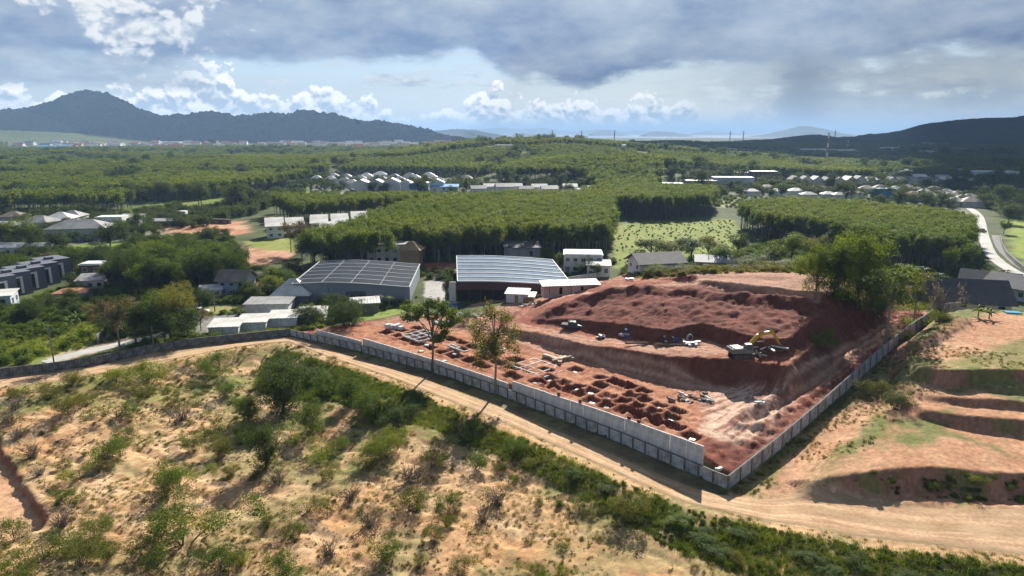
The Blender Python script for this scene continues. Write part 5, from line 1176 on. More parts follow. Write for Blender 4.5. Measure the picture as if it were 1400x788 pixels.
    bk = MB().prism([(7.7, 2.1), (8.1, 2.2), (8.35, 1.5), (8.0, .75), (7.35, .55), (7.15, .8), (7.7, 1.1), (7.85, 1.6)], -.5, .5).build('bucket', M['car_dark'], t)
    for k in range(5): MB().box((7.18, -.4 + .2 * k, .62), (.25, .08, .1), ry=R(-30)).build('tooth', M['rust'], bk)
ex = G(1016, 490.5); excavator((ex[0], ex[1] + 1.0, H1(ex[0], ex[1] + 1.0) + .02), R(10))
# concrete drill pile / pump hose hanging left of the wall trench
def beams_grid(u, v, nx, ny, dx, dy, label, zoff=.1, rz=None):
    p = G(u, v); t = thing('ground_beam_grid', label, 'foundation', (p[0], p[1], p[2] + zoff), math.atan2(wdir[1], wdir[0]) if rz is None else rz)
    for i in range(nx + 1): MB().box((i * dx, ny * dy / 2, .22), (.22, ny * dy + .22, .36)).build('cross_beam', M['concrete'], t)
    for j in range(ny + 1):
        MB().box(((nx - (j % 2)) * dx / 2, j * dy, .20), ((nx - (j % 2)) * dx + .2, .22, .36)).build('long_beam', M['concrete'], t)
    return t
beams_grid(699, 503, 4, 3, 2.4, 2.2, 'grid of pale ground beams beside the taller retaining wall', .25)
beams_grid(550, 462, 3, 3, 2.3, 2.2, 'grid of pale ground beams behind the spreading tree', .35)
beams_grid(612, 476, 2, 1, 3.0, 1.2, 'short pale ground beams left of the feathery tree', .3)
beams_grid(655, 480, 2, 2, 2.2, 2.0, 'ground beams half hidden by the feathery tree', .3)
SL = 'pale square concrete footing pad in the rows of foundation pits'
for i, q in enumerate(GRIDPITS):
    if i % 5 == 4: continue
    t = thing('footing', SL, 'footing', (q[0], q[1], H1(q[0], q[1])), math.atan2(wdir[1], wdir[0]) + .06 * (i % 4), 'footing pads in the foundation pits')
    MB().box((0, 0, .12), (.78 + .12 * (i % 3), .72, .32)).build('pad', M['plastic'] if i % 3 else M['concrete'], t)
    st = MB()
    for a_, b_ in ((-.12, -.12), (.12, -.12), (.12, .12), (-.12, .12)): st.tube([(a_, b_, .2), (a_, b_, .95 + .1 * (i % 3))], .02, 4)
    st.build('starter_bars', M['rust'], t)
for i, (zx, zy) in enumerate([(655, 120), (700, 85), (560, 335), (690, 390), (750, 350), (590, 300)]):
    p = G(440 + zx / 4.118, 400 + zy / 4.118)
    tag(MB().box((0, 0, .12), (1.0, .9, .3)).build('footing', M['concrete'], None, tuple(p), .3 * i), 'concrete footing pad beside the front wall trees', 'footing', 'footing pads near the front wall trees')
def heap(name, label, u, v, n, l, w, m, seed, cat, spread=(3, 2), up=.12):
    """loose pile: each piece is a part"""
    rr = random.Random(seed); p = G(u, v); t = thing(name, label, cat, tuple(p)); pc = m if isinstance(m, str) else m[0]
    for k in range(n):
        x, y = rr.uniform(-spread[0], spread[0]), rr.uniform(-spread[1], spread[1]); z = H1(p[0] + x, p[1] + y) - p[2] + up + rr.uniform(0, .35)
        MB().box((0, 0, 0), (l * rr.uniform(.6, 1.2), w * rr.uniform(.7, 1.3), w * rr.uniform(.5, 1.0)), rr.uniform(0, 3), rr.uniform(-.12, .12), rr.uniform(-.12, .12)).build('piece', M[m if isinstance(m, str) else m[k % len(m)]], t, (x, y, z))
heap('rubble_pile', 'pile of grey broken concrete and sheeting by the site entrance', 641, 432, 42, 1.8, .35, ['stone', 'concrete', 'plastic', 'concrete_old'], 3, 'rubble', (5.5, 2.2))
heap('rubble_pile', 'white and dark scrap heap behind the spreading tree', 607, 442, 26, 1.4, .4, ['plastic', 'concrete', 'car_dark', 'stone'], 4, 'scrap', (3.0, 1.6))
heap('debris_pile', 'timber and concrete debris in front of the small white shed', 725, 417, 26, 1.6, .25, ['timber', 'plastic', 'concrete_old', 'dark'], 5, 'debris', (2.6, 1.8))
heap('debris_pile', 'broken pile heads and clods beside the pits', 943, 545, 30, 1.1, .4, ['stone', 'brown_wall', 'rust', 'brown_wall', 'concrete'], 6, 'debris', (4, 2.2), .0)
heap('timber_stack', 'stack of grey boards beside the pink barrack', 738, 405, 10, 3, .25, ['concrete_old', 'timber'], 7, 'timber', (1.5, .8))
heap('steel_offcuts', 'pale steel beams dumped right of the excavator', 1046, 477, 9, 3.6, .3, ['plastic', 'concrete', 'rust'], 8, 'steel', (2.6, 1.0), .25)
heap('block_heap', 'two white blocks on the red slope at the site corner', 982, 641, 2, .7, .45, ['plastic'], 9, 'blocks', (.7, .2), .05)
heap('tool_heap', 'small dark generator and tools on the bench', 822, 462, 7, .9, .6, ['car_dark', 'plastic', 'rust'], 10, 'tools', (.7, .4), .2)
heap('tool_heap', 'tools under a blue sheet on the bench', 851, 461, 8, 1.0, .6, ['plastic', 'tarp_blue', 'concrete'], 11, 'tools', (1.0, .5), .25)
heap('tool_heap', 'white bags left of the wire coil on the bench', 921, 465, 10, .7, .4, ['plastic', 'tarp_blue', 'car_dark'], 12, 'tools', (2.2, .5), .15)
heap('plank_pile', 'pale boards lying at the end of the bench', 947, 472, 6, 2.2, .5, ['plastic', 'concrete'], 13, 'boards', (1.0, .5), .1)
heap('board_pile', 'flat timber boards at the top of the foundation pits', 765, 493, 7, 4.5, .8, ['timber', 'roof_beige'], 14, 'boards', (1.8, .7), .1)
heap('scrap_sheets', 'blue plastic sheets on the grass near the grey hall', 619, 421, 5, 1.8, .9, ['tarp_blue'], 15, 'sheets', (1.2, .4), .1)
heap('sheet_stack', 'white broken slabs standing beside the entrance road', 861, 385, 6, 1.2, .6, ['plastic'], 16, 'slabs', (.9, .6), .5)
heap('concrete_block', 'grey concrete blocks at the upper end of the pits', 538, 450, 5, 2.0, 1.2, ['concrete'], 18, 'blocks', (1.8, .9), .5)
heap('white_slab', 'pale flat slab at the trench end right of the pits', 1042, 555, 3, 1.5, .4, ['concrete', 'stone'], 19, 'slab', (1.2, .6), .2)
for (u, v, lb) in [(874, 471, 'left long bundle of rusty reinforcing bars on the bench'), (915, 473.5, 'right long bundle of rusty reinforcing bars on the bench')]:
    p = G(u, v); t = thing('rebar_bundle', lb, 'rebar', tuple(p), R(-6)); rr = random.Random(u)
    for k in range(26): MB().tube([(-2.8 + rr.uniform(-.3, .3), rr.uniform(-.5, .5), .1 + rr.uniform(0, .4)), (2.8 + rr.uniform(-.3, .3), rr.uniform(-.5, .5), .1 + rr.uniform(0, .4))], .035, 4).build('bar', M['rust'], t)
p = G(943, 466); t = thing('wire_coil', 'pale coil of wire standing on the bench', 'coil', (p[0], p[1], p[2] + .7), R(20))
for k in range(6): MB().tube([(math.cos(a) * (.6 + .03 * k), .06 * k - .15, math.sin(a) * (.6 + .03 * k)) for a in np.linspace(0, 2 * math.pi, 19)], .03, 4).build('turn', M['plastic'], t)
# poles
def pole(u, v, h, label, arm=True, m='concrete_old'):
    p = G(u, v); t = thing('utility_pole', label, 'pole', tuple(p), R(15)); MB().tube([(0, 0, -.5), (0, 0, h)], [.17, .11], 8).build('shaft', M[m], t)
    if arm:
        MB().box((0, 0, h - .5), (1.8, .1, .12)).build('cross_arm', M[m], t)
        for x in (-.75, 0, .75): MB().cyl((x, 0, h - .44), (x, 0, h - .2), .05, 6).build('insulator', M['plastic'], t)
pole(74, 497, 8.5, 'slim concrete pole inside the left boundary wall')
pole(294, 426, 6.5, 'short dark pole by the dry lawn', False)
pole(804, 378, 8, 'power pole between the round garden trees', True)
pole(211, 398, 7, 'grey lamp pole before the dark grove', False)
pole(211, 480, 6, 'thin pole behind the left wall by the concrete drive', False)
# telecom mast and water tower far off
def mast(u, v, h, label):
    p = G(u, v); t = thing('telecom_mast', label, 'mast', tuple(p)); n = 7
    for k in range(n):
        z0, z1 = h * k / n, h * (k + 1) / n; s = MB(); w = 1.6 - 1.1 * k / n
        for a in range(4):
            q = (math.cos(math.pi / 4 + a * math.pi / 2) * w, math.sin(math.pi / 4 + a * math.pi / 2) * w); r_ = (math.cos(math.pi / 4 + (a + 1) * math.pi / 2) * w, math.sin(math.pi / 4 + (a + 1) * math.pi / 2) * w)
            s.tube([(q[0], q[1], z0), (q[0] * .95, q[1] * .95, z1)], .22, 4); s.tube([(q[0], q[1], z0), (r_[0], r_[1], z1)], .14, 4)
        s.build('mast_section', M['red'] if k % 2 else M['white'], t)
    MB().box((0, 0, h + .5), (2.6, 2.6, 1.6)).build('antenna', M['white'], t)
mast(1129, 227, 44, 'tall red and white telecom mast rising from the valley')
mast(1158, 209, 30, 'smaller mast on the shaded plain right of the tall mast')
p = G(852, 214); t = thing('water_tower', 'white mushroom water tower behind the forested hill', 'tower', (p[0], p[1], p[2]))
MB().tube([(0, 0, -2), (0, 0, 22)], [1.8, 1.6], 10).build('shaft', M['white'], t); MB().tube([(0, 0, 20), (0, 0, 24), (0, 0, 29), (0, 0, 30)], [1.7, 6, 6, 3], 16).build('tank', M['white'], t); t.scale = (.5, .5, .5)
for i, (u, v) in enumerate([(755, 190), (795, 189), (840, 190), (998, 189), (1016, 190), (1141, 193)]):
    p = PY(u, v, 4200); z = H1(p[0], 4200); t = thing('power_pylon', 'faint grey power pylon on the far plain before the sea', 'pylon', (p[0], 4200, z), .3, 'far power pylons')
    s = MB()
    for a in range(4): s.tube([(4 * math.cos(a * 1.57 + .78), 4 * math.sin(a * 1.57 + .78), 0), (.8 * math.cos(a * 1.57 + .78), .8 * math.sin(a * 1.57 + .78), 62)], .7, 4)
    s.build('legs', M['stone'], t)
    for z_ in (44, 52, 60): MB().box((0, 0, z_), (18, 1, 1)).build('cross_arm', M['stone'], t)
# canal wall along the far road
panel_wall('canal_wall', 'curving dark stone wall beside the road canal at the right', PP([(1480, 400), (1430, 386), (1404, 374), (1388, 362), (1376, 350), (1370, 338), (1367, 326)]), 1.6, 4.0, M['stone'], None, coping=True)
panel_wall('site_fence', 'short grey sheet fence by the concrete drive at the left', PP([(133, 471), (140, 466), (149, 462)]), 2.4, 2.0, M['concrete_old'], None, coping=False)
panel_wall('yard_fence', 'pale fence behind the white barrack villa', PP([(742, 392), (790, 384), (828, 378)]), 1.8, 4.0, M['offwhite'], None, coping=False)

# ------------------------------------------------------------------ vegetation
rng = np.random.default_rng(7)
def leaf_quads(C, size, rg, up=.5, outward=None, aspect=.62):
    n = len(C); N = rg.normal(size=(n, 3)); N[:, 2] = np.abs(N[:, 2]) + up
    if outward is not None: N += outward * .6
    N /= np.linalg.norm(N, axis=1)[:, None]
    A = np.cross(N, rg.normal(size=(n, 3))); A /= np.linalg.norm(A, axis=1)[:, None] + 1e-9; Bv = np.cross(N, A)
    s = size * rg.uniform(.6, 1.35, n)[:, None]; A = A * s; Bv = Bv * s * aspect
    V = np.stack([C - A, C - Bv + N * s * .12, C + A, C + Bv + N * s * .12], 1).reshape(-1, 3)
    return V, np.arange(4 * n).reshape(-1, 4)
def crown(rg, blobs, ncl, rc, per, size, shell=.5, flat=.75):
    b = np.array(blobs, float); w = (b[:, 3] * b[:, 4] * b[:, 5]) ** .66; k = rg.choice(len(b), ncl, p=w / w.sum())
    d = rg.normal(size=(ncl, 3)); d /= np.linalg.norm(d, axis=1)[:, None]
    r = (shell + (1 - shell) * rg.uniform(0, 1, ncl) ** .6)[:, None]
    cen = b[k, :3] + d * r * b[k, 3:]
    C = np.repeat(cen, per, 0) + rg.normal(size=(ncl * per, 3)) * rc * np.array([1, 1, flat]) * .55
    o = np.repeat(d, per, 0)
    return leaf_quads(C, size, rg, .45, o)
class Proto:
    def __init__(s, name, trunk, leaf, tm, lm, H, W):
        s.name, s.H, s.W = name, H, W; s.tm, s.lm = tm, lm
        s.trunk = trunk.mesh(name + '_trunk', M[tm]) if trunk else None
        s.crown = np_mesh(name + '_crown', leaf[0], leaf[1], M[lm], False)
        s._leaf, s._tk = leaf, trunk
    def joined(s):
        """one mesh with bark and leaves, for the mass of far trees"""
        me = bpy.data.meshes.new(s.name); V = s._leaf[0]; Q = s._leaf[1]; fv = [tuple(q) for q in Q.tolist()]; mi = [0] * len(fv)
        if s._tk: tv = np.vstack(s._tk.v); fv += [tuple(i + len(V) for i in f) for f in s._tk.f]; mi += [1] * len(s._tk.f); V = np.vstack([V, tv])
        me.from_pydata(V.tolist(), [], fv); me.materials.append(M[s.lm]); me.materials.append(M[s.tm or 'bark'])
        me.polygons.foreach_set('material_index', mi); me.update()
        return bpy.data.objects.new(s.name, me)
def limbed(H, r0, ends, start, rg, lean=(0, 0), k=6):
    mb = MB(); top = np.array([lean[0], lean[1], H]); base = np.array([0, 0, -.6]); n = 6
    pts = [base + (top - base) * t + np.r_[rg.normal(size=2) * .04 * H * .3 * t, 0] for t in np.linspace(0, 1, n)]
    mb.tube([tuple(p) for p in pts], list(np.linspace(r0, r0 * .35, n)), k)
    for e in ends:
        e = np.array(e); t = np.clip(start + rg.uniform(-.1, .15), .1, .95); s = base + (top - base) * t; m = (s + e) / 2 + np.array([0, 0, .08 * H * rg.uniform(0, 1)])
        mb.tube([tuple(s), tuple(m), tuple(e)], [r0 * .5, r0 * .32, r0 * .12], 5)
    return mb
PR = {}
def add(kind, p): PR.setdefault(kind, []).append(p)
for i in range(3):      # plantation rubber: thin pale stem, narrow crown above
    rg = np.random.default_rng(100 + i); bl = [(rg.normal() * .7, rg.normal() * .7, z, 1.9 - .1 * k, 1.9 - .1 * k, 1.7) for k, z in enumerate((8.6, 10.4, 12.2, 13.6))]
    add('rubber', Proto('rubber_tree', limbed(11.5, .16, [(b[0] * 1.5 + rg.normal(), b[1] + rg.normal(), b[2]) for b in bl[:3]], .5, rg, k=5), crown(rg, bl, 120, .75, 16, .22, .35), 'bark_rubber', 'leaf_rubber', 15.3, 4.6))
for i in range(3):      # coarse far version
    rg = np.random.default_rng(130 + i); bl = [(0, 0, 9.5, 2.6, 2.6, 2.6), (rg.normal() * .8, rg.normal() * .8, 12.3, 2.2, 2.2, 2.4)]
    add('rubber_far', Proto('far_rubber_tree', MB().tube([(0, 0, -.5), (0, 0, 9)], [.2, .14], 4), crown(rg, bl, 70, .95, 9, .40, .35), 'bark_rubber', 'leaf_rubber', 15.3, 5.4))
for i in range(4):      # broad crowned trees
    rg = np.random.default_rng(200 + i); bl = [(rg.normal() * 2.2, rg.normal() * 2.2, rg.uniform(5.4, 9.2), rg.uniform(1.9, 2.9), rg.uniform(1.9, 2.9), rg.uniform(1.5, 2.2)) for _ in range(9)] + [(0, 0, 8, 3, 3, 2.6)]
    add('broad', Proto('broadleaf_tree', limbed(7.5, .3, [b[:3] for b in bl[:7]], .45, rg), crown(rg, bl, 300, .75, 17, .19, .5), 'bark', 'leaf_mid', 11, 10))
for i in range(3):      # dense bushy tree, leaves to near the ground
    rg = np.random.default_rng(240 + i); bl = [(rg.normal() * 1.5, rg.normal() * 1.5, rg.uniform(1.2, 4.6), rg.uniform(1.0, 1.8), rg.uniform(1.0, 1.8), rg.uniform(1.0, 1.6)) for _ in range(10)] + [(0, 0, 2.6, 2.3, 2.3, 2.4), (1.2, .3, .9, 1.5, 1.5, .9), (-1.1, -.4, .9, 1.5, 1.5, .9)]
    add('bush', Proto('bushy_tree', limbed(4, .18, [b[:3] for b in bl[:5]], .3, rg), crown(rg, bl, 400, .5, 34, .088, .5), 'bark', 'leaf_mid', 6.2, 6.4))
for i in range(2):      # tall open tree with long bare stem
    rg = np.random.default_rng(260 + i); bl = [(rg.normal() * 1.7, rg.normal() * 1.7, rg.uniform(8, 15), rg.uniform(1.2, 1.9), rg.uniform(1.2, 1.9), rg.uniform(1.0, 1.6)) for _ in range(11)]
    add('tall', Proto('tall_tree', limbed(13.5, .24, [b[:3] for b in bl[:9]], .6, rg), crown(rg, bl, 220, .7, 16, .18, .4), 'bark_pale', 'leaf_olive', 16, 7))
rg = np.random.default_rng(281)     # flat spreading tree on the wall
bl = [(-4.5, .5, 12.6, 2.4, 2.4, .9), (-2.0, -.8, 14.4, 2.6, 2.4, 1.0), (1.5, .6, 15.3, 2.8, 2.6, 1.1), (4.2, -.4, 13.8, 2.6, 2.4, 1.0), (5.6, 1.0, 12.0, 1.9, 1.8, .8), (3.4, .5, 10.8, 2.0, 1.8, .8), (-5.4, .2, 14.6, 1.7, 1.7, .7), (.2, .2, 12.6, 1.8, 1.8, .9), (2.2, -.9, 8.2, 1.5, 1.3, .8), (3.2, .2, 9.4, 1.5, 1.4, .7), (-1.0, .5, 16.0, 1.5, 1.5, .7)]
add('spread', Proto('spreading_tree', limbed(12.5, .34, [(b[0] * .9, b[1], b[2] - .2) for b in bl], .62, rg, (.5, 0)), crown(rg, bl, 330, .8, 17, .25, .3, .55), 'bark', 'leaf_mid', 17, 14))
rg = np.random.default_rng(282)     # feathery upright tree on the wall
bl = [(rg.normal() * 1.6, rg.normal() * 1.4, z, 1.5, 1.5, 1.5) for z in np.linspace(7.0, 16.8, 17)] + [(-2.6, 0, 11, 1.6, 1.5, 2), (2.8, 0, 10.5, 1.6, 1.4, 1.8), (3.8, 0, 8.6, 1.0, 1.0, .8), (-2.8, .3, 8.6, 1.4, 1.3, 1.5), (1.5, 0, 15.5, 1.8, 1.6, 1.6)]
add('feather', Proto('feathery_tree', limbed(16, .26, [b[:3] for b in bl], .6, rg), crown(rg, bl, 420, .75, 18, .17, .3, 1.0), 'bark_pale', 'leaf_olive', 18.4, 9))
for i in range(4):      # low shrubs
    rg = np.random.default_rng(300 + i); bl = [(rg.normal() * .75, rg.normal() * .75, rg.uniform(.45, 1.25), rg.uniform(.45, .8), rg.uniform(.45, .8), rg.uniform(.35, .6)) for _ in range(8)]
    add('shrub', Proto('shrub', limbed(.9, .05, [b[:3] for b in bl], .2, rg, k=4), crown(rg, bl, 150, .26, 38, .038, .35), 'bark', 'leaf_mid', 1.9, 3.2))
for i in range(2):      # leafless grey brush
    rg = np.random.default_rng(330 + i); mb = MB()
    for _ in range(70):
        a = rg.uniform(0, 6.28); r = rg.uniform(.3, 1.5); h = rg.uniform(.5, 1.5); o = (rg.normal() * .25, rg.normal() * .25)
        mb.tube([(o[0], o[1], 0), (o[0] + math.cos(a) * r * .5, o[1] + math.sin(a) * r * .5, h * .7), (o[0] + math.cos(a) * r, o[1] + math.sin(a) * r, h)], [.022, .016, .008], 3)
    bl = [(rg.normal() * .7, rg.normal() * .7, rg.uniform(.4, 1.0), .5, .5, .4) for _ in range(6)]
    add('dry', Proto('dry_brush', mb, crown(rg, bl, 40, .3, 9, .07, .4), 'twig', 'leaf_dry', 1.6, 3.0))
for i in range(2):      # small weeds for the mass of ground plants
    rg = np.random.default_rng(350 + i); bl = [(rg.normal() * .3, rg.normal() * .3, rg.uniform(.15, .5), .3, .3, .25) for _ in range(4)]
    add('weed', Proto('weed', None, crown(rg, bl, 32, .15, 9, .06, .3), None, 'leaf_olive', .7, 1.2))
    bl = [(rg.normal() * .5, rg.normal() * .5, rg.uniform(.4, 1.1), .6, .6, .5) for _ in range(5)]
    add('thicket', Proto('thicket', None, crown(rg, bl, 80, .32, 14, .09, .3), None, 'leaf_mid', 1.6, 2.4))
    n = 60; C0 = np.c_[rg.normal(size=(n, 2)) * .3, np.zeros(n)]; T = C0 + np.c_[rg.normal(size=(n, 2)) * .22, rg.uniform(.25, .6, n)]; sd_ = np.cross(T - C0, rg.normal(size=(n, 3))); sd_ /= np.linalg.norm(sd_, axis=1)[:, None]; sd_ *= .022
    add('tuft', Proto('grass_tuft', None, (np.stack([C0 - sd_, C0 + sd_, T + sd_ * .2, T - sd_ * .2], 1).reshape(-1, 3), np.arange(4 * n).reshape(-1, 4)), None, 'grass', .6, 1.0))
def fronds(n, L, droop, w, z0, rg, seg=5, lift=.9):
    V = []; Q = []
    for k in range(n):
        a = 2 * math.pi * k / n + rg.uniform(-.2, .2); e = rg.uniform(.2, lift); pr = None
        for s in range(seg + 1):
            t = s / seg; r = L * t * math.cos(e * (1 - .3 * t)); z = z0 + L * math.sin(e) * t - droop * L * t * t; ww = w * (1 - t * .85) * (1 if s else .3)
            c = np.array([math.cos(a) * r, math.sin(a) * r, z]); sd = np.array([-math.sin(a), math.cos(a), 0]) * ww; i = len(V); V += [c - sd - [0, 0, ww * .5], c, c + sd - [0, 0, ww * .5]]
            if pr is not None: Q += [(pr, pr + 1, i + 1, i), (pr + 1, pr + 2, i + 2, i + 1)]
            pr = i
    return np.array(V), np.array(Q)
rg = np.random.default_rng(401)
add('palm', Proto('palm_tree', MB().tube([(0, 0, -.4), (.1, 0, 2), (0, .1, 4.4)], [.2, .15, .12], 7), fronds(18, 2.6, .75, .28, 4.3, rg), 'bark_pale', 'leaf_palm', 5.6, 4.6))
add('banana', Proto('banana_plant', MB().tube([(0, 0, -.3), (0, 0, 1.6)], [.16, .1], 7), fronds(9, 2.4, .5, .42, 1.5, rg, 5, 1.2), 'bark_pale', 'leaf_mid', 3.4, 4.0))
def plant(kind, name, label, p, h, w=None, group=None, leaf=None, cat='tree', seed=None, i=None, lod=None):
    pl = PR[kind]; rr = random.Random(seed if seed is not None else int(p[0] * 13 + p[1] * 7)); pr = pl[rr.randrange(len(pl)) if i is None else i]
    sz = h / pr.H; sx = (w / pr.W) if w else sz
    t = thing(name, label, cat, (p[0], p[1], p[2]), rr.uniform(0, 6.28) if kind not in ('spread', 'feather') else 0, group, (sx, sx, sz))
    if pr.trunk: link('trunk' if cat == 'tree' else 'stem', pr.trunk, t)
    o = link('crown' if cat == 'tree' else 'foliage', pr.crown, t)
    if leaf:
        o.material_slots[0].link = 'OBJECT'; o.material_slots[0].material = M[leaf]
    return t
def tree_px(kind, name, label, u, vb, vt, wpx, leaf=None, group=None, i=None, cat='tree', dz=0.0):
    p = G(u, vb); k = ppm(p); h = (vb - vt) / k / .95
    return plant(kind, name, label, (p[0], p[1], p[2] - .1 + dz), h, wpx / k, group, leaf, cat, int(u * 3 + vb), i)

def T2(kind, name, label, u, vt, wpx, Y, leaf=None):
    top = PY(u, vt, Y); z = H1(top[0], Y); k = ppm((top[0], Y, z))
    return plant(kind, name, label, (top[0], Y, z - .2), top[2] - z, wpx / k, None, leaf, 'tree', int(u * 3 + Y))
# --- single trees, left to right
for kd, u, vt, w, Y, lf, lb in [('broad', 1085, 318, 50, 208, 'leaf_mid', 'left green tree of the hilltop group'), ('broad', 1112, 321, 44, 204, 'leaf_olive', 'olive tree of the hilltop group'), ('broad', 1138, 328, 44, 200, 'leaf_mid', 'third green tree of the hilltop group'), ('broad', 1060, 336, 44, 212, 'leaf_dark', 'dark tree left of the hilltop group'), ('bush', 1030, 346, 44, 206, 'leaf_dark', 'dark tree behind the red plateau'), ('bush', 1098, 350, 46, 196, 'leaf_light', 'bright leafy tree below the hilltop group'), ('bush', 1075, 356, 40, 196, 'leaf_mid', 'low leafy tree before the hilltop group'), ('bush', 1130, 358, 40, 192, 'leaf_dark', 'dark low tree beside the largest hilltop tree'), ('bush', 1052, 362, 36, 194, 'leaf_mid', 'bush at the plateau back edge'), ('bush', 1150, 366, 36, 188, 'leaf_mid', 'bush below the largest hilltop tree'),
    ('bush', 890, 362, 26, 192, 'leaf_mid', 'hedge bush before the slate gabled house, left'), ('bush', 907, 360, 30, 192, 'leaf_light', 'light hedge bush before the slate gabled house'), ('bush', 925, 361, 30, 192, 'leaf_dark', 'dark hedge bush before the slate gabled house'), ('bush', 943, 360, 30, 193, 'leaf_mid', 'hedge bush between the two low houses'), ('bush', 962, 362, 28, 192, 'leaf_dark', 'dark hedge bush before the pale grey roof'), ('bush', 980, 361, 30, 192, 'leaf_mid', 'hedge bush before the pale grey roof'), ('bush', 1000, 358, 34, 193, 'leaf_dark', 'dark hedge bush right of the pale grey roof'), ('bush', 1015, 352, 34, 196, 'leaf_mid', 'tall hedge bush right of the pale grey roof')]: T2(kd, 'hill_tree' if u > 1020 else 'hedge_bush', lb, u, vt, w, Y, lf)
T = tree_px
T('spread', 'wall_tree', 'spreading flat topped tree rising over the front wall', 591, 509, 408, 78)
T('feather', 'wall_tree', 'feathery upright tree over the front wall, right of the spreading one', 677, 539, 414, 66)
T('tall', 'dark_tree', 'reddish brown tall tree behind the left boundary wall', 164, 478, 408, 46, 'leaf_brown')
for u, vb, vt, w, lf, lb in [(186, 470, 412, 44, 'leaf_dark', 'dark broad tree right of the reddish brown tree'), (208, 466, 402, 50, 'leaf_mid', 'mid green broad tree behind the left wall'), (233, 463, 398, 52, 'leaf_olive', 'pale olive tree in the clump left of the carports'), (258, 466, 418, 52, 'leaf_dark', 'dark rounded tree beside the leftmost carport'), (226, 474, 425, 44, 'leaf_dark', 'dark tree overhanging the left boundary wall'), (245, 448, 384, 46, 'leaf_olive', 'pale leafed tree before the dark grove'), (275, 452, 424, 26, 'leaf_brown', 'small brown tree above the leftmost carport'),
                             (190, 322, 291, 22, 'leaf_dark', 'round dark tree beside the white cubic house'), (152, 344, 305, 40, 'leaf_dark', 'dark tree before the wide blue walled hall'), (172, 321, 300, 20, 'leaf_mid', 'lighter tree left of the round dark tree'), (28, 344, 298, 46, 'leaf_mid', 'tall green tree in front of the far left villas'), (50, 346, 310, 36, 'leaf_dark', 'dark tree right of the tall green villa tree'), (78, 345, 315, 34, 'leaf_dark', 'dark spreading tree left of the grey hip roof'), (5, 346, 306, 40, 'leaf_dark', 'dark tree at the left picture edge above the lawn'), (62, 362, 335, 26, 'leaf_dark', 'small dark tree right of the white bungalows'), (100, 372, 340, 50, 'leaf_mid', 'broad tree behind the slate townhouses'), (75, 374, 345, 40, 'leaf_olive', 'olive tree behind the slate row'), (20, 385, 350, 50, 'leaf_mid', 'tree above the leftmost slate townhouse'), (130, 372, 338, 40, 'leaf_dark', 'dark tree left of the dense grove'),
                             (430, 363, 322, 44, 'leaf_dark', 'dark bushy tree behind the grey hall'), (452, 366, 330, 40, 'leaf_dark', 'dark tree at the plantation corner behind the grey hall'), (475, 362, 326, 40, 'leaf_mid', 'green tree at the plantation corner'), (365, 392, 366, 26, 'leaf_mid', 'garden tree right of the blue house'), (375, 405, 376, 34, 'leaf_light', 'light green garden tree beside the workshop'), (352, 415, 392, 24, 'leaf_dark', 'dark bush by the orange awning'), (340, 382, 360, 26, 'leaf_dark', 'dark tree behind the blue house roof'), (392, 392, 368, 30, 'leaf_mid', 'green tree left of the grey hall roof'), (402, 378, 355, 32, 'leaf_dark', 'dark tree above the grey hall corner'),
                             
                             (1318, 376, 332, 30, 'leaf_mid', 'tree at the plantation corner by the road'), (1296, 378, 338, 26, 'leaf_light', 'light tree at the plantation front right'), (1378, 306, 280, 30, 'leaf_dark', 'lone dark tree in the right meadow'), (1372, 320, 300, 18, 'leaf_mid', 'small tree between road and right meadow'),
                             (890, 356, 327, 36, 'leaf_dark', 'dark tree in the thicket below the young field'), (915, 360, 330, 40, 'leaf_olive', 'grey olive tree in the thicket below the young field'), (945, 358, 328, 40, 'leaf_dark', 'dark green tree right of the slate gable roof'), (968, 352, 322, 30, 'leaf_olive', 'olive tree at the right of the young field'), (985, 366, 335, 40, 'leaf_mid', 'green tree above the low pale roof'), (1008, 352, 318, 30, 'leaf_dark', 'dark tree at the field corner'), (875, 358, 340, 24, 'leaf_dark', 'small dark tree left of the thicket'), (930, 350, 325, 28, 'leaf_dark', 'rear dark tree of the thicket'),
                             (747, 360, 338, 20, 'leaf_mid', 'tree left of the white villa'), (765, 372, 345, 20, 'leaf_mid', 'slim tree behind the maroon hall'), (457, 228, 213, 12, 'leaf_dark', 'dark pointed tree standing above the far forest'), (293, 203, 190, 14, 'leaf_dark', 'lone round tree before the distant town')]:
    T('broad', 'broadleaf_tree', lb, u, vb, vt, w, lf)
for u, vb, vt, w, lf, lb in [(1172, 416, 306, 72, 'leaf_mid', 'largest tree on the hilltop right of the red plateau'), (1140, 406, 326, 54, 'leaf_dark', 'dark full tree left of the largest hilltop tree'), (1198, 428, 352, 46, 'leaf_dark', 'dark tree right of the largest hilltop tree'), (1116, 398, 330, 52, 'leaf_mid', 'full green tree above the red plateau corner')]: T('bush', 'hill_tree', lb, u, vb, vt, w, lf)
T('bush', 'round_tree', 'dense round tree beside the white tin store', 470, 445, 401, 50, 'leaf_dark')
T('tall', 'thin_tree', 'left of the thin brown trees on the red cutting', 398, 346, 303, 24, 'leaf_brown'); T('tall', 'thin_tree', 'middle of the thin brown trees on the red cutting', 412, 348, 304, 26, 'leaf_brown'); T('tall', 'thin_tree', 'right of the thin brown trees on the red cutting', 428, 348, 308, 26, 'leaf_brown')
T('tall', 'tall_tree', 'tall pale trunked tree inside the right wall', 1211, 470, 358, 62, 'leaf_mid', None, 0); T('tall', 'tall_tree', 'slender tree right of the tall pale trunk', 1248, 448, 372, 34, 'leaf_olive', None, 1); T('dry', 'bare_tree', 'nearly bare grey tree at the wall end', 1283, 434, 382, 36)
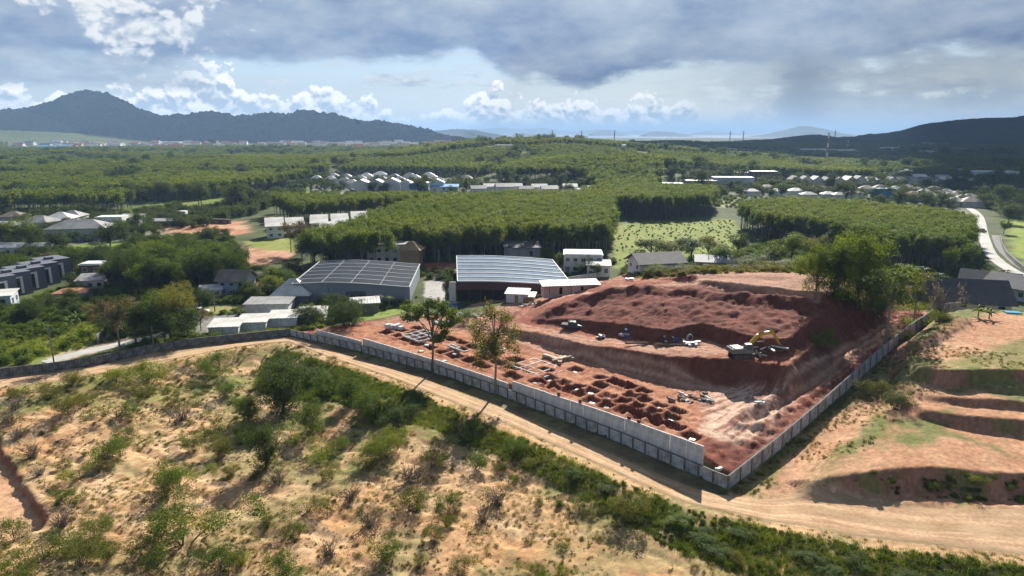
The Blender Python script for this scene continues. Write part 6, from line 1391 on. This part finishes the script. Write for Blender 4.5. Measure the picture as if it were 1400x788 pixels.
for u, vb, vt, w, lb in [(803, 377, 350, 10, 'slim dark cypress like tree by the white villa'), (793, 378, 358, 14, 'left clipped round tree before the villa'), (812, 379, 357, 18, 'right clipped round tree before the villa'), (612, 410, 374, 12, 'narrow dark column tree on the paved yard')]: T('bush', 'garden_tree', lb, u, vb, vt, w, 'leaf_dark')
for u, vb, vt, lb in [(517, 420, 401, 'left yellow palm before the grey hall'), (532, 420, 403, 'right yellow palm before the grey hall'), (1372, 390, 366, 'palm between villa and road'), (1382, 398, 376, 'dark palm behind the villa gable'), (330, 442, 420, 'garden palm above the second carport'), (312, 440, 424, 'garden palm above the leftmost carports'), (1262, 388, 362, 'coconut palm in the hollow before the plantation'), (1240, 384, 360, 'left coconut palm in the hollow'), (1282, 392, 370, 'right coconut palm in the hollow')]: T('palm', 'palm_tree', lb, u, vb, vt, (vb - vt) * 1.0, 'leaf_palm' if 'yellow' in lb else 'leaf_mid')
for u, vb, vt, lb in [(95, 450, 424, 'banana plant left in the rough meadow'), (105, 445, 420, 'banana plant right in the rough meadow'), (60, 455, 436, 'banana clump at the meadow edge'), (30, 470, 450, 'banana plant near the left edge'), (118, 428, 410, 'banana plant below the orange roof'), (1337, 434, 412, 'broad leafed plant beside the dark roofed villa'), (1352, 436, 416, 'second broad leafed plant beside the dark roofed villa')]: T('banana', 'banana_plant', lb, u, vb, vt, (vb - vt) * 1.2, None, cat='plant')
# --- foreground bushes and trees
FG = [('bush', 388, 562, 484, 74, 'leaf_dark', 'largest dark bushy tree on the sandy slope'), ('bush', 364, 640, 570, 50, 'leaf_dark', 'dark upright bush below the largest slope tree'), ('bush', 340, 575, 535, 44, 'leaf_mid', 'green bush left of the largest slope tree'), ('bush', 428, 590, 548, 44, 'leaf_mid', 'green bush right of the largest slope tree'), ('bush', 450, 540, 508, 40, 'leaf_mid', 'bush above the bright grass hollow'), ('bush', 478, 556, 515, 34, 'leaf_dark', 'slim dark bush in the grassy hollow'), ('bush', 512, 572, 528, 52, 'leaf_mid', 'wide bush shaded by the spreading tree'), ('bush', 545, 588, 552, 44, 'leaf_dark', 'shaded bush on the lower verge'), ('bush', 396, 520, 486, 54, 'leaf_dark', 'bush clump at the bend of the track'), ('bush', 425, 525, 500, 36, 'leaf_mid', 'bush on the verge just past the bend'),
      ('bush', 925, 712, 672, 54, 'leaf_light', 'bright leafy bush on the verge below the wall corner'), ('bush', 965, 742, 706, 50, 'leaf_mid', 'verge bush right of the bright leafy bush'), ('bush', 985, 758, 722, 46, 'leaf_dark', 'dark verge bush below the wall corner'), ('bush', 1010, 732, 704, 40, 'leaf_mid', 'small verge bush beside the widening track'), ('bush', 1105, 762, 730, 46, 'leaf_mid', 'bush on the verge under the dirt yard'), ('bush', 1140, 784, 752, 50, 'leaf_dark', 'dark bush at the lower edge right of centre'), ('bush', 1175, 772, 738, 44, 'leaf_dark', 'dark bush beside the dirt yard edge'), ('bush', 1230, 790, 750, 60, 'leaf_mid', 'green bush at the lower right edge'), ('bush', 1300, 800, 765, 60, 'leaf_mid', 'green bush below the dirt yard far right'), ('bush', 790, 652, 618, 36, 'leaf_dark', 'dark bush on the green verge below the tall wall'), ('bush', 830, 672, 645, 34, 'leaf_mid', 'bush on the verge right of the dark one'), ('bush', 765, 692, 664, 20, 'leaf_mid', 'small upright bush on the sand below the verge')]
for k, u, vb, vt, w, lf, lb in FG:
    if u > 700: vt = vb - (vb - vt) * .36; w *= .72; lf = 'leaf_mid' if lf == 'leaf_dark' else lf; lb = lb.replace('dark ', 'leafy ')
    T(k, 'bush', lb, u, vb, vt, w, lf, cat='bush')
SH = [(612, 694, 40, 'm'), (560, 700, 56, 'o'), (530, 760, 56, 'm'), (575, 775, 26, 'o'), (635, 776, 40, 'o'), (250, 745, 110, 'm'), (205, 762, 60, 'm'), (395, 785, 70, 'm'), (225, 680, 76, 'm'), (245, 665, 50, 'l'), (165, 625, 60, 'm'), (172, 600, 40, 'm'), (110, 655, 44, 'l'), (95, 690, 40, 'm'), (140, 640, 40, 'o'), (90, 640, 26, 'm'), (160, 570, 50, 'm'), (120, 555, 40, 'o'), (95, 570, 50, 'o'), (60, 545, 40, 'o'), (205, 520, 60, 'l'), (160, 525, 40, 'l'), (100, 530, 40, 'o'), (300, 500, 46, 'm'), (310, 545, 40, 'm'), (285, 520, 50, 'm'), (240, 560, 30, 'o'), (255, 500, 14, 'm'), (250, 575, 36, 'd'),
      (440, 625, 50, 'l'), (470, 615, 40, 'm'), (530, 625, 60, 'l'), (545, 612, 50, 'l'), (500, 640, 40, 'o'), (560, 660, 50, 'd'), (590, 640, 50, 'o'), (680, 690, 44, 'd'), (700, 660, 20, 'm'), (870, 715, 70, 'o'), (850, 705, 40, 'l'), (772, 746, 26, 'm'), (740, 690, 20, 'o'), (790, 690, 30, 'm'), (815, 705, 24, 'o'), (690, 640, 30, 'o'), (650, 640, 40, 'm'), (730, 640, 30, 'o'), (640, 600, 50, 'm'), (700, 620, 40, 'm'), (1010, 768, 30, 'o'), (1045, 775, 24, 'm'), (735, 785, 30, 'l'), (765, 786, 24, 'l'), (480, 685, 40, 'd'), (505, 720, 46, 'd'), (420, 700, 50, 'o'), (410, 730, 40, 'm'), (365, 720, 30, 'o'), (450, 760, 40, 'd'), (380, 660, 40, 'd'), (300, 620, 50, 'o'), (300, 590, 44, 'm'), (265, 612, 40, 'm'), (320, 650, 30, 'o'), (195, 540, 40, 'o'), (30, 545, 30, 'o'), (20, 560, 36, 'd'), (15, 580, 40, 'd'), (25, 600, 36, 'd'), (45, 625, 40, 'd'), (55, 650, 30, 'd'), (20, 740, 60, 'm'), (60, 765, 80, 'm'), (110, 775, 70, 'o'), (130, 735, 50, 'm'), (150, 760, 40, 'o'), (30, 780, 60, 'o'), (85, 720, 50, 'd'), (320, 775, 40, 'l'), (300, 780, 60, 'm'), (340, 600, 40, 'm'), (455, 655, 36, 'o'), (610, 720, 30, 'o'), (660, 715, 36, 'd'), (590, 740, 40, 'o')]
SHN = {'m': ('green', 'leaf_mid'), 'o': ('olive', 'leaf_olive'), 'l': ('yellow green', 'leaf_light'), 'd': ('dry grey', None)}
for u, v, w, k in SH:
    p = G(u, v); s = w / ppm(p); cn, lf = SHN[k]; zone = 'left' if u < 300 else ('middle' if u < 620 else 'right')
    plant('dry' if k == 'd' else 'shrub', 'shrub', f'{cn} shrub on the {zone} part of the sandy slope', p, s * .62, s, f'{cn} shrubs on the {zone} slope', lf, 'shrub')
for u, v, w, lf, lb in [(1340, 663, 30, 'leaf_light', 'bright shrub on the lower terrace bank at the right'), (1275, 668, 24, 'leaf_mid', 'shrub on the lower terrace bank, left'), (1300, 672, 24, 'leaf_mid', 'shrub on the lower terrace bank, middle'), (1385, 672, 22, 'leaf_mid', 'shrub on the lower terrace bank, far right'), (1205, 545, 50, 'leaf_olive', 'olive shrub in the hollow beside the right wall'), (1222, 560, 50, 'leaf_dark', 'dark shrub in the hollow left of the terraces'), (1255, 450, 40, 'leaf_light', 'light shrub on the mound by the wall end'), (1120, 470, 44, 'leaf_mid', 'green shrub on the red bank behind the excavator arm'), (1280, 440, 34, 'leaf_light', 'shrub at the top of the mound'), (1240, 465, 30, 'leaf_olive', 'shrub at the foot of the mound'), (727, 400, 26, 'leaf_dark', 'dark bush between shed and pink barrack'), (640, 440, 40, 'leaf_mid', 'bush beside the rubble pile'), (1205, 425, 40, 'leaf_mid', 'bush below the tall pale trunk'), (1255, 430, 40, 'leaf_light', 'bush right of the tall pale trunk')]:
    p = G(u, v); s = w / ppm(p); plant('shrub', 'shrub', lb, p, s * .55, s, None, lf, 'shrub')

# ------------------------------------------------------------------ masses of plants
def scatter(name, label, pts, kinds, hmin, hmax, seed, leaf=None, wide=1.0, scale=None, kind='stuff'):
    pts = np.asarray(pts); n = len(pts)
    if n == 0: return
    rg = np.random.default_rng(seed); pc = bpy.data.collections.new(name + '_models'); H = []
    for k in kinds:
        for pr in PR[k]:
            o = pr.joined(); o.name = name + '_model'
            if leaf: o.data.materials[0] = M[leaf]
            pc.objects.link(o); H.append(pr.H)
    me = bpy.data.meshes.new(name); me.vertices.add(n); me.vertices.foreach_set('co', pts.astype(np.float32).ravel())
    s = (rg.uniform(hmin, hmax, n) if scale is None else scale * rg.uniform(.92, 1.08, n)) / np.mean(H)
    for nm, arr in (('turn', rg.uniform(0, 6.283, n)), ('size', s)):
        a = me.attributes.new(nm, 'FLOAT', 'POINT'); a.data.foreach_set('value', arr.astype(np.float32))
    a = me.attributes.new('pick', 'INT', 'POINT'); a.data.foreach_set('value', rg.integers(0, len(H), n).astype(np.int32))
    o = link(name, me); tag(o, label, None, None, kind)
    ng = bpy.data.node_groups.new(name, 'GeometryNodeTree'); ng.interface.new_socket('Geometry', in_out='INPUT', socket_type='NodeSocketGeometry'); ng.interface.new_socket('Geometry', in_out='OUTPUT', socket_type='NodeSocketGeometry')
    N = ng.nodes.new; gi, go = N('NodeGroupInput'), N('NodeGroupOutput'); ip = N('GeometryNodeInstanceOnPoints'); ci = N('GeometryNodeCollectionInfo')
    ci.inputs['Collection'].default_value = pc; ci.inputs['Separate Children'].default_value = True; ci.inputs['Reset Children'].default_value = True
    def attr(nm, ty):
        q = N('GeometryNodeInputNamedAttribute'); q.data_type = ty; q.inputs['Name'].default_value = nm; return q.outputs['Attribute']
    cx = N('ShaderNodeCombineXYZ'); ng.links.new(attr('turn', 'FLOAT'), cx.inputs[2]); cs = N('ShaderNodeCombineXYZ'); sz = attr('size', 'FLOAT')
    mu = N('ShaderNodeMath'); mu.operation = 'MULTIPLY'; mu.inputs[1].default_value = wide; ng.links.new(sz, mu.inputs[0])
    ng.links.new(mu.outputs[0], cs.inputs[0]); ng.links.new(mu.outputs[0], cs.inputs[1]); ng.links.new(sz, cs.inputs[2])
    L = ng.links.new; L(gi.outputs[0], ip.inputs['Points']); L(ci.outputs[0], ip.inputs['Instance']); ip.inputs['Pick Instance'].default_value = True
    L(attr('pick', 'INT'), ip.inputs['Instance Index']); L(cx.outputs[0], ip.inputs['Rotation']); L(cs.outputs[0], ip.inputs['Scale']); L(ip.outputs[0], go.inputs[0])
    o.modifiers.new('plants', 'NODES').node_group = ng
    return o
def free(x, y, grow=0):
    ok = np.ones(x.shape, bool)
    for cx, cy_, hx, hy, rz in BLOCK:
        dx, dy = x - cx, y - cy_; c, s = math.cos(rz), math.sin(rz)
        ok &= ~((np.abs(dx * c + dy * s) < hx + grow) & (np.abs(-dx * s + dy * c) < hy + grow))
    return ok
def inside(x, y, poly, m=0.0): return poly_sd(x, y, poly)[0] < m
def rows(poly, dr, dc, ang, jit, seed):
    """planting grid clipped to a polygon"""
    rg = np.random.default_rng(seed); q = np.asarray(poly)[:, :2]; c = q.mean(0); rad = np.hypot(*(q - c).T).max() + dr
    a, b = np.meshgrid(np.arange(-rad, rad, dr), np.arange(-rad, rad, dc)); a = a.ravel() + rg.normal(size=a.size) * jit; b = b.ravel() + rg.normal(size=b.size) * jit
    x = c[0] + a * math.cos(ang) - b * math.sin(ang); y = c[1] + a * math.sin(ang) + b * math.cos(ang)
    k = inside(x, y, q); return x[k], y[k]
ROADLINES = [(PP([(1480, 408), (1420, 388), (1390, 374), (1368, 360), (1353, 345), (1347, 330), (1343, 315), (1341, 303), (1336, 293), (1324, 285)]), 7), (PP([(60, 496), (140, 476), (228, 456)]), 4), (PP([(255, 440), (345, 432), (395, 424)]), 4.5), (PP([(1480, 395), (1398, 366), (1364, 330)]), 5), (PP([(770, 396), (850, 384), (880, 384)]), 4)]
def offroad(x, y):
    ok = np.ones(x.shape, bool)
    for l, w in ROADLINES: ok &= line_d(x, y, l)[0] > w
    return ok
PLANT = {
 'middle': PP([(405, 370), (480, 371), (590, 366), (640, 358), (770, 356), (832, 352), (840, 330), (836, 300), (828, 264, 14), (780, 259, 14), (700, 259, 14), (620, 263, 14), (560, 271, 14), (515, 284, 14), (524, 320), (480, 344), (445, 352)]),
 'right': PP([(1012, 318), (1040, 330), (1120, 342), (1190, 362), (1250, 374), (1306, 374), (1326, 352), (1333, 318), (1322, 290, 14), (1250, 280, 14), (1150, 272, 14), (1080, 268, 14), (1012, 275, 14)]),
 'centre': PP([(838, 297), (905, 301), (968, 297), (980, 285), (972, 252, 14), (880, 250, 14), (800, 254, 14), (786, 260, 14)]),
 'strip': PP([(372, 294), (470, 296), (560, 290), (600, 265, 14), (500, 270, 14), (400, 276, 14)]),
 'grove': PP([(140, 400), (200, 411), (258, 404), (322, 396), (342, 372), (336, 340, 11), (262, 325, 11), (190, 322, 11), (155, 345, 9)]),
}
cand = []
for i, k in enumerate(['middle', 'right', 'centre', 'strip']):
    x, y = rows(PLANT[k], 4.7, 3.3, R([12, -8, 5, 0][i]), .5, 500 + i); m = free(x, y, 1) & offroad(x, y)
    for a, b in zip(x[m], y[m]): cand.append((math.hypot(a, b), a, b, i))
cand.sort(); rr = random.Random(5)
LB = ['slim pale stemmed rubber tree in the plantation behind the halls', 'slim pale stemmed rubber tree in the front rows of the right plantation', 'rubber tree behind the young field', 'rubber tree behind the white villas']
front = [c for c in cand if c[3] < 2][:300]; fs = set(id(c) for c in front)
for c in front: plant('rubber', 'rubber_tree', LB[c[3]], (c[1], c[2], H1(c[1], c[2]) - .2), rr.uniform(13.8, 15.4), rr.uniform(4.6, 5.6), ['plantation behind the halls', 'right plantation front rows'][c[3]])
for i, nm in enumerate(['green rubber plantation covering the slope behind the halls', 'yellow green rubber plantation beside the concrete road', 'rubber plantation block behind the young field', 'strip of rubber trees behind the white villas']):
    q = np.array([(c[1], c[2]) for c in cand if c[3] == i and id(c) not in fs]); z = hfast(q[:, 0], q[:, 1]) - .2
    scatter('rubber_plantation', nm, np.c_[q, z], ['rubber'], 13.8, 15.4, 600 + i, None, 1.15)
x, y = rows(PLANT['grove'], 5.2, 5.2, .3, .9, 520); m = free(x, y, .5)
for a, b in zip(x[m], y[m]): plant('broad', 'grove_tree', 'dense dark tree in the grove left of the blue house', (a, b, H1(a, b) - .2), rr.uniform(10, 14.5), rr.uniform(6.5, 9), 'dark grove left of the blue house', rr.choice(['leaf_dark', 'leaf_dark', 'leaf_mid']))
# --- far forest in parcels, thinning to larger clumps with distance
def far_forest():
    rg = np.random.default_rng(77); out = []
    ex = [PP(q) for q in [[(405, 272, 14), (630, 266, 14), (640, 248), (520, 243), (425, 246)], [(630, 266, 14), (840, 274, 14), (800, 259), (640, 255)], [(895, 262, 14), (1012, 272, 14), (1180, 274, 14), (1340, 292, 14), (1345, 280), (1300, 255), (1100, 249), (960, 246), (905, 252)], [(150, 308), (370, 294), (440, 274), (440, 248), (340, 266), (170, 288)], [(-100, 350), (200, 325), (300, 306), (260, 298), (110, 298), (60, 294), (-100, 292)], [(10, 207), (640, 203), (640, 195), (10, 195)], [(1250, 262), (1420, 300), (1600, 300), (1500, 255), (1350, 246)], [(1376, 296), (1600, 296), (1600, 380), (1376, 350)]]]
    for r0, r1, sp, sc in [(440, 950, 4.7, 1.12), (950, 1600, 7.2, 1.3), (1600, 3000, 13, 1.6)]:
        g = np.arange(-r1, r1, sp); X, Y = np.meshgrid(g, np.arange(r0 * .75, r1, sp)); X = X.ravel() + rg.normal(size=X.size) * sp * .3; Y = Y.ravel() + rg.normal(size=Y.size) * sp * .3
        r = np.hypot(X, Y); k = (r > r0) & (r < r1) & (np.abs(X) < Y * .86); X, Y = X[k], Y[k]
        # parcels: jittered cells with lanes between
        cs = 190.0; wx = X + (fbm(X, Y, 150, 2, 31) - .5) * 120; wy = Y * .8 + (fbm(X, Y, 150, 2, 32) - .5) * 120; cx, cy_ = np.floor(wx / cs), np.floor(wy / cs); fx, fy = wx / cs - cx, wy / cs - cy_
        edge = np.minimum(np.minimum(fx, 1 - fx), np.minimum(fy, 1 - fy)) * cs; hh = _hash(cx, cy_, 5); keep = edge > 5 + 13 * _hash(cx, cy_, 9)
        for q in ex: keep &= ~inside(X, Y, q)
        for kq in PLANT: keep &= ~inside(X, Y, PLANT[kq], 4)
        keep &= free(X, Y, 2)
        keep &= ~((X > Y * .50) & (_hash(np.floor(X / 9), np.floor(Y / 9), 3) > .45))
        keep &= (Y > 430) & ~((X > -60) & (X < Y * .36) & (Y < 470))
        out.append((X[keep], Y[keep], (11.0 + 3.5 * hh[keep]), sc))
    for i, (x, y, h, sc) in enumerate(out):
        scatter('forest', ['rubber forest filling the valley beyond the houses', 'forest on the rolling land of the middle distance', 'far forest carpet reaching towards the mountains'][i], np.c_[x, y, hfast(x, y) - .3], ['rubber_far'], 0, 0, 700 + i, None, sc, scale=h)
    return sum(len(o[0]) for o in out)
NF = far_forest()
# taller mixed trees standing above the plantation canopy
rg_ = np.random.default_rng(91); ex_ = rg_.uniform(-900, 1100, 2600); ey_ = rg_.uniform(440, 1700, 2600); k_ = (np.abs(ex_) < ey_ * .86) & (fbm(ex_, ey_, 120, 3, 61) > .5) & free(ex_, ey_, 4)
for q_ in PLANT: k_ &= ~inside(ex_, ey_, PLANT[q_], 3)
scatter('mixed_trees', 'taller dark trees standing along the lanes of the valley forest', np.c_[ex_[k_], ey_[k_], hfast(ex_[k_], ey_[k_]) - .3], ['broad'], 9, 19, 92, 'leaf_dark', .9)
# --- undergrowth round the houses, verges, meadow and slope
def cover(name, label, poly, sp, kinds, h0, h1, seed, leaf=None, keep=None, wide=1.0):
    x, y = rows(poly, sp, sp, .4, sp * .35, seed); m = free(x, y, .2) & offroad(x, y)
    if keep is not None: m &= keep(x, y)
    scatter(name, label, np.c_[x[m], y[m], hfast(x[m], y[m]) - .08], kinds, h0, h1, seed, leaf, wide)
def nz(s, lo, seed): return lambda x, y: fbm(x, y, s, 3, seed) > lo
def notin(pls, f=None): return lambda x, y: np.all([~inside(x, y, PP(q)) for q in pls], 0) & (f(x, y) if f else True)
YARDS = [b[0] for b in BARE] + [FIELDS[0][0], FIELDS[1][0], FIELDS[2][0], FIELDS[3][0], FIELDS[4][0], FIELDS[5][0], FIELDS[6][0]]
cover('undergrowth', 'leafy green undergrowth round the houses and halls left of the site', PP([(-120, 505), (190, 478), (395, 452), (470, 442), (560, 424), (590, 372), (400, 375), (340, 372), (300, 300), (100, 300), (-150, 320)]), 2.5, ['thicket'], .9, 3.2, 801, None, notin(YARDS))
cover('garden_bushes', 'tall bushes and small trees filling the gardens left of the site', PP([(-120, 500), (190, 474), (395, 448), (470, 438), (560, 420), (590, 372), (400, 375), (340, 372), (300, 300), (100, 300), (-150, 320)]), 7.0, ['bush'], 3, 6.5, 821, 'leaf_dark', notin(YARDS, nz(16, .40, 7)))
cover('undergrowth', 'leafy undergrowth in the hollow between hilltop and right plantation', PP([(850, 379), (900, 372), (1000, 366), (1080, 362, 6), (1160, 380, 10), (1200, 405, 9), (1262, 420, 8), (1330, 400), (1390, 372), (1340, 355), (1310, 375), (1190, 364), (1040, 332), (1010, 345), (940, 358), (850, 366)]), 2.2, ['thicket'], .9, 3.4, 802)
cover('undergrowth', 'dark bushes under the plantation edge', PP([(400, 374), (590, 372), (770, 360), (840, 355), (840, 362), (780, 380), (600, 385), (420, 380)]), 3.0, ['thicket'], 1, 3, 803, 'leaf_dark')
cover('young_trees', 'rows of young bushy trees across the light green field', PP([(838, 310), (905, 304), (1000, 301), (1016, 322), (1018, 346), (960, 362), (842, 362)]), 4.0, ['thicket'], .35, 1.1, 804, 'leaf_mid', nz(12, .34, 3))
cover('undergrowth', 'shrubby trees in the gaps of the valley estates', PP([(425, 262), (640, 264), (830, 268), (1012, 270), (1180, 270), (1345, 295), (1345, 275), (1200, 250), (960, 244), (800, 258), (640, 256), (425, 244)]), 9.0, ['thicket', 'bush'], 3, 7, 805, 'leaf_dark')
cover('undergrowth', 'low scrub between plantation and valley estates', PP([(405, 284), (640, 280), (830, 285), (1012, 285), (1345, 310), (1345, 295), (1180, 272), (830, 269), (640, 265), (425, 263)]), 6.0, ['thicket'], 1.5, 3.5, 820, None, lambda x, y: np.all([~inside(x, y, PLANT[k]) for k in PLANT], 0))
cover('undergrowth', 'scattered trees among the houses at the far left', PP([(-120, 350), (180, 330), (330, 300), (430, 262), (420, 252), (300, 285), (100, 292), (-120, 288)]), 7.0, ['bush'], 3, 8, 806, 'leaf_dark', nz(30, .42, 8))
cover('undergrowth', 'trees dotted over the shaded right plain', PP([(1180, 262), (1345, 300), (1450, 300), (1500, 230), (1400, 205), (1000, 205), (1000, 222), (1250, 240)]), 17.0, ['bush'], 6, 12, 807, 'leaf_dark')
VERGE = PP([(392, 478), (440, 494), (484, 508), (535, 526), (585, 546), (645, 572), (682, 588), (740, 612), (830, 652), (928, 695), (1000, 712), (1050, 724), (1105, 734), (1170, 748), (1240, 758), (1300, 768), (1400, 782), (1400, 840), (1240, 830), (1100, 800), (1010, 772), (940, 750), (890, 722), (800, 672), (720, 632), (660, 604), (600, 582), (560, 575), (500, 560), (450, 545), (400, 540), (350, 525), (345, 500), (370, 482)])
cover('verge_thicket', 'dense green thicket along the lower edge of the dirt track', VERGE, .85, ['thicket'], .3, .8, 808, None, nz(7, .34, 12))
cover('verge_thicket', 'bright leafy patches in the growth along the dirt track', VERGE, 1.3, ['thicket'], .35, .8, 822, 'leaf_light', nz(5, .5, 13))
cover('verge_grass', 'grass along the lower edge of the dirt track', VERGE, .75, ['tuft'], .4, .9, 809, None, nz(4, .35, 22))
SLOPE = np.vstack([FIELD_EDGE[1:24], [[75, 50, 0], [-75, 50, 0], [-130, 90, 0]]])
notpit = lambda f: (lambda x, y: f(x, y) & ~inside(x, y, PIT, 2))
cover('slope_weeds', 'dry olive weeds speckling the sandy slope', SLOPE, 1.4, ['weed'], .18, .5, 810, None, notpit(nz(6, .56, 32)))
cover('slope_weeds', 'small dry brown tufts on the sandy slope', SLOPE, 1.5, ['weed'], .15, .4, 811, 'leaf_dry', notpit(nz(5, .54, 42)))
UL = PP([(-60, 540), (90, 522), (180, 506), (330, 478), (395, 472), (440, 496), (420, 560), (330, 590), (300, 540), (180, 550), (90, 580), (-60, 590)])
cover('slope_grass', 'thin dry grass patches on the sandy slope', SLOPE, .8, ['tuft'], .2, .45, 823, 'leaf_olive', notpit(nz(9, .57, 33)))
cover('slope_shrubs', 'low yellow green shrubs on the upper left of the slope', UL, 2.6, ['shrub', 'thicket'], .4, 1.1, 812, 'leaf_olive', nz(9, .55, 52))
cover('slope_shrubs', 'low shrubs scattered over the lower sandy slope', SLOPE, 4.2, ['shrub', 'dry'], .35, 1.0, 813, 'leaf_olive', notpit(nz(10, .56, 62)))
cover('meadow_grass', 'rough bright grass and weeds in the meadow inside the left wall', PP([(-100, 430), (60, 445), (150, 440), (158, 470), (60, 498), (-100, 505)]), 1.2, ['tuft', 'weed'], .5, 1.1, 814, 'leaf_light')
cover('meadow_bushes', 'bushes over the meadow inside the left wall', PP([(-100, 400), (60, 415), (150, 418), (158, 440), (60, 500), (-100, 512)]), 2.6, ['thicket'], 1.0, 3.0, 815, None, nz(10, .45, 72))
cover('terrace_grass', 'thin grass along the right wall and terrace edges', np.vstack([W2[:-1], PP([(1262, 452, 9.5), (1310, 436, 11), (1290, 470, 10), (1500, 505, 10.6), (1500, 530, 9), (1290, 520, 8), (1225, 575, 4.4), (1150, 650, 3), (1060, 690, 0)])]), .9, ['tuft', 'weed'], .18, .5, 816, 'leaf_olive', nz(5, .46, 82))
cover('terrace_weeds', 'leafy weeds on the terrace banks at the right', PP([(1125, 660, 2.2), (1200, 645, 3.6), (1400, 652, 3.6), (1700, 676, 3.6), (1700, 700, 1.3), (1400, 688, 1.3), (1250, 681, 1.3), (1140, 672, 1.2)]), .9, ['weed', 'thicket'], .25, .8, 817, 'leaf_mid', nz(6, .40, 92))
cover('bank_weeds', 'weeds along the crest behind the red earthworks', PP([(860, 384, 4), (950, 377, 8), (1080, 370, 10), (1150, 380, 12), (1150, 388, 13), (1000, 378, 13), (930, 383, 11), (870, 388, 8)]), 1.3, ['weed', 'thicket', 'tuft'], .4, 1.5, 818, 'leaf_olive')
cover('hedge', 'leafy hedge behind the boundary wall by the carports', inset(PP([(245, 473.5), (310, 466.5), (397, 457.5), (440, 452), (440, 447), (397, 451), (310, 461), (245, 469)]), 0), .9, ['thicket'], .9, 1.7, 819, 'leaf_light')
for i_, (ln_, off_) in enumerate([(W1, -.5), (W0, -.5), (W2, -.6), (W2, -1.3)]):
    q_ = resample(inset(ln_, off_), .7); r_ = np.random.default_rng(930 + i_); q_ = q_[r_.uniform(size=len(q_)) < .5]; q_[:, :2] += r_.normal(size=(len(q_), 2)) * .2; q_[:, 2] = hfast(q_[:, 0], q_[:, 1]) - .05
    scatter('wall_weeds', ['weeds along the foot of the front wall', 'weeds along the foot of the left wall', 'weeds along the outer foot of the right wall', 'grass beside the outer foot of the right wall'][i_], q_, ['weed', 'tuft'], .2, .6, 940 + i_, 'leaf_olive')
# rows whose members can be told apart by counting from the left
ORD = 'first second third fourth fifth sixth seventh eighth ninth tenth eleventh twelfth thirteenth fourteenth fifteenth sixteenth seventeenth eighteenth nineteenth twentieth'.split()
grp = {}
for o in scene.objects:
    if o.parent is None and o.get('group') and o.get('label'): grp.setdefault((o['group'], o['label']), []).append(o)
for (g_, l_), os_ in grp.items():
    if 1 < len(os_) <= 20 and 'rubber' not in l_:
        for k_, o in enumerate(sorted(os_, key=lambda q: q.location.x / q.location.y)): o['label'] = f'{ORD[k_]} from the left, {l_}'
print('far trees', NF)
